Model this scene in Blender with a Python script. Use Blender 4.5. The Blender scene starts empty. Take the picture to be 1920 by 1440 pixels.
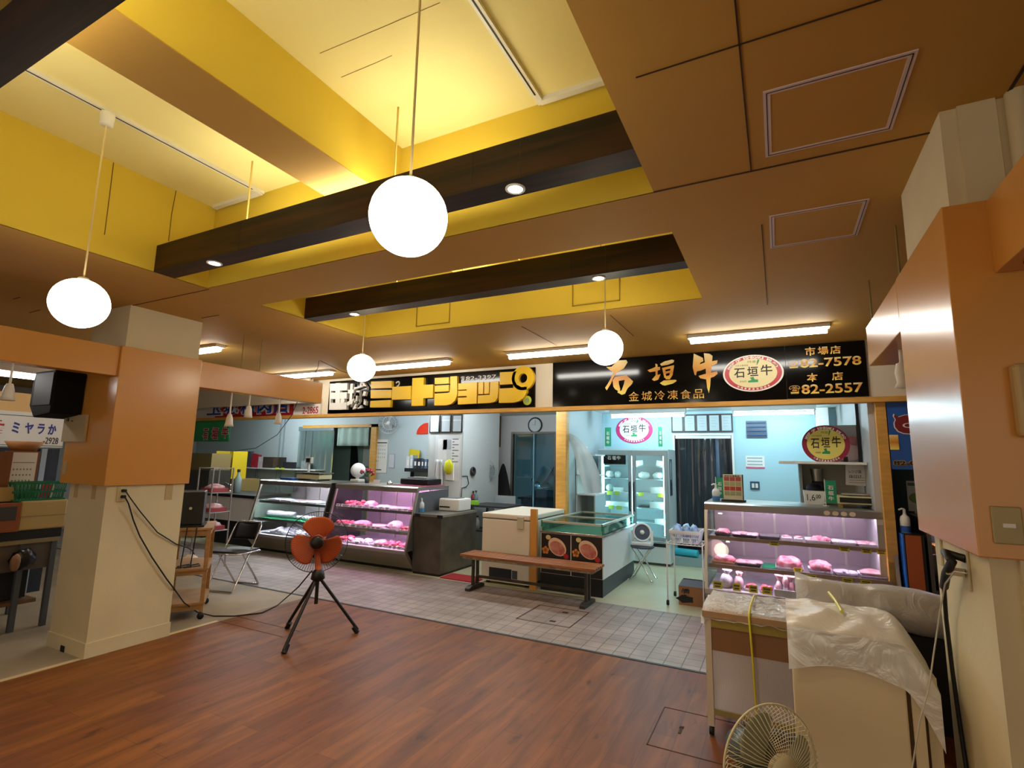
import bpy, bmesh, math, random
from mathutils import Vector, Matrix, noise as mnoise
R = math.radians
SC = bpy.context.scene
COL = SC.collection
random.seed(7)

# ---------------------------------------------------------------- camera
FPX, YAW, PITCH, ROLL, CAMZ = 967.04, -0.47556641, 0.14734129, 0.01984431, 1.55
_cy, _sy, _cp, _sp = math.cos(YAW), math.sin(YAW), math.cos(PITCH), math.sin(PITCH)
FWD = Vector((_sy*_cp, _cy*_cp, _sp))
_r0 = Vector((_cy, -_sy, 0)); _u0 = _r0.cross(FWD)
RIGHT = math.cos(ROLL)*_r0 + math.sin(ROLL)*_u0
UP = -math.sin(ROLL)*_r0 + math.cos(ROLL)*_u0
cam = bpy.data.cameras.new('camera'); cam.sensor_width = 36.0; cam.lens = FPX/1920*36.0
cam.clip_start = 0.05; cam.clip_end = 100
co = bpy.data.objects.new('camera', cam); COL.objects.link(co)
M3 = Matrix((RIGHT, UP, -FWD)).transposed()
co.matrix_world = Matrix.Translation((0, 0, CAMZ)) @ M3.to_4x4()
SC.camera = co
# ---------------------------------------------------------------- world, exposure
w = bpy.data.worlds.new('world'); SC.world = w; w.use_nodes = True
w.node_tree.nodes['Background'].inputs[0].default_value = (0.90, 0.76, 0.58, 1)
w.node_tree.nodes['Background'].inputs[1].default_value = 1.0
SC.view_settings.view_transform = 'Standard'; SC.view_settings.look = 'None'
SC.view_settings.gamma = 1; SC.view_settings.exposure = 0.12; SC.view_settings.use_curve_mapping = False
SC.cycles.use_denoising = True
SC.cycles.max_bounces = 8; SC.cycles.diffuse_bounces = 4; SC.cycles.transparent_max_bounces = 24
SC.cycles.sample_clamp_indirect = 6; SC.cycles.caustics_reflective = False; SC.cycles.caustics_refractive = False
# lamp levels (radiance of the glowing surfaces)
L_GLOBE, L_UP, L_DOWN, L_TUBE, L_SHOP, L_PINK, L_WHITE, L_FRIDGE = 12.5, 42.0, 60.0, 34.0, 85.0, 80.0, 120.0, 30.0

# ---------------------------------------------------------------- helpers
def at(px, py, x=None, y=None, z=None):
    d = RIGHT*((px-960)/FPX) - UP*((py-720)/FPX) + FWD
    t = (z-CAMZ)/d.z if z is not None else (y/d.y if y is not None else x/d.x)
    return Vector((0, 0, CAMZ)) + d*t
def lin(h):
    if not isinstance(h, str): return tuple(h)
    c = [int(h[i:i+2], 16)/255 for i in (0, 2, 4)]
    return tuple(v/12.92 if v <= .04045 else ((v+.055)/1.055)**2.4 for v in c)
MATS = {}
def mat(name, col=(.8, .8, .8), rough=.5, metal=0., emit=None, es=1., alpha=1., trans=0., spec=.5, var=None, bump=None, sheen=0., col2=None):
    if name in MATS: return MATS[name]
    m = bpy.data.materials.new(name); m.use_nodes = True; MATS[name] = m
    nt = m.node_tree; b = nt.nodes['Principled BSDF']; c = lin(col)
    b.inputs['Base Color'].default_value = (*c, 1); b.inputs['Roughness'].default_value = rough
    b.inputs['Metallic'].default_value = metal; b.inputs['Alpha'].default_value = alpha
    b.inputs['Transmission Weight'].default_value = trans; b.inputs['Specular IOR Level'].default_value = spec
    if emit is not None:
        b.inputs['Emission Color'].default_value = (*lin(emit), 1); b.inputs['Emission Strength'].default_value = es
    if var:   # (scale, strength[, stretch xyz])
        tc = nt.nodes.new('ShaderNodeTexCoord'); mp = nt.nodes.new('ShaderNodeMapping')
        if len(var) > 2: mp.inputs['Scale'].default_value = var[2]
        nz = nt.nodes.new('ShaderNodeTexNoise'); nz.inputs['Scale'].default_value = var[0]; nz.inputs['Detail'].default_value = 5
        rp = nt.nodes.new('ShaderNodeValToRGB')
        c2 = lin(col2) if col2 else tuple(v*(1-var[1]) for v in c)
        rp.color_ramp.elements[0].position = .35; rp.color_ramp.elements[1].position = .65
        rp.color_ramp.elements[0].color = (*c2, 1); rp.color_ramp.elements[1].color = (*c, 1)
        nt.links.new(tc.outputs['Object'], mp.inputs[0]); nt.links.new(mp.outputs[0], nz.inputs['Vector'])
        nt.links.new(nz.outputs[0], rp.inputs[0]); nt.links.new(rp.outputs[0], b.inputs['Base Color'])
    if bump:
        tc = nt.nodes.new('ShaderNodeTexCoord')
        nz = nt.nodes.new('ShaderNodeTexNoise'); nz.inputs['Scale'].default_value = bump[0]; nz.inputs['Detail'].default_value = 4
        bp = nt.nodes.new('ShaderNodeBump'); bp.inputs['Strength'].default_value = bump[1]; bp.inputs['Distance'].default_value = .01
        nt.links.new(tc.outputs['Object'], nz.inputs['Vector']); nt.links.new(nz.outputs[0], bp.inputs['Height']); nt.links.new(bp.outputs[0], b.inputs['Normal'])
    return m
def clear(name, tint='ffffff', refl=.10, rough=.02, haze=0., hazecol='ffffff', wrinkle=None):
    """thin clear sheet: mostly see-through, some reflection, optional milky haze"""
    if name in MATS: return MATS[name]
    m = bpy.data.materials.new(name); m.use_nodes = True; MATS[name] = m
    nt = m.node_tree; nt.nodes.clear()
    out = nt.nodes.new('ShaderNodeOutputMaterial'); tr = nt.nodes.new('ShaderNodeBsdfTransparent'); tr.inputs[0].default_value = (*lin(tint), 1)
    gl = nt.nodes.new('ShaderNodeBsdfGlossy'); gl.inputs['Roughness'].default_value = rough
    lw = nt.nodes.new('ShaderNodeLayerWeight'); lw.inputs[0].default_value = .25
    mm = nt.nodes.new('ShaderNodeMath'); mm.operation = 'MULTIPLY_ADD'; mm.inputs[1].default_value = .6; mm.inputs[2].default_value = refl*.5
    mx = nt.nodes.new('ShaderNodeMixShader')
    nt.links.new(lw.outputs['Fresnel'], mm.inputs[0]); nt.links.new(mm.outputs[0], mx.inputs[0])
    nt.links.new(tr.outputs[0], mx.inputs[1]); nt.links.new(gl.outputs[0], mx.inputs[2]); last = mx
    if haze > 0:
        df = nt.nodes.new('ShaderNodeBsdfDiffuse'); df.inputs[0].default_value = (*lin(hazecol), 1)
        tl = nt.nodes.new('ShaderNodeBsdfTranslucent'); tl.inputs[0].default_value = (*lin(hazecol), 1)
        m1 = nt.nodes.new('ShaderNodeMixShader'); m1.inputs[0].default_value = .22
        if wrinkle:
            tc = nt.nodes.new('ShaderNodeTexCoord'); nz = nt.nodes.new('ShaderNodeTexNoise'); nz.inputs['Scale'].default_value = wrinkle[0]; nz.inputs['Detail'].default_value = 5; nz.inputs['Distortion'].default_value = 1.2
            bp = nt.nodes.new('ShaderNodeBump'); bp.inputs['Strength'].default_value = wrinkle[1]; bp.inputs['Distance'].default_value = .03
            nt.links.new(tc.outputs['Object'], nz.inputs['Vector']); nt.links.new(nz.outputs[0], bp.inputs['Height'])
            for q in (df, gl, tl): nt.links.new(bp.outputs[0], q.inputs['Normal'])
        nt.links.new(df.outputs[0], m1.inputs[1]); nt.links.new(tl.outputs[0], m1.inputs[2])
        m2 = nt.nodes.new('ShaderNodeMixShader'); m2.inputs[0].default_value = haze
        nt.links.new(mx.outputs[0], m2.inputs[1]); nt.links.new(m1.outputs[0], m2.inputs[2]); last = m2
        if wrinkle:   # a faint glossy coat over the milky film
            m3 = nt.nodes.new('ShaderNodeMixShader'); m3.inputs[0].default_value = .10; nt.links.new(m2.outputs[0], m3.inputs[1]); nt.links.new(gl.outputs[0], m3.inputs[2]); last = m3
    nt.links.new(last.outputs[0], out.inputs[0])
    return m
def glow(name, col, s):
    if name in MATS: return MATS[name]
    m = bpy.data.materials.new(name); m.use_nodes = True; MATS[name] = m
    nt = m.node_tree; nt.nodes.clear()
    out = nt.nodes.new('ShaderNodeOutputMaterial'); e = nt.nodes.new('ShaderNodeEmission')
    e.inputs[0].default_value = (*lin(col), 1); e.inputs[1].default_value = s
    nt.links.new(e.outputs[0], out.inputs[0]); return m

class MB:
    def __init__(s): s.v = []; s.f = []; s.m = []; s.s = []
    def add(s, vs, fs, mi=0, sm=False):
        o = len(s.v); s.v += [Vector(v) for v in vs]
        for f in fs: s.f.append([i+o for i in f]); s.m.append(mi); s.s.append(sm)
        return s
    def box(s, x0, x1, y0, y1, z0, z1, mi=0):
        x0, x1 = sorted((x0, x1)); y0, y1 = sorted((y0, y1)); z0, z1 = sorted((z0, z1))
        vs = [(x0,y0,z0),(x1,y0,z0),(x1,y1,z0),(x0,y1,z0),(x0,y0,z1),(x1,y0,z1),(x1,y1,z1),(x0,y1,z1)]
        return s.add(vs, [(0,3,2,1),(4,5,6,7),(0,1,5,4),(1,2,6,5),(2,3,7,6),(3,0,4,7)], mi)
    def obox(s, c, size, rot=(0,0,0), mi=0):
        from mathutils import Euler
        r = Euler([R(a) for a in rot]).to_matrix(); c = Vector(c); a, b, d = [q/2 for q in size]
        vs = [c + r@Vector(p) for p in [(-a,-b,-d),(a,-b,-d),(a,b,-d),(-a,b,-d),(-a,-b,d),(a,-b,d),(a,b,d),(-a,b,d)]]
        return s.add(vs, [(0,3,2,1),(4,5,6,7),(0,1,5,4),(1,2,6,5),(2,3,7,6),(3,0,4,7)], mi)
    def bar(s, p0, p1, wd, h=None, mi=0):
        p0, p1 = Vector(p0), Vector(p1); d = (p1-p0).normalized(); h = h or wd
        u = d.cross(Vector((0,0,1))); u = u.normalized() if u.length > 1e-4 else Vector((1,0,0)); v = u.cross(d)
        vs = [p+u*a*wd/2+v*b*h/2 for p in (p0, p1) for a, b in ((-1,-1),(1,-1),(1,1),(-1,1))]
        return s.add(vs, [(0,1,2,3),(7,6,5,4),(0,4,5,1),(1,5,6,2),(2,6,7,3),(3,7,4,0)], mi)
    def tube(s, pts, r, n=8, mi=0, closed=False, r2=None):
        pts = [Vector(p) for p in pts]; k = len(pts); rings = []; pu = None
        for i, p in enumerate(pts):
            if closed: d = pts[(i+1) % k]-pts[i-1]
            else: d = pts[min(i+1, k-1)]-pts[max(i-1, 0)]
            d.normalize()
            u = pu - d*pu.dot(d) if pu is not None else d.cross(Vector((0,0,1)))
            if u.length < 1e-3: u = d.cross(Vector((1,0,0)))
            u.normalize(); pu = u; v = d.cross(u); rr = r if r2 is None else r+(r2-r)*i/max(1, k-1)
            rings.append([p+(u*math.cos(2*math.pi*j/n)+v*math.sin(2*math.pi*j/n))*rr for j in range(n)])
        vs = [q for ring in rings for q in ring]; fs = []
        for i in range(k if closed else k-1):
            a = i*n; b = ((i+1) % k)*n
            for j in range(n): fs.append((a+j, b+j, b+(j+1) % n, a+(j+1) % n))
        s.add(vs, fs, mi, True)
        if not closed: s.add(rings[0], [tuple(range(n))], mi); s.add(rings[-1], [tuple(reversed(range(n)))], mi)
        return s
    def cyl(s, p0, p1, r, r2=None, n=16, mi=0): return s.tube([p0, p1], r, n, mi, False, r2)
    def lathe(s, prof, c=(0,0,0), ax=(0,0,1), n=24, mi=0, sm=True, sx=1., sy=1.):
        c = Vector(c); ax = Vector(ax).normalized(); q = Vector((0,0,1)).rotation_difference(ax)
        vs = []; k = len(prof)
        for r, z in prof:
            for j in range(n):
                a = 2*math.pi*j/n; vs.append(c + q@Vector((r*math.cos(a)*sx, r*math.sin(a)*sy, z)))
        fs = [(i*n+j, i*n+(j+1) % n, (i+1)*n+(j+1) % n, (i+1)*n+j) for i in range(k-1) for j in range(n)]
        return s.add(vs, fs, mi, sm)
    def prism(s, poly, ax, a, b, mi=0):
        """extrude a 2-D outline; ax 'y': points are (x,z), 'x': (y,z), 'z': (x,y)"""
        g = {'y': lambda p, t: (p[0], t, p[1]), 'x': lambda p, t: (t, p[0], p[1]), 'z': lambda p, t: (p[0], p[1], t)}[ax]
        n = len(poly); vs = [g(p, a) for p in poly]+[g(p, b) for p in poly]
        fs = [tuple(range(n)), tuple(reversed(range(n, 2*n)))]+[(i, i+n, (i+1) % n+n, (i+1) % n) for i in range(n)]
        return s.add(vs, fs, mi)
    def ball(s, c, r, nu=20, nv=12, mi=0, amp=0., seed=0, flat=None, freq=2.):
        c = Vector(c); r = (r, r, r) if not hasattr(r, '__len__') else r; vs = []
        for i in range(nv+1):
            t = math.pi*i/nv
            for j in range(nu):
                a = 2*math.pi*j/nu; d = Vector((math.sin(t)*math.cos(a), math.sin(t)*math.sin(a), math.cos(t)))
                k = 1+amp*mnoise.noise(d*freq+Vector((seed*3.1, seed*1.7, seed))) if amp else 1
                p = Vector((d.x*r[0]*k, d.y*r[1]*k, d.z*r[2]*k))
                if flat is not None: p.z = max(p.z, -flat*r[2])
                vs.append(c+p)
        fs = [(i*nu+j, (i+1)*nu+j, (i+1)*nu+(j+1) % nu, i*nu+(j+1) % nu) for i in range(nv) for j in range(nu)]
        return s.add(vs, fs, mi, True)
    def grid(s, fn, nu, nv, mi=0, sm=True):
        vs = [fn(i/nu, j/nv) for j in range(nv+1) for i in range(nu+1)]
        return s.add(vs, [(j*(nu+1)+i, j*(nu+1)+i+1, (j+1)*(nu+1)+i+1, (j+1)*(nu+1)+i) for j in range(nv) for i in range(nu)], mi, sm)
    def build(s, name, mats, parent=None, bev=0., solid=0.):
        off = parent.matrix_basis.translation if parent is not None else Vector((0,0,0))
        q = parent
        while q is not None and q.parent is not None: q = q.parent; off = off+q.matrix_basis.translation
        me = bpy.data.meshes.new(name); me.from_pydata([v-off for v in s.v], [], s.f)
        for m in (mats if isinstance(mats, (list, tuple)) else [mats]): me.materials.append(m)
        me.polygons.foreach_set('material_index', s.m); me.polygons.foreach_set('use_smooth', s.s)
        me.update()
        bm = bmesh.new(); bm.from_mesh(me); bmesh.ops.recalc_face_normals(bm, faces=bm.faces); bm.to_mesh(me); bm.free()
        o = bpy.data.objects.new(name, me); COL.objects.link(o)
        if parent is not None: o.parent = parent
        if solid:
            mo = o.modifiers.new('solid', 'SOLIDIFY'); mo.thickness = solid; mo.offset = 0
        if bev:
            mo = o.modifiers.new('bevel', 'BEVEL'); mo.width = bev; mo.segments = 2; mo.limit_method = 'ANGLE'; mo.angle_limit = R(50)
        return o
def tag(o, label, cat, group=None):
    o['label'] = label; o['category'] = cat
    if group: o['group'] = group
    return o
def T(name, label, cat, loc=(0,0,0), group=None):
    o = bpy.data.objects.new(name, None); COL.objects.link(o); o.location = loc; o.empty_display_size = .05
    return tag(o, label, cat, group)
def struct(mb, name, m, parent=None, bev=0.):
    o = mb.build(name, m, parent, bev)
    if parent is None: o['kind'] = 'structure'
    return o
def copy_tree(o, parent=None):
    c = o.copy(); COL.objects.link(c)
    if parent is not None: c.parent = parent
    for ch in list(o.children): copy_tree(ch, c)
    return c
def dup(o, loc, rz=0., label=None, group=None):
    c = copy_tree(o); c.location = loc; c.rotation_euler = (0, 0, rz)
    if label: c['label'] = label
    if group: c['group'] = group
    return c
# ---- lettering: glyph outlines laid on a plane and given thickness
_gc = {}
def glyph_mesh(txt, off=0., res=3):
    k = (txt, off, res)
    if k not in _gc:
        cu = bpy.data.curves.new('t', 'FONT'); cu.body = txt; cu.offset = off; cu.resolution_u = res
        o = bpy.data.objects.new('t', cu); COL.objects.link(o)
        dg = bpy.context.evaluated_depsgraph_get(); dg.update()
        me = bpy.data.meshes.new_from_object(o.evaluated_get(dg))
        _gc[k] = ([v.co.copy() for v in me.vertices], [list(p.vertices) for p in me.polygons], [tuple(e.vertices) for e in me.edges])
        bpy.data.objects.remove(o); bpy.data.curves.remove(cu); bpy.data.meshes.remove(me)
    return _gc[k]
def letter(mb, txt, org, u, v, th=.002, off=0., mi=0, res=3):
    """fit the glyphs of txt in the parallelogram org + a*u + b*v (a,b in 0..1); thickness th along u x v"""
    vs, fs, es = glyph_mesh(txt, off, res)
    if not vs: return
    x0 = min(p.x for p in vs); x1 = max(p.x for p in vs); y0 = min(p.y for p in vs); y1 = max(p.y for p in vs)
    org, u, v = Vector(org), Vector(u), Vector(v); nrm = u.cross(v).normalized()*th
    P2 = [org+u*((p.x-x0)/max(1e-6, x1-x0))+v*((p.y-y0)/max(1e-6, y1-y0)) for p in vs]
    cnt = {}
    for f in fs:
        for i in range(len(f)):
            e = (f[i], f[(i+1) % len(f)]); cnt.setdefault(tuple(sorted(e)), []).append(e)
    n = len(P2)
    sides = [(e[0][0], e[0][1], e[0][1]+n, e[0][0]+n) for e in cnt.values() if len(e) == 1]
    mb.add(P2+[p+nrm for p in P2], [tuple(i+n for i in f) for f in fs]+sides, mi)
def text_px(mb, txt, px0, py_b0, px1, py_t1, y, th=.003, off=0., mi=0, slope=None):
    """lettering standing in the vertical plane y: given by the bottom-left and top-right corner as seen"""
    a = at(px0, py_b0, y=y); b = at(px1, py_t1, y=y)
    letter(mb, txt, (a.x, y, a.z), (b.x-a.x, 0, 0), (0, 0, b.z-a.z), th, off, mi)

# ---------------------------------------------------------------- materials of the building
def wood_floor():
    m = bpy.data.materials.new('wood_floor'); m.use_nodes = True; nt = m.node_tree; b = nt.nodes['Principled BSDF']
    N = nt.nodes.new; L = nt.links.new
    tc = N('ShaderNodeTexCoord'); sp = N('ShaderNodeSeparateXYZ'); cb = N('ShaderNodeCombineXYZ')
    L(tc.outputs['Object'], sp.inputs[0]); L(sp.outputs['Y'], cb.inputs['X']); L(sp.outputs['X'], cb.inputs['Y'])
    br = N('ShaderNodeTexBrick'); br.offset = .37; br.inputs['Scale'].default_value = 1
    br.inputs['Brick Width'].default_value = 1.1; br.inputs['Row Height'].default_value = .15
    br.inputs['Mortar Size'].default_value = .0012; br.inputs['Mortar Smooth'].default_value = .3
    br.inputs['Color1'].default_value = (*lin('835020'), 1); br.inputs['Color2'].default_value = (*lin('71401c'), 1); br.inputs['Mortar'].default_value = (*lin('4a2a18'), 1)
    L(cb.outputs[0], br.inputs['Vector'])
    mp = N('ShaderNodeMapping'); mp.inputs['Scale'].default_value = (6, .8, 1); L(tc.outputs['Object'], mp.inputs[0])
    n1 = N('ShaderNodeTexNoise'); n1.inputs['Scale'].default_value = 2.2; n1.inputs['Detail'].default_value = 6; n1.inputs['Distortion'].default_value = .6; L(mp.outputs[0], n1.inputs['Vector'])
    r1 = N('ShaderNodeValToRGB'); r1.color_ramp.elements[0].position = .3; r1.color_ramp.elements[0].color = (.50, .45, .42, 1); r1.color_ramp.elements[1].position = .7; r1.color_ramp.elements[1].color = (1.15, 1.12, 1.05, 1)
    L(n1.outputs[0], r1.inputs[0])
    m1 = N('ShaderNodeMix'); m1.data_type = 'RGBA'; m1.blend_type = 'MULTIPLY'; m1.inputs[0].default_value = .85
    L(br.outputs[0], m1.inputs[6]); L(r1.outputs[0], m1.inputs[7])
    mp2 = N('ShaderNodeMapping'); mp2.inputs['Scale'].default_value = (5.5, 1.9, 1); L(tc.outputs['Object'], mp2.inputs[0])
    n2 = N('ShaderNodeTexNoise'); n2.inputs['Scale'].default_value = 1.9; n2.inputs['Detail'].default_value = 3; n2.inputs['Roughness'].default_value = .6; L(mp2.outputs[0], n2.inputs['Vector'])
    r2 = N('ShaderNodeValToRGB'); r2.color_ramp.elements[0].position = .64; r2.color_ramp.elements[0].color = (1, 1, 1, 1); r2.color_ramp.elements[1].position = .73; r2.color_ramp.elements[1].color = (.35, .28, .24, 1)
    L(n2.outputs[0], r2.inputs[0])
    m2 = N('ShaderNodeMix'); m2.data_type = 'RGBA'; m2.blend_type = 'MULTIPLY'; m2.inputs[0].default_value = .9
    L(m1.outputs[2], m2.inputs[6]); L(r2.outputs[0], m2.inputs[7]); L(m2.outputs[2], b.inputs['Base Color'])
    b.inputs['Roughness'].default_value = .48; b.inputs['Specular IOR Level'].default_value = .22
    return m
def tile_floor():
    m = bpy.data.materials.new('tile_floor'); m.use_nodes = True; nt = m.node_tree; b = nt.nodes['Principled BSDF']
    N = nt.nodes.new; L = nt.links.new
    tc = N('ShaderNodeTexCoord'); br = N('ShaderNodeTexBrick'); br.offset = 0; br.inputs['Scale'].default_value = 1
    mp = N('ShaderNodeMapping'); mp.inputs['Location'].default_value = (.068, .02, 0); L(tc.outputs['Object'], mp.inputs[0])
    br.inputs['Brick Width'].default_value = .136; br.inputs['Row Height'].default_value = .136; br.inputs['Mortar Size'].default_value = .0035; br.inputs['Mortar Smooth'].default_value = .2
    br.inputs['Color1'].default_value = (*lin('a5948c'), 1); br.inputs['Color2'].default_value = (*lin('9a8c86'), 1); br.inputs['Mortar'].default_value = (*lin('4c4642'), 1)
    L(mp.outputs[0], br.inputs['Vector'])
    n = N('ShaderNodeTexNoise'); n.inputs['Scale'].default_value = 3.5; n.inputs['Detail'].default_value = 6; L(tc.outputs['Object'], n.inputs['Vector'])
    r = N('ShaderNodeValToRGB'); r.color_ramp.elements[0].position = .35; r.color_ramp.elements[0].color = (.72, .7, .68, 1); r.color_ramp.elements[1].position = .6; r.color_ramp.elements[1].color = (1, 1, 1, 1); L(n.outputs[0], r.inputs[0])
    mx = N('ShaderNodeMix'); mx.data_type = 'RGBA'; mx.blend_type = 'MULTIPLY'; mx.inputs[0].default_value = 1; L(br.outputs[0], mx.inputs[6]); L(r.outputs[0], mx.inputs[7]); L(mx.outputs[2], b.inputs['Base Color'])
    b.inputs['Roughness'].default_value = .45; b.inputs['Specular IOR Level'].default_value = .4
    bp = N('ShaderNodeBump'); bp.inputs['Strength'].default_value = .3; bp.inputs['Distance'].default_value = .004; bp.invert = True; L(br.outputs['Fac'], bp.inputs['Height']); L(bp.outputs[0], b.inputs['Normal'])
    return m
def dark_wood():
    m = bpy.data.materials.new('dark_wood'); m.use_nodes = True; nt = m.node_tree; b = nt.nodes['Principled BSDF']
    N = nt.nodes.new; L = nt.links.new
    tc = N('ShaderNodeTexCoord'); mp = N('ShaderNodeMapping'); mp.inputs['Scale'].default_value = (.5, 9, 9); L(tc.outputs['Object'], mp.inputs[0])
    n = N('ShaderNodeTexNoise'); n.inputs['Scale'].default_value = 2; n.inputs['Detail'].default_value = 5; n.inputs['Distortion'].default_value = .8; L(mp.outputs[0], n.inputs['Vector'])
    r = N('ShaderNodeValToRGB'); r.color_ramp.elements[0].position = .4; r.color_ramp.elements[0].color = (*lin('110702'), 1); r.color_ramp.elements[1].position = .75; r.color_ramp.elements[1].color = (*lin('3a1c0b'), 1)
    L(n.outputs[0], r.inputs[0]); L(r.outputs[0], b.inputs['Base Color']); b.inputs['Roughness'].default_value = .5; b.inputs['Specular IOR Level'].default_value = .3
    return m
mat_ceil = mat('ceiling_paint', 'c29844', .75, var=(1.2, .06))
mat_yel = mat('yellow_paint', 'd2b83e', .8)
mat_yceil = mat('yellow_paint_uplit', 'e8dc9c', .8)  # the yellow paint made paler, strong uplighting put into the colour
mat_cream = mat('cream_plaster', 'd8cba6', .7, var=(3, .08), bump=(60, .08))
mat_orange = mat('orange_laminate', 'd29648', .24, spec=.55)
mat_white = mat('white_board', 'dcd8cc', .6)
mat_timber = mat('pale_timber', 'd9a24a', .5, var=(6, .18, (1, 1, 6)))
mat_bluewall = mat('shop_wall_paint', 'b9c6ca', .55)
mat_cold = mat('coldroom_panel', 'a9cdd8', .45)
mat_greywall = mat('grey_wall_paint', 'b4b4b4', .6)
mat_shopfl = mat('shop_floor', 'c8c4a2', .35, var=(2, .12))
mat_conc = mat('concrete_floor', 'a09078', .6, var=(1.6, .3))
mat_seam = mat('seam_dark', '3a2412', .8)
mat_blk = mat('black_matte', '0b0b0c', .55)
mat_dwood = dark_wood()
mat_wpl = mat('white_plastic', 'e4e4e0', .4)
mat_steel = mat('brushed_steel', 'b9b4ac', .32, metal=.9)
mat_dsteel = mat('dark_steel', '5b5750', .4, metal=.7)
mat_chrome = mat('chrome', 'd8d8d8', .15, metal=1.)
mat_paper = mat('paper', 'e8e6df', .8)
mat_ink = mat('ink_black', '0c0c10', .6)
mat_glass = clear('clear_glass', 'f4fbf8', .10)

CZ = 2.775
XL, XR, YB, YF = -13.0, 4.0, -4.0, 5.95
W1 = (-3.737, -.447, .2, 2.25); W2 = (-3.737, -.447, 2.70, 3.945)
# floors
struct(MB().box(-4.757, XR, YB, 4.345, -.05, 0), 'floor', wood_floor())
struct(MB().box(XL, XR, 4.375, 5.87, -.05, 0), 'floor_corridor', tile_floor())
struct(MB().box(XL, XR, 4.345, 4.375, -.05, .004), 'floor_joint', mat_blk)
struct(MB().box(XL, -4.757, YB, 4.345, -.05, 0), 'floor_stall', mat_conc)
struct(MB().box(-4.80, -4.757, YB, 3.32, 0, .004), 'floor_edge', mat('pale_edge', 'c8b48c', .6))
struct(MB().box(XL, XR, 5.87, 10.5, -.05, 0), 'floor_shop', mat_shopfl)
# inspection hatches cut in the floors
def outline(mb, x0, x1, y0, y1, z, wd=.006, h=.002):
    mb.box(x0, x1, y0, y0+wd, z, z+h); mb.box(x0, x1, y1-wd, y1, z, z+h); mb.box(x0, x0+wd, y0, y1, z, z+h); mb.box(x1-wd, x1, y0, y1, z, z+h)
h1 = MB(); outline(h1, -.735, -.19, 3.147, 3.66, 0); h1.box(-.60, -.585, 3.36, 3.44, 0, .003); h1.box(-.605, -.58, 3.43, 3.455, 0, .003)
tag(h1.build('floor_hatch', mat_seam), 'square hatch cut in the wooden floor beside the wrapped cart', 'hatch')
h2 = MB(); outline(h2, -2.40, -1.83, 4.84, 5.42, 0, .012); h2.box(-2.08, -2.02, 5.27, 5.31, 0, .003); h2.box(-2.08, -2.02, 4.93, 4.97, 0, .003)
tag(h2.build('manhole_cover', mat_seam), 'tiled inspection cover with two dark lifting holes in front of the bench', 'manhole cover')
h3 = MB(); h3.box(-4.75, -3.9, 3.50, 3.506, 0, .0015); h3.box(-4.75, -3.9, 3.324, 3.33, 0, .0015)
tag(h3.build('floor_hatch', mat_seam), 'long hatch joints in the wooden floor behind the orange tripod fan', 'hatch')

# ceiling slab with two wells
cb = MB()
for q in [(XL, W1[0], YB, YF), (W1[1], XR, YB, YF), (W1[0], W1[1], YB, W1[2]), (W1[0], W1[1], W1[3], W2[2]), (W1[0], W1[1], W2[3], YF)]:
    cb.box(*q, CZ, CZ+.004)
ceil = struct(cb, 'ceiling', mat_ceil)
sm = MB()
for q in [(W1[1], .56, 2.238, 2.246), (W1[1]+.1, .7, 1.498, 1.502), (-3.737-1.6, -3.737, 2.262, 2.268)]: sm.box(*q, CZ-.003, CZ)
for q in [(-.045, -.040, 0, 2.238), (-.02, -.016, 2.8, 4.3), (.725, .735, 0, 2.1), (-.045, -.041, -3, 0)]: sm.box(*q, CZ-.003, CZ)
for x, y, l in [(-5.5, 1.75, .12), (-4.75, 1.9, .18), (-4.6, 2.75, .25), (-5.9, 2.0, .2), (-1.55, 4.05, .0)]:
    if l: sm.box(x, x+l, y, y+.006, CZ-.003, CZ)
sm.box(-1.2, -1.196, 4.1, 4.9, CZ-.003, CZ); sm.box(-2.05, -2.045, 4.15, 5.0, CZ-.003, CZ)
sm.build('seam', mat_seam, ceil)
RZ = 3.41
def well(W, name):
    x0, x1, y0, y1 = W; b = MB(); t = .04
    b.box(x0-t, x0, y0-t, y1+t, CZ+.0005, RZ); b.box(x1, x1+t, y0-t, y1+t, CZ+.0005, RZ)
    b.box(x0, x1, y0-t, y0, CZ+.0005, RZ); b.box(x0, x1, y1, y1+t, CZ+.0005, RZ); 
    o = struct(b, name, mat_yel); MB().box(x0-t, x1+t, y0-t, y1+t, RZ, RZ+.03).build('recess_ceiling', mat_yceil, o)
    s = MB().box(-2.27, -1.94, y0, y1, 3.05, RZ); s.box(-2.268, -1.942, y0+.001, y1-.001, 3.047, 3.05, 1); s.build('soffit', [mat_yel, mat_ceil], o)
    return o
wl1 = well(W1, 'ceiling_well'); wl2 = well(W2, 'ceiling_well')
k = MB()    # hairline cracks in the plaster of the near well
for pts in [[(600, 100), (660, 75), (720, 50), (825, 5)], [(640, 145), (700, 120), (735, 104)]]:
    k.tube([at(px, py, z=RZ-.001) for px, py in pts], .0012, 4)
for pts in [[(213, 305), (205, 370), (196, 440)], [(343, 350), (331, 354), (322, 400), (316, 452)]]:
    k.tube([at(px, py, x=W1[0]+.001) for px, py in pts], .003, 4)
k.build('crack', mat('crack_dark', '6b5a20', .9), wl1)
k = MB()
for px0, px1, py0, py1 in [(780, 843, 570, 613), (1073, 1163, 522, 575)]:
    a = at(px0, py1, y=W2[3]); b = at(px1, py1, y=W2[3])
    for q in [(a.x, b.x, a.z, a.z+.008), (a.x, a.x+.008, a.z, a.z+.2), (b.x-.008, b.x, a.z, a.z+.2)]: k.box(q[0], q[1], W2[3]-.006, W2[3], q[2], q[3])
k.build('panel_outline', mat('olive_line', '8a7420', .7), wl2)

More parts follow.
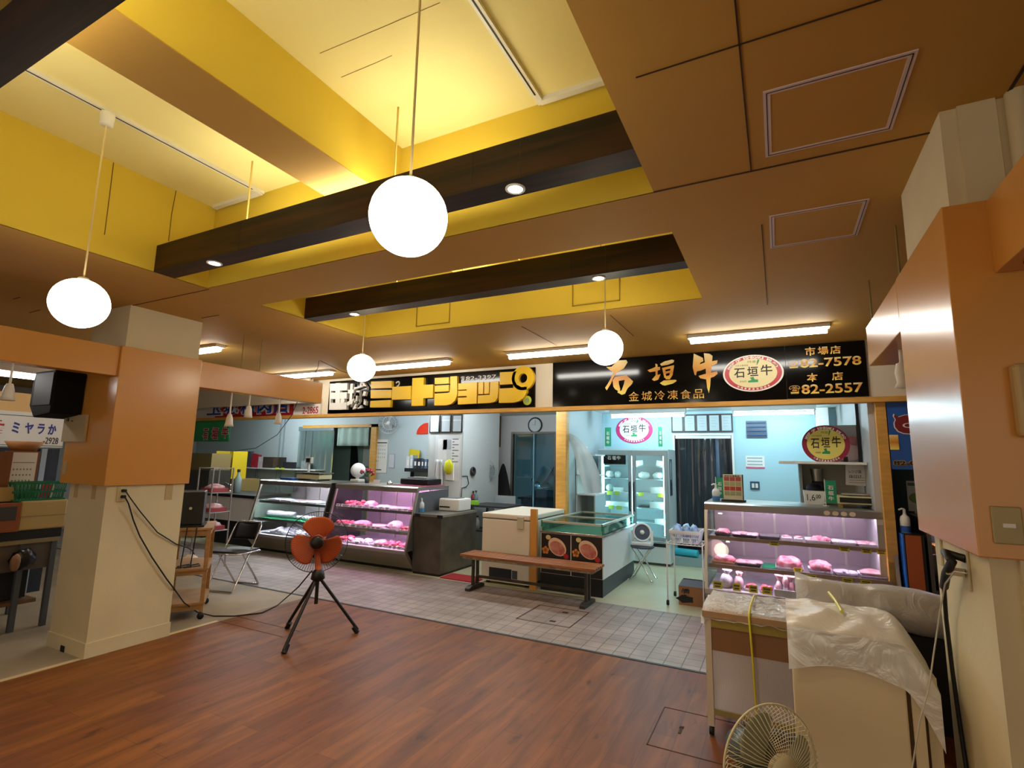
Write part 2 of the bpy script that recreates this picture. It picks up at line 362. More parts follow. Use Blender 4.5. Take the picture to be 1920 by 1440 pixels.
# hung dark beams with downlights and an uplight tube along the top
mat_hang = mat('rod_yellow', 'e0c870', .5)
g_down = glow('downlight_glow', (1, .86, .68), L_DOWN); g_up = glow('uplight_glow', (1, .88, .58), L_UP)
def beam(y0, y1, label, lights, rods):
    t = T('ceiling_beam', label, 'beam', (-2.09, (y0+y1)/2, CZ), 'dark wooden ceiling beams')
    MB().box(W1[0], W1[1], y0, y1, CZ+.001, 2.966).build('timber', mat_dwood, t)
    j = MB()
    for x in (-2.85, -1.2, -.95): j.box(x, x+.003, y0-.001, y0, CZ+.002, 2.966)
    j.build('joint', mat_blk, t)
    ym = (y0+y1)/2
    u = MB()
    u.box(-3.1, -1.15, ym+.01, ym+.04, 2.967, 2.982)
    u.build('uplight_tube', g_up, t)
    for x in lights:
        d = MB().lathe([(0, 0), (.034, 0)], (x, ym, CZ-.004), n=20); o = d.build('downlight', g_down, t)
        MB().lathe([(.034, 0), (.046, 0), (.046, .006), (.034, .006)], (x, ym, CZ-.006), n=20).build('rim', mat_wpl, o)
        sl = bpy.data.lights.new('downlight', 'SPOT'); sl.energy = 42; sl.color = (1, .82, .6); sl.spot_size = R(100); sl.spot_blend = .7; sl.shadow_soft_size = .03
        so = bpy.data.objects.new('downlight_lamp', sl); COL.objects.link(so); so.location = (x, ym, CZ-.012)
    for x in rods:
        MB().cyl((x, ym, 2.966), (x, ym, RZ), .006, n=6).build('hanger_rod', mat_hang, t)
    return t
beam(1.877, 2.015, 'dark wooden beam with two downlights below the nearer ceiling well, behind the big globe', (-3.18, -1.005), (-2.9, -1.72, -.5))
beam(3.147, 3.275, 'dark wooden beam with two downlights nearest the shop signs', (-3.195, -1.015), (-3.3, -2.75, -2.1, -1.62, -1.0, -.5))
beam(.475, .614, 'dark wooden beam cut by the upper left corner of the photo', (-3.18, -1.0), (-2.9, -1.72))

# lighting tracks on the well ceiling
def track(pts, label, x):
    t = T('lighting_track', label, 'track', (x, pts[0], RZ))
    MB().box(x-.018, x+.018, pts[0], pts[1], RZ-.02, RZ).build('rail', mat_wpl, t)
    MB().box(x-.004, x+.004, pts[0], pts[1]-.08, RZ-.0215, RZ-.02).build('slot', mat_blk, t)
    sg = pts[2]
    MB().box(x, x+sg, 2.20, 2.235, RZ-.025, RZ).build('conduit', mat_wpl, t)
track((.25, 2.235, -.52), 'white lighting track in the well holding the left globe pendant', -3.18)
track((.25, 2.235, .52), 'white lighting track in the well holding the big centre globe', -1.01)

# white sphere pendants
g_globe = glow('globe_glow', (1, .86, .62), L_GLOBE)
def globe(c, ztop, label, D=.255, cap=True):
    t = T('globe_pendant', label, 'pendant lamp', (c[0], c[1], ztop), 'globe pendants')
    MB().ball(c, D/2, 32, 20).build('globe', g_globe, t)
    MB().cyl((c[0], c[1], c[2]+D/2-.004), (c[0], c[1], ztop), .0045, n=8).build('cord', mat('cord_cream', 'd8c89a', .6), t)
    MB().lathe([(0, .018), (.022, .016), (.03, 0)], (c[0], c[1], c[2]+D/2-.006), n=16).build('cap', mat_wpl, t)
    if cap: MB().lathe([(0, -.07), (.03, -.068), (.034, 0)], (c[0], c[1], ztop-.001), n=16).build('canopy', mat_wpl, t)
globe((-1.045, 1.262, 2.335), RZ-.022, 'large round white globe pendant in the middle, in front of the near beam')
globe((-3.18, 1.272, 2.311), RZ-.022, 'round white globe pendant above the pillar with the orange panel')
globe((-3.40, 3.55, 2.371), RZ, 'smallest white globe pendant, in front of the yellow lettered sign')
globe((-1.085, 3.585, 2.377), RZ, 'white globe pendant over the cattle end of the black and gold sign')
# fluorescent battens on the ceiling before the shops
g_tube = glow('tube_glow', (1, .95, .86), L_TUBE)
def batten(x0, x1, y, label):
    t = T('fluorescent_light', label, 'ceiling light', ((x0+x1)/2, y, CZ), 'fluorescent battens')
    MB().box(x0, x1, y-.055, y+.055, CZ-.03, CZ).build('housing', mat_wpl, t)
    MB().tube([(x0+.02, y, CZ-.052), (x1-.02, y, CZ-.052)], .026, 10).build('tube', g_tube, t)
batten(-.72, .45, 5.11, 'long ceiling batten above the telephone numbers of the right sign')
batten(-2.71, -1.55, 5.15, 'ceiling batten half behind the globe near the cattle sign')
batten(-4.73, -3.53, 5.19, 'ceiling batten above the yellow lettered sign')
batten(-6.80, -5.57, 5.26, 'ceiling batten above the far end of the orange beam')
batten(-6.68, -5.52, 3.55, 'short looking batten peeping out right of the left pillar')
# access panels
for n, (x0, x1, y0, y1), lab in ((0, (.0136, .428, 1.745, 2.155), 'larger nearer access panel with white frame in the brown ceiling'), (1, (.018, .432, 2.713, 3.14), 'farther access panel with white frame in the brown ceiling')):
    t = T('access_panel', lab, 'access panel', ((x0+x1)/2, (y0+y1)/2, CZ))
    f = MB(); wd = .022
    f.box(x0, x1, y0, y0+wd, CZ-.004, CZ); f.box(x0, x1, y1-wd, y1, CZ-.004, CZ); f.box(x0, x0+wd, y0+wd, y1-wd, CZ-.004, CZ); f.box(x1-wd, x1, y0+wd, y1-wd, CZ-.004, CZ)
    f.build('frame', mat('panel_frame', 'dccfd4', .5), t)
    MB().box(x0+wd, x1-wd, y0+wd, y1-wd, CZ-.002, CZ).build('panel', mat_ceil, t)
    g = MB(); outline(g, x0+.009, x1-.009, y0+.009, y1-.009, CZ-.005, .003, .001); g.build('gap', mat_blk, t)

# pillars
def pillar(name, x0, x1, y0, y1, bx):
    p = struct(MB().box(x0, x1, y0, y1, 0, CZ), name, mat_cream)
    MB().box(*bx, 1.288, 2.418).build('boxing', mat_orange, p, .004)
    return p
pl = pillar('pillar_left', -5.33, -4.757, 2.25, 2.86, (-5.45, -4.735, 2.22, 2.885))
b = MB(); b.box(-5.338, -4.749, 2.242, 2.868, 0, .11); b.build('skirting', mat_cream, pl)
MB().box(-5.10, -5.04, 2.238, 2.2415, 0, .045).build('notch', mat_blk, pl)
tp = MB()
for q in [(-5.25, -5.19), (-4.97, -4.91)]: tp.box(q[0], q[1], 2.247, 2.25, 1.175, 1.288)
for q in [(2.70, 2.76)]: tp.box(-4.757, -4.754, q[0], q[1], 1.155, 1.288)
tp.box(-5.42, -5.36, 2.217, 2.22, 1.36, 1.47)
tp.build('tape', mat('old_tape', 'b8a070', .6), pl)
pr = pillar('pillar_right', .555, 1.3, 2.117, 2.745, (.525, 1.3, 2.09, 2.852))
c = MB(); c.box(.62, .66, 2.095, 2.117, 0, 1.288); c.cyl((.70, 2.09, 0), (.70, 2.09, 1.288), .018); c.cyl((.75, 2.10, 2.418), (.75, 2.10, CZ), .03); c.box(.60, .70, 2.105, 2.117, 2.418, CZ)
c.build('conduit', mat_cream, pr)
# orange fascia beams along both sides of the hall
def fascia(name, x0, x1, y0, y1):
    return struct(MB().box(x0, x1, y0, y1, 2.168, 2.412), name, mat_orange, None, .004)
fascia('trim_1', -4.90, -4.757, -4, 2.22); fascia('trim_2', -4.90, -4.757, 2.885, 4.35)
fascia('trim_3', .525, .66, 2.853, 3.78); f4 = fascia('trim_4', .64, .80, -4, 2.09)
MB().box(.68, .76, -3.5, 2.0, 2.160, 2.168).build('slot', mat_blk, f4)
for n, (y, x) in enumerate([(3.3, .59), (3.75, .60)]): pass

# facade band, sign rail and posts
struct(MB().box(XL, XR, 5.92, 5.97, 2.20, CZ), 'wall_facade', mat('facade_cream', 'd9cdb4', .6))
struct(MB().box(XL, XR, 5.86, 5.99, 2.165, 2.215), 'trim_5', mat_timber, None, .003)
SZ = 2.42; ps = MB(); ps.box(-2.95, -2.79, 7.2, 7.33, 0, SZ); struct(ps, 'post_1', mat_timber, None, .003)
struct(MB().box(.842, .925, 5.92, 6.0, 0, 2.165), 'post_2', mat_timber, None, .003)
# shop shells
SZ = 2.42
struct(MB().box(XL, XR, 5.97, 10.5, SZ, SZ+.03), 'ceiling_shop', mat('shop_ceiling', 'd5dad8', .6))
struct(MB().box(-2.85, -2.79, 7.33, 9.0, 0, SZ), 'wall_partition', mat_bluewall)
struct(MB().box(.79, .925, 6.0, 9.0, 0, SZ), 'wall_right', mat_greywall)
D0, D1 = at(1265, 815, y=9.0).x, at(1371, 812, y=9.0).x; DZ = 2.02
b = MB(); b.box(-2.79, D0, 9.0, 9.05, 0, SZ); b.box(D0, D1, 9.0, 9.05, DZ, SZ); b.box(D1, .925, 9.0, 9.05, 0, SZ)
struct(b, 'wall_back', mat_cold)
fr = MB(); fr.box(D0-.03, D0, 8.98, 9.06, 0, DZ+.03); fr.box(D1, D1+.03, 8.98, 9.06, 0, DZ+.03); fr.box(D0, D1, 8.98, 9.06, DZ, DZ+.03)
struct(fr, 'trim_6', mat_wpl)
struct(MB().box(-2.79, .925, 10.3, 10.35, 0, SZ), 'wall_store', mat('store_dark', '26303e', .7))
struct(MB().box(D1-.25, D1-.2, 9.06, 10.3, 0, SZ), 'wall_store_side', mat('store_panel', '5a7384', .5))
# left shop walls
X8 = lambda px: at(px, 850, y=8).x
A0, A1 = X8(628), X8(697)
b = MB(); b.box(XL, A0-.95, 8, 8.05, 0, SZ); b.box(A0-.95, A1, 8, 8.05, 2.16, SZ); b.box(A1, -5.9, 8, 8.05, 0, SZ)
struct(b, 'wall_back_left', mat_bluewall)
b = MB(); b.box(A1, A1+.14, 7.94, 8.06, 0, 2.22); b.box(A0-.95, A1+.14, 7.94, 8.06, 2.16, 2.22); struct(b, 'trim_7', mat_timber)
struct(MB().box(XL, -5.9, 9.6, 9.65, 0, SZ), 'wall_store_left', mat('store_green', '93a59c', .6))
struct(MB().box(-5.95, -5.9, 8.05, 9.6, 0, SZ), 'wall_store_end', mat_bluewall)
b = MB(); b.box(-5.9, -5.0, 8, 8.05, 0, SZ); b.box(-5.12, -4.46, 7.0, 7.06, 0, SZ); b.box(-4.52, -4.46, 7.06, 8.2, 0, SZ)
struct(b, 'wall_panel', mat('panel_grey', 'bfc4c4', .6))
G0, G1 = at(963, 850, y=9).x, at(1040, 850, y=9).x
b = MB(); b.box(-5.2, G0, 9, 9.05, 0, SZ); b.box(G0, G1, 9, 9.05, 2.06, SZ); b.box(G1, -2.85, 9, 9.05, 0, SZ)
struct(b, 'wall_back_middle', mat_greywall)
b = MB(); b.box(G0-.04, G0, 8.96, 9.05, 0, 2.1); b.box(G1, G1+.04, 8.96, 9.05, 0, 2.1); b.box(G0, G1, 8.96, 9.05, 2.06, 2.1); struct(b, 'trim_8', mat_dsteel)
struct(MB().box(-5.2, -2.85, 10.3, 10.35, 0, SZ), 'wall_workroom', mat_cold)
# light-blocking wall, then the hall ends
struct(MB().box(XL, -4.95, -1.25, -1.2, 0, CZ), 'wall_light_block', mat_greywall)  # unseen wall added to keep fill light off the left stall
struct(MB().box(XL-.05, XL, YB, 10.5, 0, CZ), 'wall_left', mat_greywall)
struct(MB().box(XR, XR+.05, YB, 10.5, 0, CZ), 'wall_far_right', mat_greywall)

# ================================================================ SIGNS
def gold_print():
    m = bpy.data.materials.new('gold_print'); m.use_nodes = True; nt = m.node_tree; b = nt.nodes['Principled BSDF']
    tc = nt.nodes.new('ShaderNodeTexCoord'); sp = nt.nodes.new('ShaderNodeSeparateXYZ'); r = nt.nodes.new('ShaderNodeValToRGB')
    e = r.color_ramp.elements; e[0].position = 0; e[0].color = (*lin('fbe870'), 1); e[1].position = 1; e[1].color = (*lin('eedc9c'), 1)
    for p, c in ((.25, 'f0bc4a'), (.5, 'd08428'), (.72, 'e2a844')):
        q = e.new(p); q.color = (*lin(c), 1)
    nt.links.new(tc.outputs['Generated'], sp.inputs[0]); nt.links.new(sp.outputs['Z'], r.inputs[0]); nt.links.new(r.outputs[0], b.inputs['Base Color'])
    b.inputs['Roughness'].default_value = .4; return m
mat_gold = gold_print()
mat_sign = mat('sign_black', '050506', .12, spec=.3)
mat_ylet = mat('yellow_letter', 'ecc020', .4)
mat_wlet = mat('white_letter', 'dedad2', .45)
mat_red = mat('sign_red', 'b01828', .4)
mat_grn = mat('sign_green', '1f7a4a', .5)
SY = 5.90
def C1(x, y): return (600+x/8, 660+y/8)
def C2(x, y): return (800+x/7.385, 670+y/7.385)
def onp(C, pts, y): return [(at(*C(a, b), y=y).x, at(*C(a, b), y=y).z) for a, b in pts]
# left sign: black board with big cut-out letters
x0, x1 = at(617, 740, y=SY).x, at(1003, 740, y=SY).x
t = T('shop_sign', 'black shop sign board with large raised yellow and white letters', 'sign', ((x0+x1)/2, 5.9, 2.23))
bd = MB().box(x0, x1, 5.895, 5.92, 2.225, 2.735).build('board', mat_sign, t)
yl = MB()
for pts in [[(775,445),(1085,435),(1085,540),(775,548)], [(770,572),(1080,570),(1080,690),(770,695)], [(765,735),(1070,720),(1062,830),(760,832)],
            [(1095,525),(1375,510),(1370,710),(1085,718)], [(1395,395),(1565,385),(1562,495),(1705,488),(1700,688),(1560,695),(1555,805),(1380,812)]]:
    yl.prism(onp(C1, pts, 5.86), 'y', 5.845, 5.895)
for pts in [[(120,288),(315,278),(315,365),(120,372)], [(120,398),(315,385),(315,470),(120,480)],
            [(335,268),(430,262),(430,480),(425,540),(400,600),(350,645),(280,665),(112,668),(118,505),(290,495),(325,485),(335,440)],
            [(445,365),(705,345),(698,640),(440,655),(440,560),(560,555),(560,535),(442,540),(444,465),(560,460),(560,445),(445,450)],
            [(722,345),(792,342),(788,508),(722,510)], [(805,342),(872,340),(868,505),(805,508)],
            [(888,340),(1000,335),(997,500),(985,570),(950,615),(890,632),(715,640),(718,530),(880,520)],
            [(1020,210),(1250,198),(1228,250),(1225,320),(1255,380),(1320,415),(1395,405),(1390,490),(1350,560),(1290,605),(1210,628),(1005,632),(1012,435),(1205,425),(1205,372),(1018,380)]]:
    yl.prism(onp(C2, pts, 5.86), 'y', 5.845, 5.895)
c0 = at(*C2(1338, 290), y=5.86)
yl.lathe([(.062, 0), (.062, .05), (.158, .05), (.158, 0), (.062, 0)], (c0.x, 5.895, c0.z), (0, -1, 0), 32, sm=False)
yl.build('yellow_lettering', mat_ylet, t)
wl = MB()
for pts in [[(165,478),(418,468),(416,576),(160,586)], [(160,612),(412,604),(410,700),(158,708)], [(150,766),(408,758),(405,862),(145,868)], [(243,470),(312,466),(306,866),(240,868)], [(160,478),(178,478),(170,868),(150,868)]]:
    wl.prism(onp(C1, pts, 5.86), 'y', 5.848-.0012*len(wl.f)/6, 5.895-.0002*len(wl.f)/6)
c0 = at(*C1(352, 735), y=5.86); wl.lathe([(0, .055), (.042, .055), (.042, 0)], (c0.x, 5.895, c0.z), (0, -1, 0), 20, sm=False)
wl.build('white_character', mat_wlet, t); wl = MB()
text_px(wl, '城', *C1(425, 870), *C1(742, 460), 5.893, .045, .035)
wl.build('white_character', mat_wlet, t); wl = MB()
text_px(wl, '82-3397', *C2(548, 322), *C2(965, 240), 5.894, .010, .0)
text_px(wl, '☎', *C2(475, 325), *C2(538, 262), 5.894, .012, .0)
wl.build('white_lettering', mat_wlet, t); wl = MB()
for q in [((1140, 525), (1200, 435), 'つ'), ]:
    text_px(wl, q[2], *C1(*q[0]), *C1(*q[1]), 5.894, .012, .03)
wl.build('white_curl', mat_wlet, t)
s = MB(); c0 = at(*C2(1392, 597), y=5.895); s.lathe([(0, .004), (.055, .004), (.06, 0)], (c0.x, 5.895, c0.z), (0, -1, 0), 24); s.build('round_sticker', mat('sticker_lime', 'b9c63a', .5), t)
s = MB(); s.lathe([(0, .002), (.03, .002)], (c0.x, 5.889, c0.z), (0, -1, 0), 20); s.build('sticker_centre', mat('sticker_grey', '8fa07a', .5), t)

# oval crest used on the sign, the wall and the hanging shield
def crest(t, c, rx, rz, y, cream='e6d9a2', ring='b5182c', rim='f0ece2', th=.006, bottom='沖縄県農業協同組合'):
    """c=(x,z); faces -y, front layers stand at y"""
    def ell(k, ya, yb, nm, m):
        n = 48; p = [(c[0]+rx*k*math.cos(2*math.pi*i/n), c[1]+rz*k*math.sin(2*math.pi*i/n)) for i in range(n)]
        return MB().prism(p, 'y', ya, yb).build(nm, m, t)
    ell(1, y-th, y, 'crest_rim', mat('crest_'+rim, rim, .45)); ell(.94, y-th-.001, y-th, 'crest_ring', mat('crest_'+ring, ring, .4)); ell(.79, y-th-.002, y-th-.001, 'crest_field', mat('crest_'+cream, cream, .5))
    k = MB(); yy = y-th-.0022
    W = rx
    letter(k, '石', (c[0]-.62*W, yy, c[1]-.22*rz), (.36*W, 0, 0), (0, 0, .52*rz), .001, .015)
    letter(k, '垣', (c[0]-.18*W, yy, c[1]-.16*rz), (.36*W, 0, 0), (0, 0, .52*rz), .001, .015)
    letter(k, '牛', (c[0]+.26*W, yy, c[1]-.16*rz), (.38*W, 0, 0), (0, 0, .58*rz), .001, .015)
    k.build('crest_name', mat_ink, t)
    g = MB()
    g.prism([(c[0]+W*a, c[1]+rz*b) for a, b in [(-.16,-.5),(.16,-.5),(.17,-.36),(.05,-.34),(.02,-.2),(-.1,-.24),(-.05,-.36),(-.17,-.42)]], 'y', yy+.0008, yy)
    g.prism([(c[0]+W*a, c[1]+rz*b) for a, b in [(.14,.40),(.22,.60),(.24,.72),(.18,.73),(.15,.58)]], 'y', yy+.0008, yy)
    g.build('crest_island', mat('crest_green', '1f8f4e', .5), t)
    k = MB()
    letter(k, '特選', (c[0]-.16*W, yy, c[1]+.56*rz), (.28*W, 0, 0), (0, 0, .13*rz), .001)
    letter(k, '日本の最南端', (c[0]-.56*W, yy, c[1]+.40*rz), (.42*W, 0, 0), (0, 0, .09*rz), .001)
    letter(k, '産地証明', (c[0]-.44*W, yy, c[1]-.48*rz), (.22*W, 0, 0), (0, 0, .1*rz), .001)
    k.build('crest_small_print', mat('crest_grey', '6a7258', .6), t)
    k = MB(); s = 'BEEF OF ISHIGAKI ISLAND'; n = len(s)
    for i, ch in enumerate(s):
        if ch == ' ': continue
        a = R(158-136*i/(n-1)); px, pz = c[0]+rx*.80*math.cos(a), c[1]+rz*.80*math.sin(a)
        tx, tz = -rx*math.sin(a), rz*math.cos(a); L = math.hypot(tx, tz); ux, uz = -tx/L, -tz/L
        hw = rx*.052*(.5 if ch == 'I' else 1); ht = rz*.125
        letter(k, ch, (px-ux*hw, yy+.0006, pz-uz*hw), (ux*2*hw, 0, uz*2*hw), (-uz*ht, 0, ux*ht), .001, .03)
    n = len(bottom)
    for i, ch in enumerate(bottom):
        a = R(235+70*i/(n-1)); px, pz = c[0]+rx*.865*math.cos(a), c[1]+rz*.865*math.sin(a)
        tx, tz = -rx*math.sin(a), rz*math.cos(a); L = math.hypot(tx, tz); ux, uz = tx/L, tz/L
        hw = rx*.04; ht = rz*.11
        letter(k, ch, (px-ux*hw+uz*ht/2, yy+.0006, pz-uz*hw-ux*ht/2), (ux*2*hw, 0, uz*2*hw), (-uz*ht, 0, ux*ht), .001, .02)
    k.build('crest_lettering', mat('crest_white', 'f2efe6', .5), t)

# right sign: glossy black board with gold brush writing
def C7(x, y): return (1030+x/6, 640+y/6)
def C8(x, y): return (1320+x/6, 620+y/6)
xa, xm, xb = at(1037, 720, y=SY).x, at(1474, 700, y=SY).x, at(1625, 690, y=SY).x
t = T('shop_sign', 'glossy black shop sign with gold brush writing, oval crest and telephone numbers', 'sign', ((xa+xb)/2, 5.9, 2.22))
MB().box(xa, xm-.003, 5.89, 5.92, 2.218, 2.77).build('board', mat_sign, t); MB().box(xm, xb, 5.89, 5.92, 2.225, 2.77).build('board', mat_sign, t)
brush = [   # the three brush-written characters, stroke by stroke
    [[(640,288),(700,286),(770,216),(865,210),(880,235),(838,305),(770,345),(742,362),(720,345),(690,330)], [(722,350),(752,352),(716,420),(690,480),(646,552),(628,522),(650,490),(690,420)],
     [(712,440),(738,402),(780,440),(782,475),(798,540),(790,566),(742,540),(720,510)], [(735,402),(800,390),(872,383),(942,450),(930,480),(850,432),(812,440),(775,446)], [(850,430),(935,452),(928,482),(880,530),(852,590),(815,602),(768,575),(772,558),(812,555),(840,480)]],
    [[(1103,325),(1150,308),(1190,290),(1245,288),(1245,320),(1195,338),(1130,347)], [(1194,250),(1218,262),(1218,380),(1196,392)], [(1155,430),(1192,386),(1252,368),(1226,430),(1180,446)],
     [(1245,255),(1300,225),(1380,205),(1406,215),(1395,240),(1330,265),(1260,276)], [(1268,300),(1302,295),(1318,418),(1294,410)], [(1290,295),(1402,268),(1402,300),(1300,320)], [(1368,285),(1404,272),(1387,380),(1356,426),(1348,400)], [(1305,340),(1377,325),(1372,350),(1310,365)], [(1300,395),(1367,380),(1356,427),(1310,427)],
     [(1243,470),(1290,440),(1420,432),(1434,445),(1390,475),(1300,498),(1270,490)]],
    [[(1625,138),(1652,150),(1726,185),(1732,225),(1700,240),(1690,262),(1660,335),(1650,382),(1634,376),(1613,290)], [(1690,260),(1740,240),(1892,213),(1886,250),(1800,290),(1700,330),(1658,338)],
     [(1738,133),(1802,140),(1837,165),(1826,260),(1816,400),(1810,500),(1795,584),(1775,520),(1765,430),(1760,300),(1745,200)], [(1678,390),(1740,370),(1887,338),(1894,365),(1850,400),(1760,427),(1700,416)]]]
for strokes in brush:
    k = MB()
    for n_, st in enumerate(strokes): k.prism(onp(C7, st, 5.889), 'y', 5.8872-.0002*n_, 5.8898)
    k.build('brush_character', mat_gold, t)
k = MB()
for i, ch in enumerate('金城冷凍食品'):
    xx = 893+i*146; yy = 674-i*6; text_px(k, ch, *C7(xx, yy), *C7(xx+114, yy-108), 5.8895, .002, .004)
k.build('gold_lettering', mat_gold, t)
for s, q in (('市', (1140,285,1250,180)), ('場', (1282,275,1395,175)), ('店', (1420,265,1535,165)), ('82-7578', (1085,420,1765,280)), ('本', (1160,575,1278,475)), ('店', (1440,560,1560,460)), ('82-2557', (1100,715,1785,580)), ('☎', (945,425,1070,335)), ('☎', (960,712,1080,615))):
    k = MB(); text_px(k, s, *C8(q[0], q[1]), *C8(q[2], q[3]), 5.8895, .002, .02 if s != '☎' else 0); k.build('gold_lettering', mat_gold, t)
cc = at(*C8(548, 478), y=5.885); rr = at(*C8(900, 478), y=5.885)
crest(t, (cc.x, cc.z), rr.x-cc.x, .195, 5.8895)

# far left butcher sign: blue letters on red, number plate at its end
t = T('shop_sign', 'red shop sign with blue white-edged letters beyond the left pillar', 'sign', (-8.2, 5.9, 2.22))
sa, sb = at(358, 775, y=SY).x, at(551, 770, y=SY).x; sc = at(602, 765, y=SY).x
MB().box(sa-1, sa+.75, 5.89, 5.92, 2.21, 2.72).build('board', mat_wlet, t)
MB().box(sa+.75, sb, 5.89, 5.92, 2.21, 2.60).build('board', mat_red, t)
k = MB(); k2 = MB()
for i, ch in enumerate('玉城精肉店'):
    xx = 390+i*31.5
    a = at(xx, 779-i*2, y=5.88); b = at(xx+28, 757-i*2, y=5.88)
    letter(k2, ch, (a.x-.02, 5.888, 2.245), (b.x-a.x+.04, 0, 0), (0, 0, .33), .03, .07)
    letter(k, ch, (a.x, 5.857, 2.26), (b.x-a.x, 0, 0), (0, 0, .30), .004, .01)
k2.build('letter_body', mat_wlet, t); k.build('letter_face', mat('letter_blue', '123a9a', .4), t)
pt = T('number_plate', 'white plate with red telephone digits at the end of the red sign', 'sign', (sc-.3, 5.9, 2.22))
MB().box(sb+.01, sc, 5.885, 5.92, 2.215, 2.47).build('board', mat_wlet, pt)
k = MB(); text_px(k, '2-2865', 567, 776, 597, 762, 5.884, .003, .01); k.build('digits', mat_red, pt)
k = MB().box(sb+.01, sc, 5.882, 5.885, 2.44, 2.47); k.build('yellow_band', mat_ylet, pt)

struct(MB().box(-10.6, -6.56, 5.72, 5.80, 2.39, CZ), 'trim_11', mat('facade_cream', 'd9cdb4', .6))
# green beef banner hanging under the far left sign
a, b = at(360, 828, y=5.95), at(434, 785, y=5.95)
t = T('banner', 'green cloth banner with red beef characters under the red sign', 'banner', ((a.x+b.x)/2, 5.95, a.z))
MB().grid(lambda u, v: (a.x-.15+(b.x-a.x+.15)*u, 5.93+.015*math.sin(u*14), a.z+(2.20-a.z)*v), 30, 6).build('cloth', mat('banner_green', '2f9a5c', .8), t, solid=.004)
k = MB(); k2 = MB()
for ch, q in (('石', (380, 824, 391, 804)), ('垣', (396, 823, 410, 802)), ('牛', (415, 822, 429, 800))):
    text_px(k2, ch, q[0]-1, q[1]+1, q[2]+1, q[3]-1, 5.907, .003, .06); text_px(k, ch, *q, 5.903, .002, .02)
k2.build('letter_edge', mat_wlet, t); k.build('lettering', mat_red, t)

# blue sign right of the right shop
t = T('shop_sign', 'blue shop sign with dark red bull emblem behind the right pillar', 'sign', (1.2, 5.95, 1.54))
MB().box(.932, 2.2, 5.93, 5.96, 1.54, 2.165).build('board', mat('sign_blue', '1450a0', .4), t)
def CB(x, y): return (1480+x/7.385, 780+y/7.385)
em = [(1430,0),(1460,50),(1440,100),(1450,160),(1500,220),(1580,250),(1700,258),(1800,240),(1880,180),(1900,90),(1860,20),(1880,-60),(1800,-20),(1600,-20),(1500,10),(1440,-30)]
MB().prism(onp(CB, em, 5.93), 'y', 5.924, 5.93).build('emblem_edge', mat_wlet, t)
cx = sum(p[0] for p in em)/len(em); cyy = sum(p[1] for p in em)/len(em)
MB().prism(onp(CB, [(cx+(a-cx)*.93, cyy+(b-cyy)*.92) for a, b in em], 5.93), 'y', 5.920, 5.924).build('emblem', mat('emblem_red', '7d1420', .5), t)
k = MB(); text_px(k, 'C', *CB(1570, 165), *CB(1700, 95), 5.9195, .002, .01); k.build('emblem_mark', mat_wlet, t)
k = MB(); text_px(k, '82-0', *CB(1440, 685), *CB(1760, 615), 5.929, .003, .09); k.build('digit_edge', mat('digit_gold', 'c9a040', .5), t)
k = MB(); text_px(k, '82-0', *CB(1448, 680), *CB(1752, 622), 5.9255, .003, .03); k.build('digits', mat_ink, t)
q = at(*CB(1452, 365), y=5.93)
k = MB().box(q.x-.035, q.x+.035, 5.922, 5.93, q.z-.07, q.z+.07); k.build('small_label', mat_gold, t, .01)

# white stall sign on the left row (faces the hall)
LX = -7.6
a, b = at(0, 835, x=LX), at(112, 782, x=LX)
t = T('stall_sign', 'white stall sign with blue kana at the left edge', 'sign', (LX, a.y, 1.6))
zb, ztp = at(100, 839, x=LX).z, at(100, 776, x=LX).z
ye = at(121, 810, x=LX).y
MB().box(LX-.03, LX, 0.5, ye, zb, ztp).build('board', mat_wlet, t)
k = MB(); k.box(LX, LX+.002, .5, ye, zb+.012, zb+.02); k.box(LX, LX+.002, .5, ye, ztp-.05, ztp-.042); k.build('border', mat('border_green', '3a6a58', .5), t)
def textx(mb, s, px0, py0, px1, py1, x, th=.003, off=0.):
    p = at(px0, py0, x=x); r = at(px1, py1, x=x); letter(mb, s, (x, p.y, p.z), (0, r.y-p.y, 0), (0, 0, r.z-p.z), th, off)
k = MB()
for ch, q in (('ミ', (21, 812, 38, 792)), ('ヤ', (45, 813, 64, 793)), ('ラ', (69, 814, 85, 795)), ('か', (89, 815, 107, 796))): textx(k, ch, *q, LX+.002, .003, .03)
k.build('lettering', mat('letter_navy', '1c2f86', .5), t)
k = MB(); textx(k, '宮', -14, 812, 14, 788, LX+.002, .003, .05); k.build('red_character', mat_red, t)
k = MB(); textx(k, '-2928', 80, 832, 110, 821, LX+.002, .003, .0); k.build('digits', mat_ink, t)
struct(MB().box(LX-.05, LX-.02, -3, 2.96, 1.93, 2.2), 'trim_9', mat('band_yellow', 'd8b070', .5))

# wall crest above the fridge, hanging shield in the right shop
c0 = at(1189, 806, y=9.0); r0 = at(1224, 806, y=9.0)
t = T('crest_board', 'oval beef crest on the wall above the glass door fridge', 'sign', (c0.x, 9.0, c0.z))
crest(t, (c0.x, c0.z), r0.x-c0.x, .235, 8.995, 'eef2e0', 'c0256a', 'c0256a')
c0 = at(1548, 833, y=6.35); r0 = at(1594, 833, y=6.35)
t = T('crest_board', 'oval beef crest shield with dark red ring standing on the white shelf', 'sign', (c0.x, 6.35, c0.z))
crest(t, (c0.x, c0.z), r0.x-c0.x, .20, 6.36, 'dfcf6a', '8c1634', '8c1634', .01, '八重山郡農業協同組合')

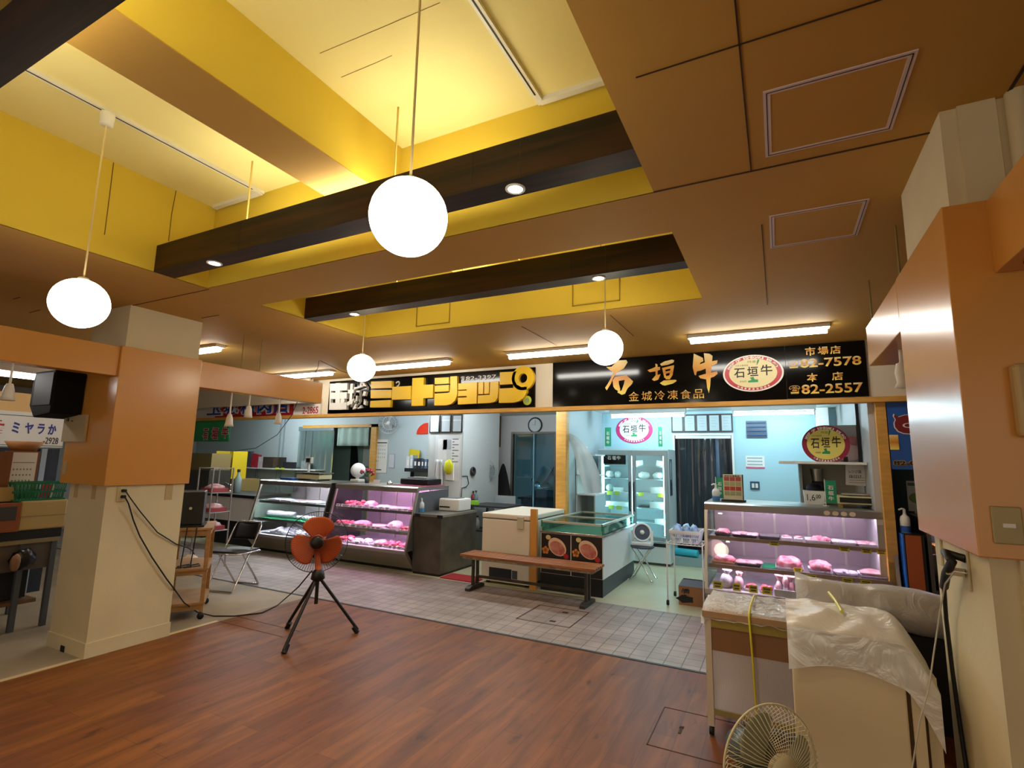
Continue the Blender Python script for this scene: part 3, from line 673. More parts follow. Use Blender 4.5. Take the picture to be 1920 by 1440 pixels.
# ================================================================ DISPLAY CASES AND MEAT
g_pink = glow('led_pink', (1, .55, .98), L_PINK); g_cool = glow('led_cool', (.86, .93, 1), L_WHITE); g_lil = glow('led_lilac', (.95, .72, 1), L_PINK*.62)
mat_caseback = mat('case_back', 'a89aa0', .35, metal=.3)
def meat_mat(n, c, c2, sc=16): return mat(n, c, .38, var=(sc, 0, (1, 1, 1)), col2=c2)
mm_pink = meat_mat('meat_pink', 'd4607a', 'ecc0c4'); mm_red = meat_mat('meat_red', 'b82a40', 'd87884', 22); mm_pale = meat_mat('meat_pale', 'e6ccd0', 'cc8a98'); mm_white = meat_mat('meat_wrapped', 'e2dce6', 'b8acc0', 20)
mm_dark = meat_mat('meat_dark', '9c2a3a', 'c86a70', 20)
mat_tray_b = mat('tray_black', '121016', .35); mat_tray_w = mat('tray_white', 'e6e2e6', .4); mat_tray_s = mat('tray_silver', 'b8b4be', .25, metal=.8)
mat_card_y = mat('price_card_yellow', 'e2cf20', .5); mat_card_w = mat('price_card_white', 'e4dce6', .5)
mat_greenmat = mat('green_mat', '1f8a5e', .7)
def case(name, label, x0, x1, led, shelves=(.80, .525, .30), tags=False, dark_side=None):
    t = T(name, label, 'display case', ((x0+x1)/2, 6.3, 0))
    p = MB(); p.prism([(5.98, .045), (5.80, .26), (5.80, .30), (5.83, .30), (6.02, .05)], 'x', x0, x1); p.box(x0, x1, 6.0, 6.78, .045, .28); p.build('base_panel', mat_steel, t)
    MB().box(x0+.02, x1-.02, 6.02, 6.75, 0, .045).build('kick_plate', mat_blk, t)
    MB().prism([(6.0, 1.07), (5.99, 1.135), (6.02, 1.15), (6.78, 1.15), (6.78, 1.10), (6.05, 1.10), (6.03, 1.07)], 'x', x0, x1).build('top_panel', mat_steel, t)
    for a, nm in ((x0, 'side'), (x1-.025, 'side')):
        prof = [(5.815, .30), (6.005, 1.07), (6.78, 1.10), (6.78, .30)]
        MB().prism(prof, 'x', a, a+.025).build('side_glass', mat_glass if dark_side is None or a == x0 else mat('case_side_grey', '53565a', .5), t)
        MB().prism([(5.80, .30), (5.995, 1.07), (6.03, 1.07), (5.835, .30)], 'x', a-.001, a+.026).build('edge_trim', mat_steel, t)
    MB().box(x0+.026, x1-.026, 6.70, 6.72, .30, 1.10).build('back_panel', mat_caseback, t)
    ms = MB()
    for k in range(1, 5): ms.box(x0+(x1-x0)*k/5-.012, x0+(x1-x0)*k/5+.012, 6.685, 6.70, .30, 1.09)
    ms.build('back_mullion', mat_steel, t)
    MB().add([(x0+.026, 5.822, .305), (x1-.026, 5.822, .305), (x1-.026, 6.012, 1.068), (x0+.026, 6.012, 1.068)], [(0, 1, 2, 3)]).build('front_glass', mat_glass, t)
    for i, z in enumerate(shelves[:2]):
        yf = 5.822+(z-.305)*.249+.05
        s = MB().box(x0+.03, x1-.03, yf, 6.68, z-.012, z).build('shelf', mat('shelf_steel', 'bdb8bd', .3, metal=.6), t)
        MB().box(x0+.03, x1-.03, yf-.008, yf, z-.03, z+.008).build('shelf_lip', mat('lip_grille', 'a88a7c', .4) if tags else mat_chrome, s)
        MB().box(x0+.05, x1-.05, yf+.004, yf+.02, z-.026, z-.013).build('led_strip', led, s)
    MB().box(x0+.05, x1-.05, 6.03, 6.055, 1.075, 1.095).build('led_strip', led, t)
    MB().box(x0+.03, x1-.03, 5.84, 6.68, .285, shelves[2]).build('deck', mat('shelf_white', 'd5d0d8', .35), t)
    return t
CA = (-7.87, -6.21); CB_ = (-6.12, -4.555); CR = (-.735, .915)
case('display_case', 'left meat display case with white light, half behind the folding chair', *CA, g_cool)
case('display_case', 'middle meat display case glowing pink behind the orange fan', *CB_, g_pink, dark_side=1)
tc_ = case('display_case', 'right meat display case with yellow price cards behind the wrapped bundles', *CR, g_lil, tags=True)
gl = MB().prism([(5.98, .05), (5.80, .26), (5.80, .3), (5.995, 1.07), (6.0, 1.15), (6.6, 1.15), (6.6, .05)], 'x', CB_[0]-.085, CB_[0]-.005)
tag(gl.build('gap_shade_panel', mat_blk), 'black strip as gap shade between the white lit and the pink lit display cases', 'panel')  # black panel stands in for the darkness of the gap between the cases
for i in range(4):
    q = at(1552+i*16, 984, y=5.985)
    MB().lathe([(.0, .002), (.022, .002)], (q.x, 5.99, 1.10+.005), (0, -1, .1), 20, sx=1.2).build('round_sticker', mat('sticker_beige', 'd8c6b0', .6), tc_)

def shelf_item(kind, px0, px1, pyc, ysh, zsh, name, label, group, seed, mats=(None, None), h=.06, d=None):
    xa, xb = at(px0, pyc, y=ysh).x, at(px1, pyc, y=ysh).x
    w = abs(xb-xa); cx = (xa+xb)/2; d = d or min(.30, max(.16, w*1.1)); yc = ysh+d/2
    rnd = random.Random(seed); tm, mm = mats
    if kind == 'bag':
        b = MB(); b.ball((cx, yc, zsh+h*.52), (w/2, d/2, h*.55), 18, 10, amp=.22, seed=seed, flat=.95, freq=3)
        b.lathe([(.012, 0), (.02, h*.12), (.05*min(1, w/.12), h*.4), (.045*min(1, w/.12), h*.42)], (cx+w*.05, yc, zsh+h*.98), (rnd.uniform(-.2, .2), -.1, 1), 10)
        return tag(b.build(name, mm), label, 'meat', group)
    if kind == 'roll':
        b = MB(); n = 10; r = h/2
        prof = [(0, -w/2), (r*.8, -w/2), (r, -w/2+.02)]+[(r*(1+.08*math.sin(i*2+seed)), -w/2+w*i/6) for i in range(1, 6)]+[(r, w/2-.02), (r*.7, w/2), (0, w/2)]
        b.lathe(prof, (cx, yc, zsh+r), (1, .25, 0), 16)
        t = T(name, label, 'meat', (cx, yc, zsh), group); o = b.build('meat', mm, t)
        e = MB(); e.lathe([(0, .003), (r*.72, .002), (r*.78, -.003)], (cx-w/2*.97, yc-w/2*.24, zsh+r), (-1, -.25, 0), 16); e.build('cut_face', mats[0] or mm_dark, t); return t
    if kind == 'pack':
        b = MB().box(xa+.004, xb-.004, ysh, ysh+d, zsh, zsh+h); t = T(name, label, 'meat', (cx, yc, zsh), group); b.build('tray', tm or mat_tray_w, t, .006)
        m = MB(); m.ball((cx, yc, zsh+h), (w*.42, d*.40, .018), 14, 8, amp=.2, seed=seed); m.build('meat', mm, t); return t
    t = T(name, label, 'meat', (cx, yc, zsh), group)
    g = MB(); th = .004; tz = .028; x0, x1, y0, y1 = xa+.004, xb-.004, ysh, ysh+d; f = .012
    g.box(x0+f, x1-f, y0+f, y1-f, zsh+.001, zsh+.005)
    for q in [((x0+f, y0+f), (x1-f, y0+f), (x1, y0), (x0, y0)), ((x1-f, y0+f), (x1-f, y1-f), (x1, y1), (x1, y0)), ((x1-f, y1-f), (x0+f, y1-f), (x0, y1), (x1, y1)), ((x0+f, y1-f), (x0+f, y0+f), (x0, y0), (x0, y1))]:
        g.add([(*q[0], zsh+.003), (*q[1], zsh+.003), (*q[2], zsh+tz), (*q[3], zsh+tz)], [(0, 1, 2, 3)])
    g.build('tray', tm or mat_tray_w, t, solid=.003)
    if kind == 'empty': return t
    m = MB()
    if kind == 'slices':
        n = max(3, int(w/.045))
        for i in range(n): m.ball((x0+.03+(w-.07)*i/(n-1), yc+rnd.uniform(-.03, .03), zsh+h*.45+rnd.uniform(0, .008)), (.05, d*.36, h*.5), 12, 8, amp=.25, seed=seed+i)
    elif kind == 'pile':
        n = max(4, int(w*d/.006))
        for i in range(min(n, 16)): m.ball((x0+.03+rnd.random()*(w-.06), y0+.035+rnd.random()*(d-.07), zsh+h*.35+rnd.random()*h*.45), (.038, .042, .028), 10, 7, amp=.35, seed=seed+i)
        m.ball((cx, yc, zsh+h*.3), (w*.42, d*.4, h*.35), 14, 8, amp=.2, seed=seed)
    else:   # joint
        m.ball((cx, yc, zsh+h*.5), (w*.44, d*.42, h*.55), 22, 14, amp=.25, seed=seed, flat=.85, freq=1.7)
        m.ball((cx+w*.2, yc-d*.1, zsh+h*.4), (w*.22, d*.3, h*.42), 16, 10, amp=.3, seed=seed+9, flat=.85)
    m.build('meat', mm, t)
    return t
def card(px0, px1, py, y, z0, h, m, label, group, mark=True, tilt=.35):
    xa, xb = at(px0, py, y=y).x, at(px1, py, y=y).x
    t = T('price_card', label, 'price card', ((xa+xb)/2, y, z0), group)
    b = MB(); b.add([(xa, y, z0), (xb, y, z0), (xb, y+h*tilt, z0+h), (xa, y+h*tilt, z0+h)], [(0, 1, 2, 3)]); b.build('card', m, t, solid=.002)
    if mark:
        k = MB(); w = xb-xa
        for a, c, e, f in ((.12, .88, .55, .8), (.2, .8, .2, .42)):
            k.add([(xa+w*a, y-.0015+h*tilt*e, z0+h*e), (xa+w*c, y-.0015+h*tilt*e, z0+h*e), (xa+w*c, y-.0015+h*tilt*f, z0+h*f), (xa+w*a, y-.0015+h*tilt*f, z0+h*f)], [(0, 1, 2, 3)])
        k.build('print', mat('card_print', '5a4a28' if m is mat_card_y else 'a89ab4', .6), t)
    return t
ORD = ['first', 'second', 'third', 'fourth', 'fifth', 'sixth', 'seventh', 'eighth', 'ninth', 'tenth']
# ---- right case
rt = [('joint', 1339, 1370, (mat_tray_b, mm_pink), .07, 'round black dish of pink marbled meat at the left end'), ('slices', 1372, 1420, (mat_tray_b, mm_pale), .045, 'black tray of pale pink slices left of the empty tray'),
      ('empty', 1421, 1463, (mat_tray_b, None), .04, 'empty black tray'), ('pack', 1464, 1485, (mat_card_w, mm_pale), .035, 'pale yellow packet just right of the empty tray'), ('pack', 1487, 1506, (mat_card_w, mm_pink), .035, 'pale packet left of the large wrapped plate'),
      ('pile', 1508, 1557, (mat_tray_w, mm_pink), .045, 'large wrapped white plate of mixed pink cuts'), ('slices', 1559, 1605, (mat_tray_w, mm_white), .04, 'wrapped white plate of whitish slices'), ('slices', 1607, 1660, (mat_tray_w, mm_pale), .04, 'wrapped plate of pale slices at the right end')]
for i, q in enumerate(rt): shelf_item(q[0], q[1], q[2], 1000, 6.06, .80, 'meat_tray', q[5]+', top shelf of right case', 'meat on the top shelf of the right case', 100+i, q[3], q[4])
rm = [('joint', 1333, 1378, (mat('box_kraft', 'c9a27c', .6), mm_pink), .085, 'kraft tray heaped with pink meat at the left end'), ('slices', 1380, 1427, (mat_tray_b, mm_pale), .05, 'black tray of pale slices beside the kraft tray'),
      ('joint', 1453, 1507, (mat_tray_w, mm_pink), .12, 'tall mound of wrapped pink meat on a white tray'), ('joint', 1514, 1562, (mat_tray_s, mm_pink), .11, 'tied pink roast on a dark tray'),
      ('slices', 1564, 1608, (mat_tray_s, mm_white), .045, 'silver tray of greyish slices'), ('joint', 1610, 1664, (mat_tray_s, mm_pale), .07, 'silver tray with red strip and pink roll at right')]
for i, q in enumerate(rm): shelf_item(q[0], q[1], q[2], 1052, 5.98, .525, 'meat_tray', q[5]+', middle shelf of right case', 'meat on the middle shelf of the right case', 140+i, q[3], q[4])
rb = [('bag', 1349, 1373, (0, mm_white), .13, 'leftmost clear bag of pink meat'), ('bag', 1376, 1393, (0, mm_pale), .12, 'second bag, just left of the second yellow card'), ('pile', 1394, 1420, (mat_tray_w, mm_dark), .06, 'small tray of dark red pieces'), ('pile', 1422, 1449, (mat_tray_w, mm_red), .06, 'red meat tray left of the white box')]
for i, q in enumerate(rb): shelf_item(q[0], q[1], q[2], 1098, 5.90, .30, 'meat_bag' if q[0] == 'bag' else 'meat_tray', q[5]+', bottom deck of right case', 'meat on the bottom deck of the right case', 170+i, q[3], q[4])
xa, xb = at(1452, 1105, y=5.88).x, at(1504, 1105, y=5.88).x
tb = T('bag_box', 'low white box of knotted meat bags on the bottom deck of the right display case', 'box', ((xa+xb)/2, 5.95, .30))
g = MB(); g.box(xa, xb, 5.86, 5.87, .30, .36); g.box(xa, xb, 6.07, 6.08, .30, .36); g.box(xa, xa+.008, 5.87, 6.07, .30, .36); g.box(xb-.008, xb, 5.87, 6.07, .30, .36); g.box(xa, xb, 5.87, 6.07, .30, .306); g.build('box', mat_tray_w, tb)
for i, (fx, zz) in enumerate(((.18, .31), (.42, .36), (.62, .31), (.84, .31))):
    w = (xb-xa)*.24; cx = xa+(xb-xa)*fx; b = MB(); b.ball((cx, 5.97, zz+.06), (w*.55, .06, .055), 16, 10, amp=.2, seed=300+i, freq=3); b.lathe([(.01, 0), (.015, .015), (.045, .055)], (cx, 5.97, zz+.112), (.1, 0, 1), 10)
    tag(b.build('meat_bag', mm_pale), ['leftmost knotted bag standing in the low white box', 'raised knotted bag, second from the left in the low white box', 'knotted bag, third from the left in the low white box', 'rightmost knotted bag in the low white box'][i], 'meat', 'knotted bags in the white box')
gm = MB().box(at(1428, 1052, y=6).x, at(1455, 1052, y=6).x, 6.0, 6.3, .526, .530); tag(gm.build('green_mat', mat_greenmat), 'bare green mat on the middle shelf of the right display case', 'mat')
q = at(1341, 1020, y=6.2); b = MB().lathe([(0, .008), (.10, .008), (.10, 0), (0, 0)], (q.x, 6.30, .63), (0, -1, .15), 28, sm=False)
tag(b.build('round_board', mat('board_beige', 'cdb9a8', .6)), 'round beige board leaning behind the kraft tray in the right display case', 'board')
for i, (a, b_) in enumerate(((1442, 1460), (1572, 1591), (1613, 1632), (1642, 1659))):
    card(a, b_, 1006, 5.985, .755, .045, mat_card_y, f'yellow price card, {ORD[i]} from left, top shelf rail of right case', 'yellow price cards', tilt=.1)
for i, (a, b_) in enumerate(((1510, 1530), (1578, 1597), (1612, 1632))):
    card(a, b_, 1066, 5.912, .475, .048, mat_card_y, f'yellow price card, {ORD[i]} from left, middle shelf rail of right case', 'yellow price cards', tilt=.1)
card(1487, 1503, 1054, 5.955, .527, .04, mat_card_y, 'yellow price card leaning on the mound of wrapped meat', 'yellow price cards')
for i, (a, b_) in enumerate(((1337, 1354), (1374, 1388), (1404, 1420), (1429, 1446))):
    card(a, b_, 1095, 5.862, .302, .07, mat_card_y, f'yellow price card, {ORD[i]} from left, bottom deck of right case', 'yellow price cards', tilt=.15)
# ---- pink case
bt = [('pile', 640, 674, mm_red, .09, 'heap of deep pink meat at the left'), ('joint', 675, 696, mm_pale, .10, 'tall clear bag of pale meat beside the pink heap'), ('slices', 698, 726, mm_white, .05, 'flat whitish packs in the middle'), ('slices', 727, 754, mm_pale, .045, 'flat pale packs right of the middle'), ('slices', 756, 770, mm_pink, .04, 'small tray at the right end')]
for i, q in enumerate(bt): shelf_item(q[0], q[1], q[2], 943, 6.04, .80, 'meat_tray', q[5]+', top shelf of pink case', 'meat on the top shelf of the pink case', 200+i, (mat_tray_w, q[3]), q[4])
bm_ = [('pile', 622, 646, mm_red, .07, 'deep pink pieces at the left'), ('joint', 648, 685, mm_pink, .08, 'long pale pink joint next to the deep pink pieces'), ('slices', 690, 714, mm_pale, .06, 'row of pale slices in the middle'), ('joint', 716, 744, mm_pale, .12, 'tall marbled roll, highest'), ('pile', 747, 768, mm_red, .09, 'red pieces at the right end')]
for i, q in enumerate(bm_): shelf_item(q[0], q[1], q[2], 980, 5.97, .525, 'meat_tray', q[5]+', middle shelf of pink case', 'meat on the middle shelf of the pink case', 220+i, (mat_tray_w, q[3]), q[4])
bb = [('pile', 620, 645, mm_red, .07, 'leftmost heap of pink meat, behind the fan'), ('pile', 647, 668, mm_pale, .07, 'pale heap next to the leftmost one'), ('pile', 670, 692, mm_white, .07, 'white wrapped heap in the middle'), ('joint', 694, 716, mm_pink, .08, 'pink rolled joint right of the white heap'), ('pile', 717, 738, mm_red, .08, 'heap of red balls'), ('pile', 739, 760, mm_red, .08, 'heap of red cubes at the right end')]
for i, q in enumerate(bb): shelf_item(q[0], q[1], q[2], 1010, 5.90, .30, 'meat_tray', q[5]+', bottom deck of pink case', 'meat on the bottom deck of the pink case', 240+i, (mat_tray_w, q[3]), q[4])
for z, y, py, xs, nm in ((.805, 5.995, 948, ((630, 637), (639, 656), (660, 668), (669, 680), (692, 701), (709, 717), (721, 730), (745, 753), (755, 765)), 'top shelf'), (.53, 5.925, 988, ((631, 639), (641, 654), (656, 666), (667, 675), (677, 686), (687, 694), (696, 702), (704, 712)), 'middle shelf'), (.302, 5.865, 1020, ((664, 672), (700, 708), (710, 716), (728, 734), (736, 742), (744, 752)), 'bottom deck')):
    for i, (a, b_) in enumerate(xs): card(a, b_, py, y, z, .04, mat_card_w, f'small white price card, {ORD[i]} from left, {nm} of pink case', 'white price cards', mark=True)
# ---- white lit case
for i, q in enumerate([('slices', 503, 524, mm_white, .04, 'white packs at the left end'), ('slices', 526, 545, mm_white, .035, 'second white pack'), ('pack', 547, 572, mm_pale, .02, 'flat yellowish board'), ('pack', 574, 592, mm_white, .03, 'white pack near the right end')]): shelf_item(q[0], q[1], q[2], 938, 6.05, .80, 'meat_tray', q[5]+' of the top shelf in the white lit case', 'packs on the top shelf of the white lit case', 260+i, (mat_tray_w, q[3]), q[4])
for i, q in enumerate([('roll', 490, 513, mm_white, .11, 'left of the two thick wrapped ham rolls'), ('roll', 514, 537, mm_white, .11, 'right of the two thick wrapped ham rolls'), ('roll', 546, 574, mm_white, .07, 'thin wrapped roll in the middle'), ('roll', 577, 600, mm_white, .07, 'thin wrapped roll nearest the fan')]): shelf_item(q[0], q[1], q[2], 970, 5.99, .53, 'ham_roll', q[5]+', on the green mat, white lit case', 'ham rolls in the white lit case', 270+i, (mm_dark, q[3]), q[4])
gm = MB().box(CA[0]+.05, CA[1]-.05, 5.96, 6.5, .5255, .5295); tag(gm.build('green_mat', mat_greenmat), 'long green mat under the ham rolls in the white lit case', 'mat')
for i, q in enumerate([(488, 530, 'left pile of frosty white bags'), (534, 585, 'right pile of frosty white bags')]): shelf_item('pile', q[0], q[1], 1002, 5.89, .30, 'meat_tray', q[2]+', bottom deck of white lit case', 'bags on the bottom deck of the white lit case', 280+i, (mat_tray_w, mm_white), .085, .4)

# ================================================================ RIGHT SHOP
g_shop = glow('shop_tube_glow', (.66, .90, 1), L_SHOP)
def px_box(mb, px0, py0, px1, py1, y, d, mi=0):
    """box whose front face fills the seen rectangle (left, top, right, bottom) at depth y, going back d"""
    a = at(px0, py1, y=y); b = at(px1, py0, y=y); mb.box(a.x, b.x, y, y+d, a.z, b.z, mi); return a, b
for px0, px1, lab in ((1144, 1286, 'cold white tube light above the oval crest in the right shop'), (1372, 1530, 'cold white tube light above the blue wall, right of the certificates')):
    xa, xb = at(px0, 772, y=8.3).x, at(px1, 768, y=8.3).x
    t = T('tube_light', lab, 'ceiling light', ((xa+xb)/2, 8.3, SZ), 'cold tube lights in the right shop')
    MB().box(xa, xb, 8.26, 8.34, 2.335, SZ).build('housing', mat_wpl, t)
    MB().tube([(xa+.03, 8.3, 2.295), (xb-.03, 8.3, 2.295)], .017, 10).build('tube', g_shop, t)
    for x in (xa+.02, xb-.02): MB().box(x-.012, x+.012, 8.28, 8.32, 2.27, 2.335).build('socket', mat_wpl, t)
# glass door fridge
FX0, FX1, FY = -2.66, -1.53, 8.30
t = T('glass_door_fridge', 'tall white two-door glass fridge under the wall crest', 'fridge', ((FX0+FX1)/2, 8.6, 0))
b = MB(); b.box(FX0, FX0+.04, FY+.05, 8.95, .04, 1.77); b.box(FX1-.04, FX1, FY+.05, 8.95, .04, 1.77); b.box(FX0+.04, FX1-.04, FY+.05, 8.95, 1.70, 1.77); b.box(FX0+.04, FX1-.04, FY+.05, 8.95, .04, .36); b.box(FX0+.04, FX1-.04, 8.91, 8.95, .36, 1.70); b.build('cabinet', mat('fridge_white', 'cfd8da', .4), t)
MB().box(FX0+.02, FX1-.02, FY+.08, 8.9, 0, .04).build('plinth', mat_dsteel, t)
MB().box(FX0+.45, FX1-.05, FY+.046, FY+.05, .28, .33).build('grille', mat_blk, t)
g_fr = glow('fridge_glow', (.45, .86, 1), L_FRIDGE)
for x0, x1, nm in ((FX0+.01, (FX0+FX1)/2-.005, 0), ((FX0+FX1)/2+.005, FX1-.01, 1)):
    d = MB(); w = .055
    d.box(x0, x0+w, FY, FY+.045, .37, 1.75); d.box(x1-w, x1, FY, FY+.045, .37, 1.75); d.box(x0+w, x1-w, FY, FY+.045, .37, .43); d.box(x0+w, x1-w, FY, FY+.045, 1.67, 1.75)
    o = d.build('door', mat('door_frame_grey', '9fb0b6', .35, metal=.4), t, .004)
    MB().box(x0+w, x1-w, FY+.02, FY+.026, .43, 1.67).build('door_glass', mat_glass, o)
    hx = x1-.03 if nm == 0 else x0+.03
    MB().tube([(hx, FY-.002, .80), (hx, FY-.035, .83), (hx, FY-.035, 1.22), (hx, FY-.002, 1.25)], .012, 8).build('handle', mat_blk, o)
for xm in (FX0+.075, (FX0+FX1)/2, FX1-.075): MB().box(xm-.012, xm+.012, FY+.06, FY+.08, .45, 1.66).build('light_strip', g_fr, t)
for z in (.62, .85, 1.08, 1.30, 1.50): MB().box(FX0+.05, FX1-.05, FY+.1, 8.90, z-.012, z).build('shelf', mat('shelf_grey', 'b8c4c8', .5), t)
a = at(1131, 870, y=FY+.015); c = at(1173, 853, y=FY+.015)
pb = MB().box(a.x, c.x, FY+.012, FY+.018, a.z, c.z).build('door_sign', mat_sign, t)
k = MB()
for ch, q in (('石', (1139, 862, 1146, 855)), ('垣', (1148, 862, 1155, 855)), ('牛', (1156, 862, 1164, 855))): text_px(k, ch, *q, FY+.0115, .001, .03)
k.build('door_sign_writing', mat_wlet, pb)
# goods on the fridge shelves
rnd = random.Random(5)
goods = [(1133, 1148, 1.30, 'bag'), (1150, 1160, 1.30, 'bag'), (1134, 1144, 1.08, 'bag'), (1150, 1163, 1.08, 'tub'), (1194, 1216, 1.30, 'bag'), (1222, 1242, 1.30, 'bag'), (1193, 1206, 1.50, 'tag'), (1231, 1244, 1.50, 'tag'),
         (1219, 1243, 1.08, 'basket'), (1217, 1243, .85, 'basket'), (1136, 1176, .85, 'tub'), (1226, 1242, .62, 'tub'), (1196, 1216, .85, 'tray')]
glabs = ['white bag at the left of the second shelf behind the left fridge door', 'small bag beside the white bag behind the left fridge door', 'tall white packet low behind the left fridge door', 'dark tray with tubs behind the left fridge door', 'flat bag on the second shelf behind the right fridge door', 'clear packet at the right of the second shelf behind the right fridge door', 'tilted white tag at the left of the top shelf behind the right fridge door', 'white tag at the right of the top shelf behind the right fridge door',
         'white basket on the middle shelf behind the right fridge door', 'white basket low behind the right fridge door', 'long pale tub low behind the left fridge door', 'box at the bottom right behind the right fridge door', 'dark flat tray beside the low white basket behind the right fridge door']
for i, (p0, p1, z, kd) in enumerate(goods):
    xa, xb = at(p0, 900, y=8.45).x, at(p1, 900, y=8.45).x; b = MB()
    if kd == 'bag': b.ball(((xa+xb)/2, 8.55, z+.055), ((xb-xa)/2, .09, .06), 14, 9, amp=.25, seed=i, flat=.92, freq=3)
    elif kd == 'tag': b.obox(((xa+xb)/2, 8.46, z+.05), (xb-xa, .004, .085), (-12, 8 if i % 2 else -8, 0))
    elif kd == 'basket':
        b.prism([(xa+.015, z+.001), (xb-.015, z+.001), (xb, z+.10), (xa, z+.10)], 'y', 8.44, 8.46); b.box(xa, xb, 8.46, 8.7, z+.001, z+.01); b.box(xa, xa+.01, 8.46, 8.7, z+.01, z+.1); b.box(xb-.01, xb, 8.46, 8.7, z+.01, z+.1)
    elif kd == 'tray': b.box(xa, xb, 8.45, 8.7, z+.001, z+.03)
    else: b.box(xa, xb, 8.45, 8.65, z+.001, z+.07)
    tag(b.build({'bag': 'food_bag', 'tag': 'shelf_tag', 'basket': 'basket', 'tray': 'tray', 'tub': 'tub'}[kd], mat_tray_b if kd == 'tray' else mat_wpl), glabs[i], 'goods', 'goods in the glass door fridge')
for i, (p, z) in enumerate(((1142, 1.06), (1156, 1.06), (1201, 1.06), (1237, 1.06), (1145, .83), (1160, .83))):
    xa, xb = at(p-5, 920, y=8.37).x, at(p+5, 920, y=8.37).x
    b = MB().box(xa, xb, 8.392, 8.399, z-.03, z+.03); tag(b.build('price_card', mat('card_lime', 'c6d83a', .5)), ['lime price card, upper left on the left fridge door shelf', 'lime price card, upper right on the left fridge door shelf', 'lime price card left on the right fridge door shelf', 'lime price card on the basket in the right fridge half', 'lime price card, lower left behind the left fridge door', 'lime price card, lower right behind the left fridge door'][i], 'price card', 'lime price cards in the fridge')
MB_poster = MB(); a = at(1257, 905, y=8.4)
MB_poster.box(FX1, FX1+.004, 8.42, 8.62, 1.05, 1.62); pp = T('poster', 'narrow knife poster on the right side of the glass door fridge', 'poster', (FX1, 8.5, 1.05)); MB_poster.build('sheet', mat('poster_navy', '2a4458', .5), pp)
MB().prism([(8.47, 1.3), (8.53, 1.3), (8.55, 1.5), (8.52, 1.6), (8.47, 1.55)], 'x', FX1+.004, FX1+.006).build('blade_picture', mat('blade_pale', 'b8c4c8', .4), pp)
MB().box(FX1+.004, FX1+.006, 8.46, 8.56, 1.07, 1.25).build('label', mat_blk, pp)
# small green flags on the fridge and on the case
def flag(x, y, z, h, wd, lab, dirx=1):
    t = T('counter_flag', lab, 'flag', (x, y, z), 'small green beef flags')
    MB().cyl((x, y, z+.004), (x, y, z+h), .004, n=8).build('pole', mat_wpl, t); MB().lathe([(0, .006), (.03, .005), (.03, 0), (0, 0)], (x, y, z), n=14).build('base', mat_wpl, t)
    MB().box(min(x, x+dirx*wd), max(x, x+dirx*wd), y-.002, y+.002, z+h*.12, z+h*.97).build('cloth', mat('flag_green', '1f8a62', .7), t)
    k = MB()
    for i, ch in enumerate('石垣牛'):
        xx = x+dirx*wd*.5-wd*.25; zz = z+h*(.62-.2*i); letter(k, ch, (xx, y-.003, zz), (wd*.5, 0, 0), (0, 0, h*.15), .001, .03)
    k.build('writing', mat_wlet, t)
q = at(1134, 838, y=8.45); flag(q.x, 8.45, 1.772, .37, .11, 'green beef flag on the left end of the fridge top')
q = at(1243, 838, y=8.45); flag(q.x, 8.45, 1.772, .37, .07, 'green beef flag on the right end of the fridge top', -1)
# certificates
for i in range(5):
    p0 = 1259+i*23.0; p1 = p0+22; a = at(p0, 810-i*.4, y=8.97); c = at(p1, 777-i*.4, y=8.97)
    t = T('certificate', f'black framed certificate over the curtained doorway, {ORD[i]} from the left', 'certificate', ((a.x+c.x)/2, 8.99, a.z), 'certificates over the doorway')
    MB().box(a.x, c.x, 8.975, 8.998, 2.07, 2.37).build('frame', mat('frame_dark', '2a2220', .4), t); MB().box(a.x+.022, c.x-.022, 8.972, 8.975, 2.095, 2.345).build('sheet', mat('cert_paper', 'b9c8cc', .6), t)
    k = MB()
    for j in range(4): k.box(a.x+.05, c.x-.05-.02*(j % 2), 8.9712, 8.972, 2.30-.045*j, 2.304-.045*j)
    k.build('print', mat('cert_ink', '7c8c94', .6), t)
# louvre, notice, switch, box on the blue wall
def wall_px(px0, py0, px1, py1, y=9.0): a = at(px0, py1, y=y); b = at(px1, py0, y=y); return a.x, b.x, a.z, b.z
x0, x1, z0, z1 = wall_px(1400, 789, 1437, 821); t = T('louvre_vent', 'dark blue louvre vent in the pale blue wall', 'vent', ((x0+x1)/2, 9, z0))
MB().box(x0, x1, 8.97, 9.0, z0, z1).build('frame', mat('vent_dark', '2c3c54', .4), t)
for i in range(4): MB().obox(((x0+x1)/2, 8.965, z0+.04+(z1-z0-.06)*i/3.2), (x1-x0-.03, .03, .006), (35, 0, 0)).build('slat', mat('vent_blue', '3d5a80', .4), t)
x0, x1, z0, z1 = wall_px(1399, 855, 1433, 878); t = T('notice', 'small white notice with pink stripe on the pale blue wall', 'notice', ((x0+x1)/2, 9, z0))
MB().box(x0, x1, 8.994, 9.0, z0, z1).build('sheet', mat_paper, t); MB().box(x0, x1, 8.992, 8.994, z0, z0+.025).build('stripe', mat('notice_pink', 'c05878', .5), t)
k = MB()
for j in range(3): k.box(x0+.02, x1-.03, 8.992, 8.994, z0+.05+.05*j, z0+.07+.05*j)
k.build('print', mat('notice_grey', '9aa8b0', .6), t)
x0, x1, z0, z1 = wall_px(1407, 903, 1424, 918); t = T('light_switch', 'double light switch plate on the pale blue wall', 'switch', ((x0+x1)/2, 9, z0))
MB().box(x0, x1, 8.985, 9.0, z0, z1).build('plate', mat('switch_navy', '27425c', .4), t)
for f in (.18, .56): MB().box(x0+(x1-x0)*f, x0+(x1-x0)*(f+.27), 8.978, 8.985, z0+.03, z1-.03).build('rocker', mat_wpl, t)
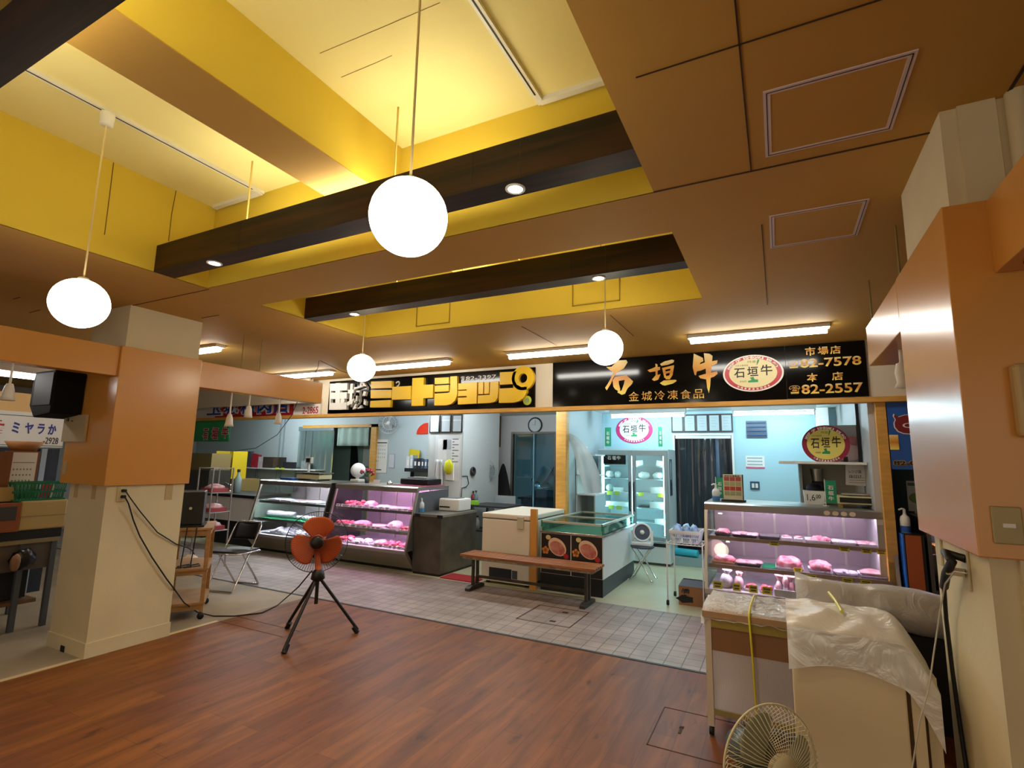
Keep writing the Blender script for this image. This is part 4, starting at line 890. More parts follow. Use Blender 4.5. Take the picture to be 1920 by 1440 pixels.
x0, x1, z0, z1 = wall_px(1529, 772, 1551, 803); t = T('junction_box', 'white box with cable high in the corner of the right shop', 'box', ((x0+x1)/2, 8.9, z0))
MB().box(x0, x1, 8.8, 8.95, z0, z1+.05).build('housing', mat_wpl, t, .008); MB().tube([(x0+.06, 8.86, z0), (x0+.07, 8.86, z0-.08), (x0+.12, 8.86, z0-.14)], .008, 6).build('cable', mat_dsteel, t)
MB().box(x1-.03, x1+.03, 8.90, 8.99, z0-.35, z0-.001).build('duct', mat_wpl, t)
# strip curtain of the doorway
t = T('strip_curtain', 'clear plastic strip curtain hanging in the dark doorway', 'curtain', ((D0+D1)/2, 9.0, DZ))
MB().box(D0+.01, D1-.01, 9.0, 9.02, DZ-.05, DZ).build('rail', mat_wpl, t)
ms = clear('strip_plastic', 'c8d8e8', .12, .08, .03, 'bcd4e8')
for i in range(6):
    xa = D0+.02+(D1-D0-.03)*i/6; w = (D1-D0)/6*1.05
    MB().grid(lambda u, v, xa=xa, w=w, i=i: (xa+w*u, 9.01+.012*math.sin(u*5+i*1.3)+.02*math.sin(v*5+i), DZ-.05-(1.75-.1*(i % 3))*v), 6, 10).build('strip', ms, t)
tag(MB().box(D0+.35, D1-.12, 9.5, 9.52, .15, 1.78).build('rubber_curtain', mat('rubber_black', '10131a', .4)), 'black rubber curtain standing inside the dark doorway', 'curtain')
tag(MB().box(D0-.02, .3, 8.55, 8.98, 0, .13).build('door_step', mat('step_blue', '8fa8ac', .5)), 'low pale step in front of the curtained doorway', 'step')
q = at(1287, 1056, y=8.6); b = MB(); b.tube([(q.x-.17, 8.68, .19), (q.x+.17, 8.62, .19)], .055, 14); tag(b.build('cyan_roll', mat('roll_cyan', '35b8cc', .5)), 'cyan foam roll lying on the low step before the doorway', 'roll')
# partition rack with plastic sheet
t = T('shelf_rack', 'white open shelf rack by the timber post behind the drooping sheet', 'shelf', (-2.6, 7.6, 0))
for px0 in (0,):
    xa, xb = -2.78, at(1120, 900, y=7.7).x
    for z in (1.67, 1.36, 1.07): MB().box(xa, xb, 7.6, 8.1, z-.02, z).build('shelf', mat_wpl, t)
    MB().box(xa, xa+.02, 7.6, 8.1, 0, 1.8).build('side', mat_wpl, t); MB().box(xb-.02, xb, 7.6, 8.1, 0, 1.05).build('side', mat('rack_side', 'b4c8cc', .5), t)
    MB().box(xa+.02, xb-.02, 8.08, 8.1, 0, 1.05).build('back', mat('rack_back', 'a6c4cc', .5), t)
a0 = at(1057, 813, y=7.35); a1 = at(1131, 926, y=7.35)
def sheet(u, v):
    p = [(1058, 812), (1070, 818), (1092, 905), (1096, 926)]; s = [(1066, 812), (1085, 816), (1122, 850), (1131, 924)]
    def bez(q, t_): return tuple(sum(c*q[i][k] for i, c in enumerate(((1-t_)**3, 3*t_*(1-t_)**2, 3*t_*t_*(1-t_), t_**3))) for k in (0, 1))
    A, B = bez(p, v), bez(s, v); y = 7.33+.03*math.sin(u*9+v*4)*v; return at(A[0]+(B[0]-A[0])*u, A[1]+(B[1]-A[1])*u, y=y)
o = MB().grid(sheet, 14, 18).build('plastic_sheet', clear('milky_sheet', 'f4f6f6', .15, .2, .72, 'cfd6d8')); tag(o, 'milky plastic sheet drooping from the timber post over the shelf rack', 'sheet')

# shelf cabinet, poster, scale, flags at the right end
xa, xb = at(1520, 900, y=6.75).x, .785
t = T('shelf_cabinet', 'white open cabinet with a price notice behind the right display case', 'cabinet', ((xa+xb)/2, 6.9, 0))
zt = at(1560, 866, y=6.3).z
MB().box(.0, xb, 6.25, 7.1, zt-.025, zt).build('top_board', mat_wpl, t); MB().box(xb-.03, xb, 6.56, 7.1, 1.2, zt-.025).build('side', mat_wpl, t); MB().box(.20, .23, 6.8, 7.1, 0, zt-.025).build('side', mat('cab_grey', '9fa9ac', .5), t)
MB().box(.23, xb-.03, 7.07, 7.1, 0, zt-.025).build('back', mat('cab_beige', 'b8b09c', .5), t); MB().box(.23, xb-.03, 6.8, 7.07, 1.12, 1.16).build('shelf', mat_wpl, t)
x0, x1, z0, z1 = wall_px(1587, 868, 1628, 910, 6.5); t = T('price_notice', 'white paper price notice hanging below the cabinet top', 'notice', ((x0+x1)/2, 6.5, z0))
MB().obox(((x0+x1)/2, 6.5, (z0+z1)/2), (x1-x0, .003, z1-z0), (0, 3, 0)).build('sheet', mat_paper, t)
k = MB(); letter(k, 'レンジ袋', (x0+.03, 6.497, z1-.11), (.11, 0, 0), (0, 0, .035), .001, .01); letter(k, '味付け', (x0+.03, 6.497, z1-.16), (.11, 0, 0), (0, 0, .035), .001, .01)
for j in range(3): k.box(x0+.025, x1-.03, 6.4962, 6.497, z0+.03+.025*j, z0+.033+.025*j)
k.build('print', mat('notice_ink', '4a5058', .6), t)
x0, x1, z0, z1 = wall_px(1552, 818, 1641, 866, 6.62); t = T('meat_poster', 'meat photo poster in black frame on the white cabinet top', 'poster', ((x0+x1)/2, 6.6, zt))
MB().box(x0, .785, 6.60, 6.62, zt+.002, z1+.12).build('sheet', mat('poster_grey', '9a989a', .5), t)
for c_, r_, m_ in (((.62, .26), (.13, .09), 'd8b8ac'), ((.78, .72), (.06, .05), 'b06a68'), ((.45, .6), (.10, .03), 'c9a6a0')):
    MB().ball((x0+(.785-x0)*c_[0], 6.60, zt+.03+(z1-zt)*c_[1]), (r_[0], .008, r_[1]), 16, 10).build('meat_picture', mat('pic_'+m_, m_, .5), t)
fr = MB(); fr.box(.755, .785, 6.56, 6.598, zt+.002, 1.98+.25); fr.build('frame', mat_blk, t); MB().box(.62, .66, 6.59, 6.5985, zt+.002, zt+.06).build('brown_strip', mat('poster_brown', '4a3630', .6), t)  # small dark brown strip low on the poster
# things on top of the right case (top z 1.15)
TZ = 1.151
def pump_bottle(x, y, z, lab, h=.19, body='dfe8ec', band='4a86c8', r=.04):
    t = T('pump_bottle', lab, 'bottle', (x, y, z)); 
    MB().lathe([(0, 0), (r, 0), (r, h*.55), (r*.8, h*.66), (r*.38, h*.72), (r*.38, h*.78)], (x, y, z), n=18).build('bottle', mat('bottle_'+body, body, .25), t)
    MB().lathe([(r*1.01, h*.03), (r*1.01, h*.28)], (x, y, z), n=18).build('band', mat('band_'+band, band, .4), t)
    b = MB(); b.cyl((x, y, z+h*.78), (x, y, z+h*.95), r*.3, n=10); b.tube([(x, y, z+h*.95), (x-r*.5, y-r*.2, z+h*.97), (x-r*1.1, y-r*.4, z+h*.92)], r*.2, 8); b.build('pump', mat_wpl, t); return t
q = at(1343, 938, y=6.25); pump_bottle(q.x, 6.25, TZ, 'white pump bottle on the left end of the right display case')
q0, q1 = at(1357, 936, y=6.3), at(1391, 890, y=6.3)
t = T('menu_stand', 'upright menu board of nine meat photos on the right display case', 'menu board', ((q0.x+q1.x)/2, 6.3, TZ)); h = q1.z-q0.z
MB().box(q0.x, q1.x, 6.30, 6.315, TZ+.02, TZ+.02+h).build('board', mat('menu_cream', 'd8cfae', .5), t); MB().box(q1.x, q1.x+.01, 6.295, 6.32, TZ+.02, TZ+.02+h).build('edge', mat_blk, t); MB().box(q0.x-.02, q1.x+.03, 6.24, 6.36, TZ, TZ+.02).build('foot', mat_blk, t)
for i in range(3):
    for j, cc_ in enumerate(('a84848', 'a8a878', 'b03a34', '9aa070')):
        xx = q0.x+.012+(q1.x-q0.x-.02)*i/3; zz = TZ+.03+h*(.70-.19*j); MB().box(xx, xx+(q1.x-q0.x)*.27, 6.297, 6.30, zz, zz+h*.16).build('photo', mat('menu_'+cc_, cc_, .5), t)
k = MB(); letter(k, '金城冷凍食品', (q0.x+.015, 6.2985, TZ+.02+h*.90), (q1.x-q0.x-.04, 0, 0), (0, 0, h*.07), .001, .02); k.build('writing', mat_ink, t)
q = at(1343, 936, y=6.42); flag(q.x, 6.42, TZ, .26, .085, 'green beef flag beside the menu board on the right display case')
q = at(1549, 950, y=6.3); flag(q.x, 6.3, TZ, .27, .10, 'white and green flag beside the scale on the right display case')
x0, x1, z0, z1 = wall_px(1508, 926, 1546, 952, 6.55); t = T('tub', 'white tub marked 1600 with dark cloth on the right display case', 'tub', ((x0+x1)/2, 6.6, TZ))
b = MB(); b.prism([(x0+.01, TZ), (x1-.01, TZ), (x1, TZ+.14), (x0, TZ+.14)], 'y', 6.48, 6.68); b.build('tub', mat_wpl, t); k = MB(); letter(k, '1,6', (x0+.03, 6.478, TZ+.03), (.075, 0, 0), (0, 0, .075), .001); letter(k, '00', (x0+.112, 6.478, TZ+.065), (.045, 0, 0), (0, 0, .04), .001); k.build('writing', mat_ink, t)
tag(MB().ball(((x0+x1)/2, 6.58, TZ+.16), (.075, .07, .06), 14, 9, amp=.2, seed=3, flat=.25).build('dark_cloth', mat('cloth_navy', '16182a', .8)), 'dark cloth bundle on top of the white tub', 'cloth')
x0, x1, z0, z1 = wall_px(1521, 881, 1544, 925, 6.9); t = T('mixer', 'steel mixer with dark base behind the white tub', 'mixer', ((x0+x1)/2, 6.95, 1.0))
MB().lathe([(.05, 0), (.065, .13), (.067, .14)], ((x0+x1)/2, 6.95, z1-.13), n=18).build('jug', mat_steel, t); MB().box((x0+x1)/2-.05, (x0+x1)/2+.06, 6.9, 7.0, z1-.24, z1-.131).build('body', mat_blk, t, .01)
MB().box((x0+x1)/2-.08, (x0+x1)/2+.09, 6.88, 7.02, 1.161, z1-.241).build('stand', mat_dsteel, t)
# scale
x0, x1, z0, z1 = wall_px(1572, 934, 1644, 949, 6.2); t = T('weighing_scale', 'cream weighing scale with dark display on the right end of the right display case', 'scale', ((x0+x1)/2, 6.35, TZ))
MB().box(x0, x1, 6.2, 6.52, TZ+.035, TZ+.115).build('body', mat('scale_cream', 'd8cfa0', .4), t, .006); MB().box(x0+.015, x1-.015, 6.196, 6.2, TZ+.05, TZ+.10).build('display', mat('display_black', '15180f', .2), t); MB().box(x0+.04, x1-.01, 6.23, 6.5, TZ+.125, TZ+.14).build('pan', mat_steel, t); MB().box(x0+.1, x1-.1, 6.3, 6.45, TZ+.115, TZ+.125).build('pan_support', mat_dsteel, t)
for x in (x0+.02, x1-.04): MB().box(x, x+.02, 6.22, 6.5, TZ, TZ+.035).build('foot', mat('scale_foot', 'b89a58', .5), t)

# stool and round fan
t = T('folding_stool', 'folding stool with crossed steel legs carrying a small round fan', 'stool', (-1.68, 7.28, 0))
sx, sy = -1.70, 7.25
MB().lathe([(0, .45), (.15, .45), (.16, .435), (.15, .42), (0, .42)], (sx, sy, 0), n=24).build('seat', mat('stool_seat', '3a4450', .5), t)
for s in (-1, 1):
    MB().tube([(sx+s*.12, sy-.11, .42), (sx-s*.0, sy-.12, .26), (sx-s*.14, sy-.13, .015), (sx-s*.165, sy-.13, .02)], .010, 8).build('leg', mat_chrome, t)
    MB().tube([(sx+s*.12, sy+.09, .42), (sx-s*.0, sy+.12, .26), (sx-s*.14, sy+.13, .015), (sx-s*.165, sy+.13, .02)], .010, 8).build('leg', mat_chrome, t)
MB().tube([(sx-.155, sy-.13, .011), (sx-.155, sy+.13, .011)], .009, 6).build('crossbar', mat_chrome, t)
t = T('circulator_fan', 'small white round circulator fan on the folding stool', 'fan', (sx, sy, .451))
ax = Vector((.25, -.9, .25)).normalized(); fc = Vector((sx, sy, .62))
MB().lathe([(.085, -.12), (.12, -.04), (.125, .02), (.105, .03), (.10, .0)], fc, ax, 28).build('housing', mat_wpl, t); MB().lathe([(0, .012), (.10, .005)], fc, ax, 24).build('grille', mat('fan_grille', '3a4654', .5), t); MB().lathe([(0, .03), (.022, .028), (.03, .01)], fc, ax, 16).build('hub', mat_wpl, t)
MB().box(sx-.13, sx+.13, sy-.08, sy+.1, .452, .50).build('base', mat_wpl, t, .01)
for s in (-1, 1): MB().bar((sx+s*.128, sy, .50), (sx+s*.132, sy, .64), .02, .03).build('bracket', mat_wpl, t)

# wire trolley with basket, box beneath
x0, x1 = -1.17, -.79; y0, y1 = 6.15, 6.6
t = T('wire_trolley', 'white wire trolley holding a basket left of the right display case', 'trolley', ((x0+x1)/2, (y0+y1)/2, 0))
for x in (x0, x1):
    for y in (y0, y1): MB().cyl((x, y, .06), (x, y, .70), .008, n=8).build('leg', mat_wpl, t); MB().lathe([(0, -.012), (.028, -.012), (.028, .012), (0, .012)], (x, y, .029), (1, 0, 0), 12).build('caster', mat_blk, t)
g = MB()
for z in (.66,):
    for p in (((x0, y0), (x1, y0)), ((x1, y0), (x1, y1)), ((x1, y1), (x0, y1)), ((x0, y1), (x0, y0))): g.cyl((*p[0], z), (*p[1], z), .006, n=6)
    for i in range(1, 9): g.cyl((x0+(x1-x0)*i/9, y0, z), (x0+(x1-x0)*i/9, y1, z), .003, n=5)
    for i in range(1, 5): g.cyl((x0, y0+(y1-y0)*i/5, z+.005), (x1, y0+(y1-y0)*i/5, z+.005), .003, n=5)
g.build('wire_shelf', mat_wpl, t)
bz = .674; t = T('basket', 'white slotted plastic basket of blue patterned bags on the wire trolley', 'basket', (-1.0, 6.3, bz))
b = MB(); bx0, bx1, by0, by1 = x0+.03, x1-.03, y0+.02, y1-.04; f = .025; hh = .12
def wall(pa, pb, qa, qb, n):
    for i in range(n+1):
        u = i/n; lo = Vector(pa).lerp(Vector(pb), u); hi = Vector(qa).lerp(Vector(qb), u); b.bar(lo, hi, .006, .004)
    for k_ in (0, .5, .82): b.bar(Vector(pa).lerp(Vector(qa), k_), Vector(pb).lerp(Vector(qb), k_), .006, .008)
    b.bar(qa, qb, .012, .03)
P_ = lambda x, y, z: (x, y, bz+z)
wall(P_(bx0+f, by0+f, 0), P_(bx1-f, by0+f, 0), P_(bx0, by0, hh), P_(bx1, by0, hh), 16); wall(P_(bx1-f, by0+f, 0), P_(bx1-f, by1-f, 0), P_(bx1, by0, hh), P_(bx1, by1, hh), 14)
wall(P_(bx0+f, by1-f, 0), P_(bx1-f, by1-f, 0), P_(bx0, by1, hh), P_(bx1, by1, hh), 16); wall(P_(bx0+f, by0+f, 0), P_(bx0+f, by1-f, 0), P_(bx0, by0, hh), P_(bx0, by1, hh), 14)
b.box(bx0+f, bx1-f, by0+f, by1-f, bz, bz+.004); b.build('basket', mat_wpl, t)
mblue = mat('bag_blue_print', 'b9d4ea', .4, var=(18, 0, (1, 1, 1)), col2='3a6aa8')
for i, (x, y, r) in enumerate(((-1.07, 6.3, .07), (-.98, 6.35, .075), (-.89, 6.3, .07))):
    o = MB().ball((x, y, bz+.10), (r*.75, r*1.1, .10), 14, 10, amp=.22, seed=40+i, flat=.9, freq=3).build('ice_bag', mblue); tag(o, ['left', 'middle', 'right'][i]+' blue patterned bag standing in the white slotted basket', 'bag', 'blue patterned bags in the basket')
x0b, x1b, z0b, z1b = wall_px(1281, 1080, 1320, 1119, 6.35); t = T('carton', 'brown carton with black brush lettering and open flaps under the wire trolley', 'box', ((x0b+x1b)/2, 6.5, 0))
MB().box(-1.07, -.80, 6.25, 6.52, 0, .20).build('carton', mat('kraft', '9a6c48', .7), t)
b = MB(); b.add([(-1.07, 6.25, .20), (-.80, 6.25, .20), (-.83, 6.36, .255), (-1.04, 6.36, .255)], [(0, 1, 2, 3)]); b.add([(-1.07, 6.52, .20), (-.80, 6.52, .20), (-.83, 6.41, .255), (-1.04, 6.41, .255)], [(0, 1, 2, 3)]); b.build('flap', mat('flap_grey', '5c6470', .7), t, solid=.004)
k = MB(); letter(k, '燻', (-1.04, 6.249, .09), (.09, 0, 0), (0, 0, .09), .001, .03); k.prism([(-1.0+.08*math.cos(i*.63)*(1+.3*(i % 2)), .065+.035*math.sin(i*.63)*(1+.3*(i % 2))) for i in range(10)], 'y', 6.248, 6.25); k.build('brush_writing', mat_ink, t)

# ================================================================ FREEZERS, BENCH
t = T('display_freezer', 'glass topped display freezer with two meat posters, behind the bench', 'freezer', (-2.28, 6.8, 0)); x0, x1, y0, y1 = -2.675, -1.88, 6.06, 7.55
MB().box(x0, x1, y0, y1, .2, .68).build('body', mat('freezer_white', 'e0e4e2', .4), t); MB().box(x0+.01, x1-.01, y0+.01, y1-.01, 0, .2).build('plinth', mat('plinth_slate', '3c444a', .5), t)
b = MB(); b.box(x0-.01, x1+.012, y0-.012, y0+.02, .675, .70); b.box(x0-.01, x1+.012, y1-.02, y1+.012, .675, .70); b.box(x0-.01, x0+.02, y0+.02, y1-.02, .675, .70); b.box(x1-.02, x1+.012, y0+.02, y1-.02, .675, .70); b.build('rim', mat_chrome, t, .004)
b = MB(); b.box(x0+.03, x1-.03, y0+.03, y1-.03, .40, .42); b.build('inner_floor', mat('inner_white', 'dfe6e8', .5), t)
mg = clear('green_glass', 'c8e6dc', .2, .03)
b = MB(); b.box(x0+.01, x1-.01, y0+.008, y0+.014, .70, .80); b.box(x1-.014, x1-.008, y0+.014, y1-.01, .70, .80); b.box(x0+.008, x0+.014, y0+.014, y1-.01, .70, .80); b.build('glass_rim', mg, t)
b = MB(); b.box(x0+.0, x1-.0, y0, y0+.03, .80, .822); b.box(x0, x1, y1-.03, y1, .80, .822); b.box(x0, x0+.03, y0+.03, y1-.03, .80, .822); b.box(x1-.03, x1, y0+.03, y1-.03, .80, .822); b.box(x0+.03, x1-.03, (y0+y1)/2-.015, (y0+y1)/2+.015, .80, .822); b.build('top_frame', mat('alu_pale', 'c2bfae', .35, metal=.4), t)
MB().box(x0+.03, x1-.03, y0+.03, y1-.03, .806, .810).build('sliding_lid', mg, t)
for x in (x0, x1-.02): MB().box(x, x+.02, y0-.003, y0+.0, .745, .825).build('corner_cap', mat('cap_green', '1f7a58', .4), t)
MB().box(x0+.005, x1-.005, y0-.003, y0, 0, .2).build('front_plinth', mat_blk, t)
for i, (xa, xb) in enumerate(((x0+.01, (x0+x1)/2-.006), ((x0+x1)/2+.006, x1-.01))):
    p = T('poster', ('left' if i == 0 else 'right')+' black meat poster on the front of the display freezer', 'poster', ((xa+xb)/2, y0, .2), 'meat posters on the display freezer')
    MB().box(xa, xb, y0-.005, y0-.0035, .205, .67).build('sheet', mat('poster_black', '1a0f0c', .4), p); w = xb-xa
    ov = lambda cx, cz, rx, rz, nm, m, yy, a=0: MB().prism([(cx+rx*math.cos(q_)*math.cos(a)-rz*math.sin(q_)*math.sin(a), cz+rx*math.cos(q_)*math.sin(a)+rz*math.sin(q_)*math.cos(a)) for q_ in [2*math.pi*j/28 for j in range(28)]], 'y', yy-.001, yy).build(nm, m, p)
    ov(xa+w*.55, .52, w*.33, .095, 'fat_picture', mat('fat_pale', 'e6c2a6', .5), y0-.005, -.6); ov(xa+w*.56, .505, w*.27, .075, 'meat_picture', mat('ham_pink', 'b8584e', .5, var=(9, 0, (1, 1, 1)), col2='d89a88'), y0-.006, -.5)
    ov(xa+w*.24, .625, w*.085, .028, 'badge', mat('badge_cream', 'e0cc90', .5), y0-.006); ov(xa+w*.85, .42, w*.09, .03, 'chilli_picture', mat('chilli_red', 'b01a1e', .5), y0-.006, -.7)
    for j in range(5): ov(xa+w*.15+w*.07*math.cos(j*1.257+.3), .47+.026*math.sin(j*1.257+.3), w*.06, .02, 'flower_picture', mat('flower_orange', 'e08a3c', .5), y0-.006, j*1.257+.3)
    k = MB(); letter(k, '琉球薬味肉腿', (xa+w*.26, y0-.0062, .335), (w*.54, 0, 0), (0, 0, .03), .001, .02); letter(k, '香り味噌', (xa+w*.3, y0-.0062, .285), (w*.45, 0, 0), (0, 0, .03), .001, .02); k.build('writing', mat_wlet, p)
o = MB().box(-2.785, -2.70, 5.98, 6.02, 0, .955).build('upright_board', mat_orange); tag(o, 'short orange upright board between the two freezers', 'board')
t = T('chest_freezer', 'white chest freezer with closed lid left of the orange upright board', 'freezer', (-3.13, 7, 0)); x0, x1, y0, y1 = -3.485, -2.80, 6.0, 7.17
mcf = mat('chest_cream', 'e4dac6', .45)
MB().box(x0, x1, y0, y1, .03, .80).build('body', mcf, t, .012); MB().box(x0-.004, x1+.004, y0-.006, y1, .808, .872).build('lid', mcf, t, .015); MB().box(x0+.005, x1-.005, y0+.005, y1-.01, .80, .808).build('gasket', mat_dsteel, t)
MB().box(x1-.17, x1-.08, y0-.022, y0, .70, .85).build('latch', mat('latch_cream', 'c0b89c', .4), t, .006); b = MB(); b.box(x0+.12, x0+.44, y0-.004, y0, .07, .20); b.build('grille', mat('grille_slate', '23282a', .5), t); MB().box(x0+.45, x0+.52, y0-.005, y0, .09, .19).build('dial_panel', mat('dial_grey', '4a5052', .4), t)
for x in (x0+.05, x1-.08): MB().box(x, x+.04, y0+.05, y0+.09, 0, .03).build('foot', mat_blk, t)

t = T('bench', 'long slatted wooden bench on steel feet in front of the freezers', 'bench', (-2.66, 5.68, 0))
x0, x1, y0, y1 = -3.50, -1.80, 5.50, 5.86
mb_w = mat('bench_wood', 'a8622e', .4, var=(4, .5, (1, 12, 12)))
for i in range(5): MB().box(x0, x1, y0+.002+i*.0735, y0+.058+i*.0735, .395, .42).build('slat', mb_w, t, .004)
b = MB(); b.box(x0+.03, x1-.03, y0+.02, y0+.05, .365, .394); b.box(x0+.03, x1-.03, y1-.05, y1-.02, .365, .394); b.box(x0+.03, x0+.06, y0+.05, y1-.05, .365, .394); b.box(x1-.06, x1-.03, y0+.05, y1-.05, .365, .394); b.build('seat_frame', mat('peeling_paint', 'a8977e', .7, var=(14, .5)), t)
mpl = mat('bench_steel', '4c463e', .5, metal=.5, var=(9, .4))
for x in (x0+.12, x1-.14):
    for y in (y0+.13, y1-.13): MB().box(x-.015, x+.015, y-.015, y+.015, .05, .365).build('leg', mpl, t)
    MB().prism([(y0+.0, 0), (y1, 0), (y1, .03), (y1-.06, .05), (y0+.06, .05), (y0, .03)], 'x', x-.03, x+.03).build('foot', mpl, t)
MB().box(x0+.14, x1-.16, 5.67, 5.69, .13, .16).build('stretcher', mpl, t)
tag(MB().box(-4.05, -3.52, 5.90, 6.2, 0, .012).build('red_mat', mat('mat_red', '9c1c22', .8)), 'small red floor mat left of the chest freezer', 'mat')

t = T('tube_light', 'added unseen fill tube light behind the gold brush sign', 'ceiling light', (-.9, 6.7, SZ), 'cold tube lights in the right shop'); MB().box(-1.5, -.3, 6.66, 6.74, 2.385, SZ).build('housing', mat_wpl, t); MB().tube([(-1.47, 6.7, 2.36), (-.33, 6.7, 2.36)], .016, 10).build('tube', g_shop, t)  # extra tube out of sight, added to brighten the freezers and shop floor

# ================================================================ MIDDLE SHOP (behind the pink case)
t = T('steel_counter', 'low steel counter at the right end of the pink display case', 'counter', (-4.32, 6.4, 0)); x0, x1, y0, y1 = -4.545, -4.09, 5.94, 6.86
MB().box(x0, x1, y0, y1, .03, .77).build('body', mat('counter_steel', '6e665c', .38, metal=.7, var=(5, .35)), t); MB().box(x0-.004, x1+.01, y0-.012, y1, .77, .80).build('top', mat_steel, t); MB().box(x0+.01, x1-.01, y0+.01, y1, 0, .03).build('plinth', mat_blk, t)
for x in (x0+.02, x1-.06): MB().box(x, x+.09, y0-.016, y0-.012, .755, .80).build('corner_guard', mat_blk, t)
q = at(790, 962, y=6.1); pump_bottle(q.x, 6.1, .801, 'clear pump bottle with blue base on the steel counter', .20, 'cfdde4', '4a90c8', .038)
x0, x1, z0, z1 = wall_px(815, 930, 862, 967, 6.45); t = T('printer', 'white receipt printer on the steel counter', 'printer', ((x0+x1)/2, 6.6, .80)); x0, x1 = -4.50, -4.15
MB().box(x0, x1, 6.45, 6.80, .801, .98).build('body', mat_wpl, t, .02); MB().box(x0+.05, x1-.06, 6.5, 6.7, .981, .99).build('lid', mat('lid_grey', '6a7074', .4), t); MB().box(x0+.02, x0+.2, 6.445, 6.45, .85, .87).build('slot', mat_blk, t)
# white notice board wall with papers
def paper_on(name, lab, cat, px0, py0, px1, py1, y, m, d=.006, pr=0):
    x0, x1, z0, z1 = wall_px(px0, py0, px1, py1, y); t = T(name, lab, cat, ((x0+x1)/2, y, z0)); MB().box(x0, x1, y-d, y, z0, z1).build('sheet', m, t)
    if pr:
        k = MB()
        for j in range(pr): k.box(x0+(x1-x0)*.12, x0+(x1-x0)*(.88-.2*(j % 2)), y-d-.001, y-d, z1-(z1-z0)*(j+.7)/(pr+.6), z1-(z1-z0)*(j+.45)/(pr+.6))
        k.build('print', mat('print_grey', '6a7480', .6), t)
    return t, (x0, x1, z0, z1)
PY = 6.998
for i in range(3):
    p0 = 806+i*21; t, r = paper_on('picture_frame', f'black framed sheet above the white notice board, {ORD[i]} of three from the left', 'picture', p0, 777+.3*(2-i), p0+20, 812-.3*i, PY, mat('frame_black', '101014', .4), .015)
    MB().box(r[0]+.02, r[1]-.02, PY-.017, PY-.015, r[2]+.02, r[3]-.02).build('paper', mat('frame_paper', 'b6c2ca', .5), t); MB().box(r[0]+.02, r[1]-.02, PY-.019, PY-.017, r[3]-.10, r[3]-.085).build('bar', mat_wpl, t)
t, r = paper_on('notice_board', 'large white notice board with printed sheets right of the pink case', 'board', 811, 816, 866, 985, PY, mat('board_white', 'd2d6d8', .5), .006)
for a_, b_, c_, d_, nm in ((.1, .45, .72, .96, 's'), (.30, .62, .84, .95, 'g'), (.62, .95, .5, .96, 's')):
    MB().box(r[0]+(r[1]-r[0])*a_, r[0]+(r[1]-r[0])*b_, PY-.008, PY-.0062, r[2]+(r[3]-r[2])*c_, r[2]+(r[3]-r[2])*d_).build('pinned_sheet', mat('pin_'+nm, 'e2e4e4' if nm == 's' else 'aab2b8', .6), t)
k = MB()
for j in range(9): k.box(r[0]+(r[1]-r[0])*.66, r[0]+(r[1]-r[0])*(.74 if j % 2 else .9), PY-.009, PY-.0081, r[3]-.07-.045*j, r[3]-.055-.045*j)
k.build('print', mat('print_grey', '6a7480', .6), t)
x0, x1, z0, z1 = wall_px(832, 862, 849, 889, 6.95); o = MB().ball(((x0+x1)/2, 6.95, (z0+z1)/2), ((x1-x0)*.5, .03, (z1-z0)*.5), 14, 10, amp=.2, seed=8).build('yellow_bag', mat('bag_yellow', 'd8d820', .6)); tag(o, 'bright yellow bag hanging on the white notice board', 'bag')
x0, x1, z0, z1 = wall_px(810, 862, 832, 912, 6.94); o = MB().grid(lambda u, v: (x0+(x1-x0)*(.1+.8*u+.1*math.sin(v*5)*(u-.5)), 6.955+.015*math.sin(u*12), z0+(z1-z0)*v), 14, 8).build('white_apron', mat('apron_white', 'd6dade', .8), solid=.006); tag(o, 'white apron hanging at the left edge of the notice board', 'apron')
x0, x1, z0, z1 = wall_px(836, 868, 851, 900, 6.97); o = MB().box(x0, x1, 6.962, 6.985, z0, z1).build('white_towel', mat_wpl); tag(o, 'white towel hanging behind the yellow bag', 'towel')
# side of the panel: tape roll, cable, shelf table with bottles
SX = -4.459
for (px, py, lab, r_, m_) in ((885, 884, 'dark ring of tape hanging on the side of the notice panel', .055, mat_blk),):
    q = at(px, py, x=SX); b = MB(); b.tube([(SX+.02, q.y+r_*math.cos(a), q.z+r_*math.sin(a)) for a in [2*math.pi*i/18 for i in range(18)]], .022, 8, closed=True); tag(b.build('tape_ring', m_), lab, 'tape')
q0 = at(866, 893, x=SX); b = MB(); b.tube([(SX+.008, q0.y-.0, q0.z), (SX+.008, q0.y+.15, q0.z), (SX+.008, q0.y+.2, q0.z-.12), (SX+.008, q0.y+.12, q0.z-.17), (SX+.008, q0.y, q0.z-.18), (SX+.008, q0.y-.01, q0.z-.5)], .007, 6); tag(b.build('cable', mat_blk), 'black power cord looped on the side of the notice panel', 'cord')
t = T('side_table', 'dark steel side table with bottles beside the notice panel', 'table', (-4.1, 7.35, 0)); x0, x1, y0, y1 = -4.40, -3.72, 7.1, 7.7
MB().box(x0, x1, y0, y1, .82, .85).build('top', mat('table_dark', '3a3e40', .4, metal=.4), t); MB().box(x0+.03, x1-.03, y0+.02, y1-.02, .45, .47).build('shelf', mat('table_dark', '3a3e40', .4), t)
for x in (x0+.02, x1-.05):
    for y in (y0+.02, y1-.05): MB().box(x, x+.03, y, y+.03, 0, .82).build('leg', mat('table_leg', '4c5254', .4, metal=.4), t)
def bottle(x, y, z, r, h, m, capm, lab):
    t = T('bottle', lab, 'bottle', (x, y, z), 'bottles by the notice panel'); MB().lathe([(0, 0), (r, 0), (r, h*.6), (r*.4, h*.75), (r*.4, h*.88)], (x, y, z), n=14).build('body', m, t); MB().lathe([(r*.48, h*.88), (r*.48, h), (0, h)], (x, y, z), n=12).build('cap', capm, t)
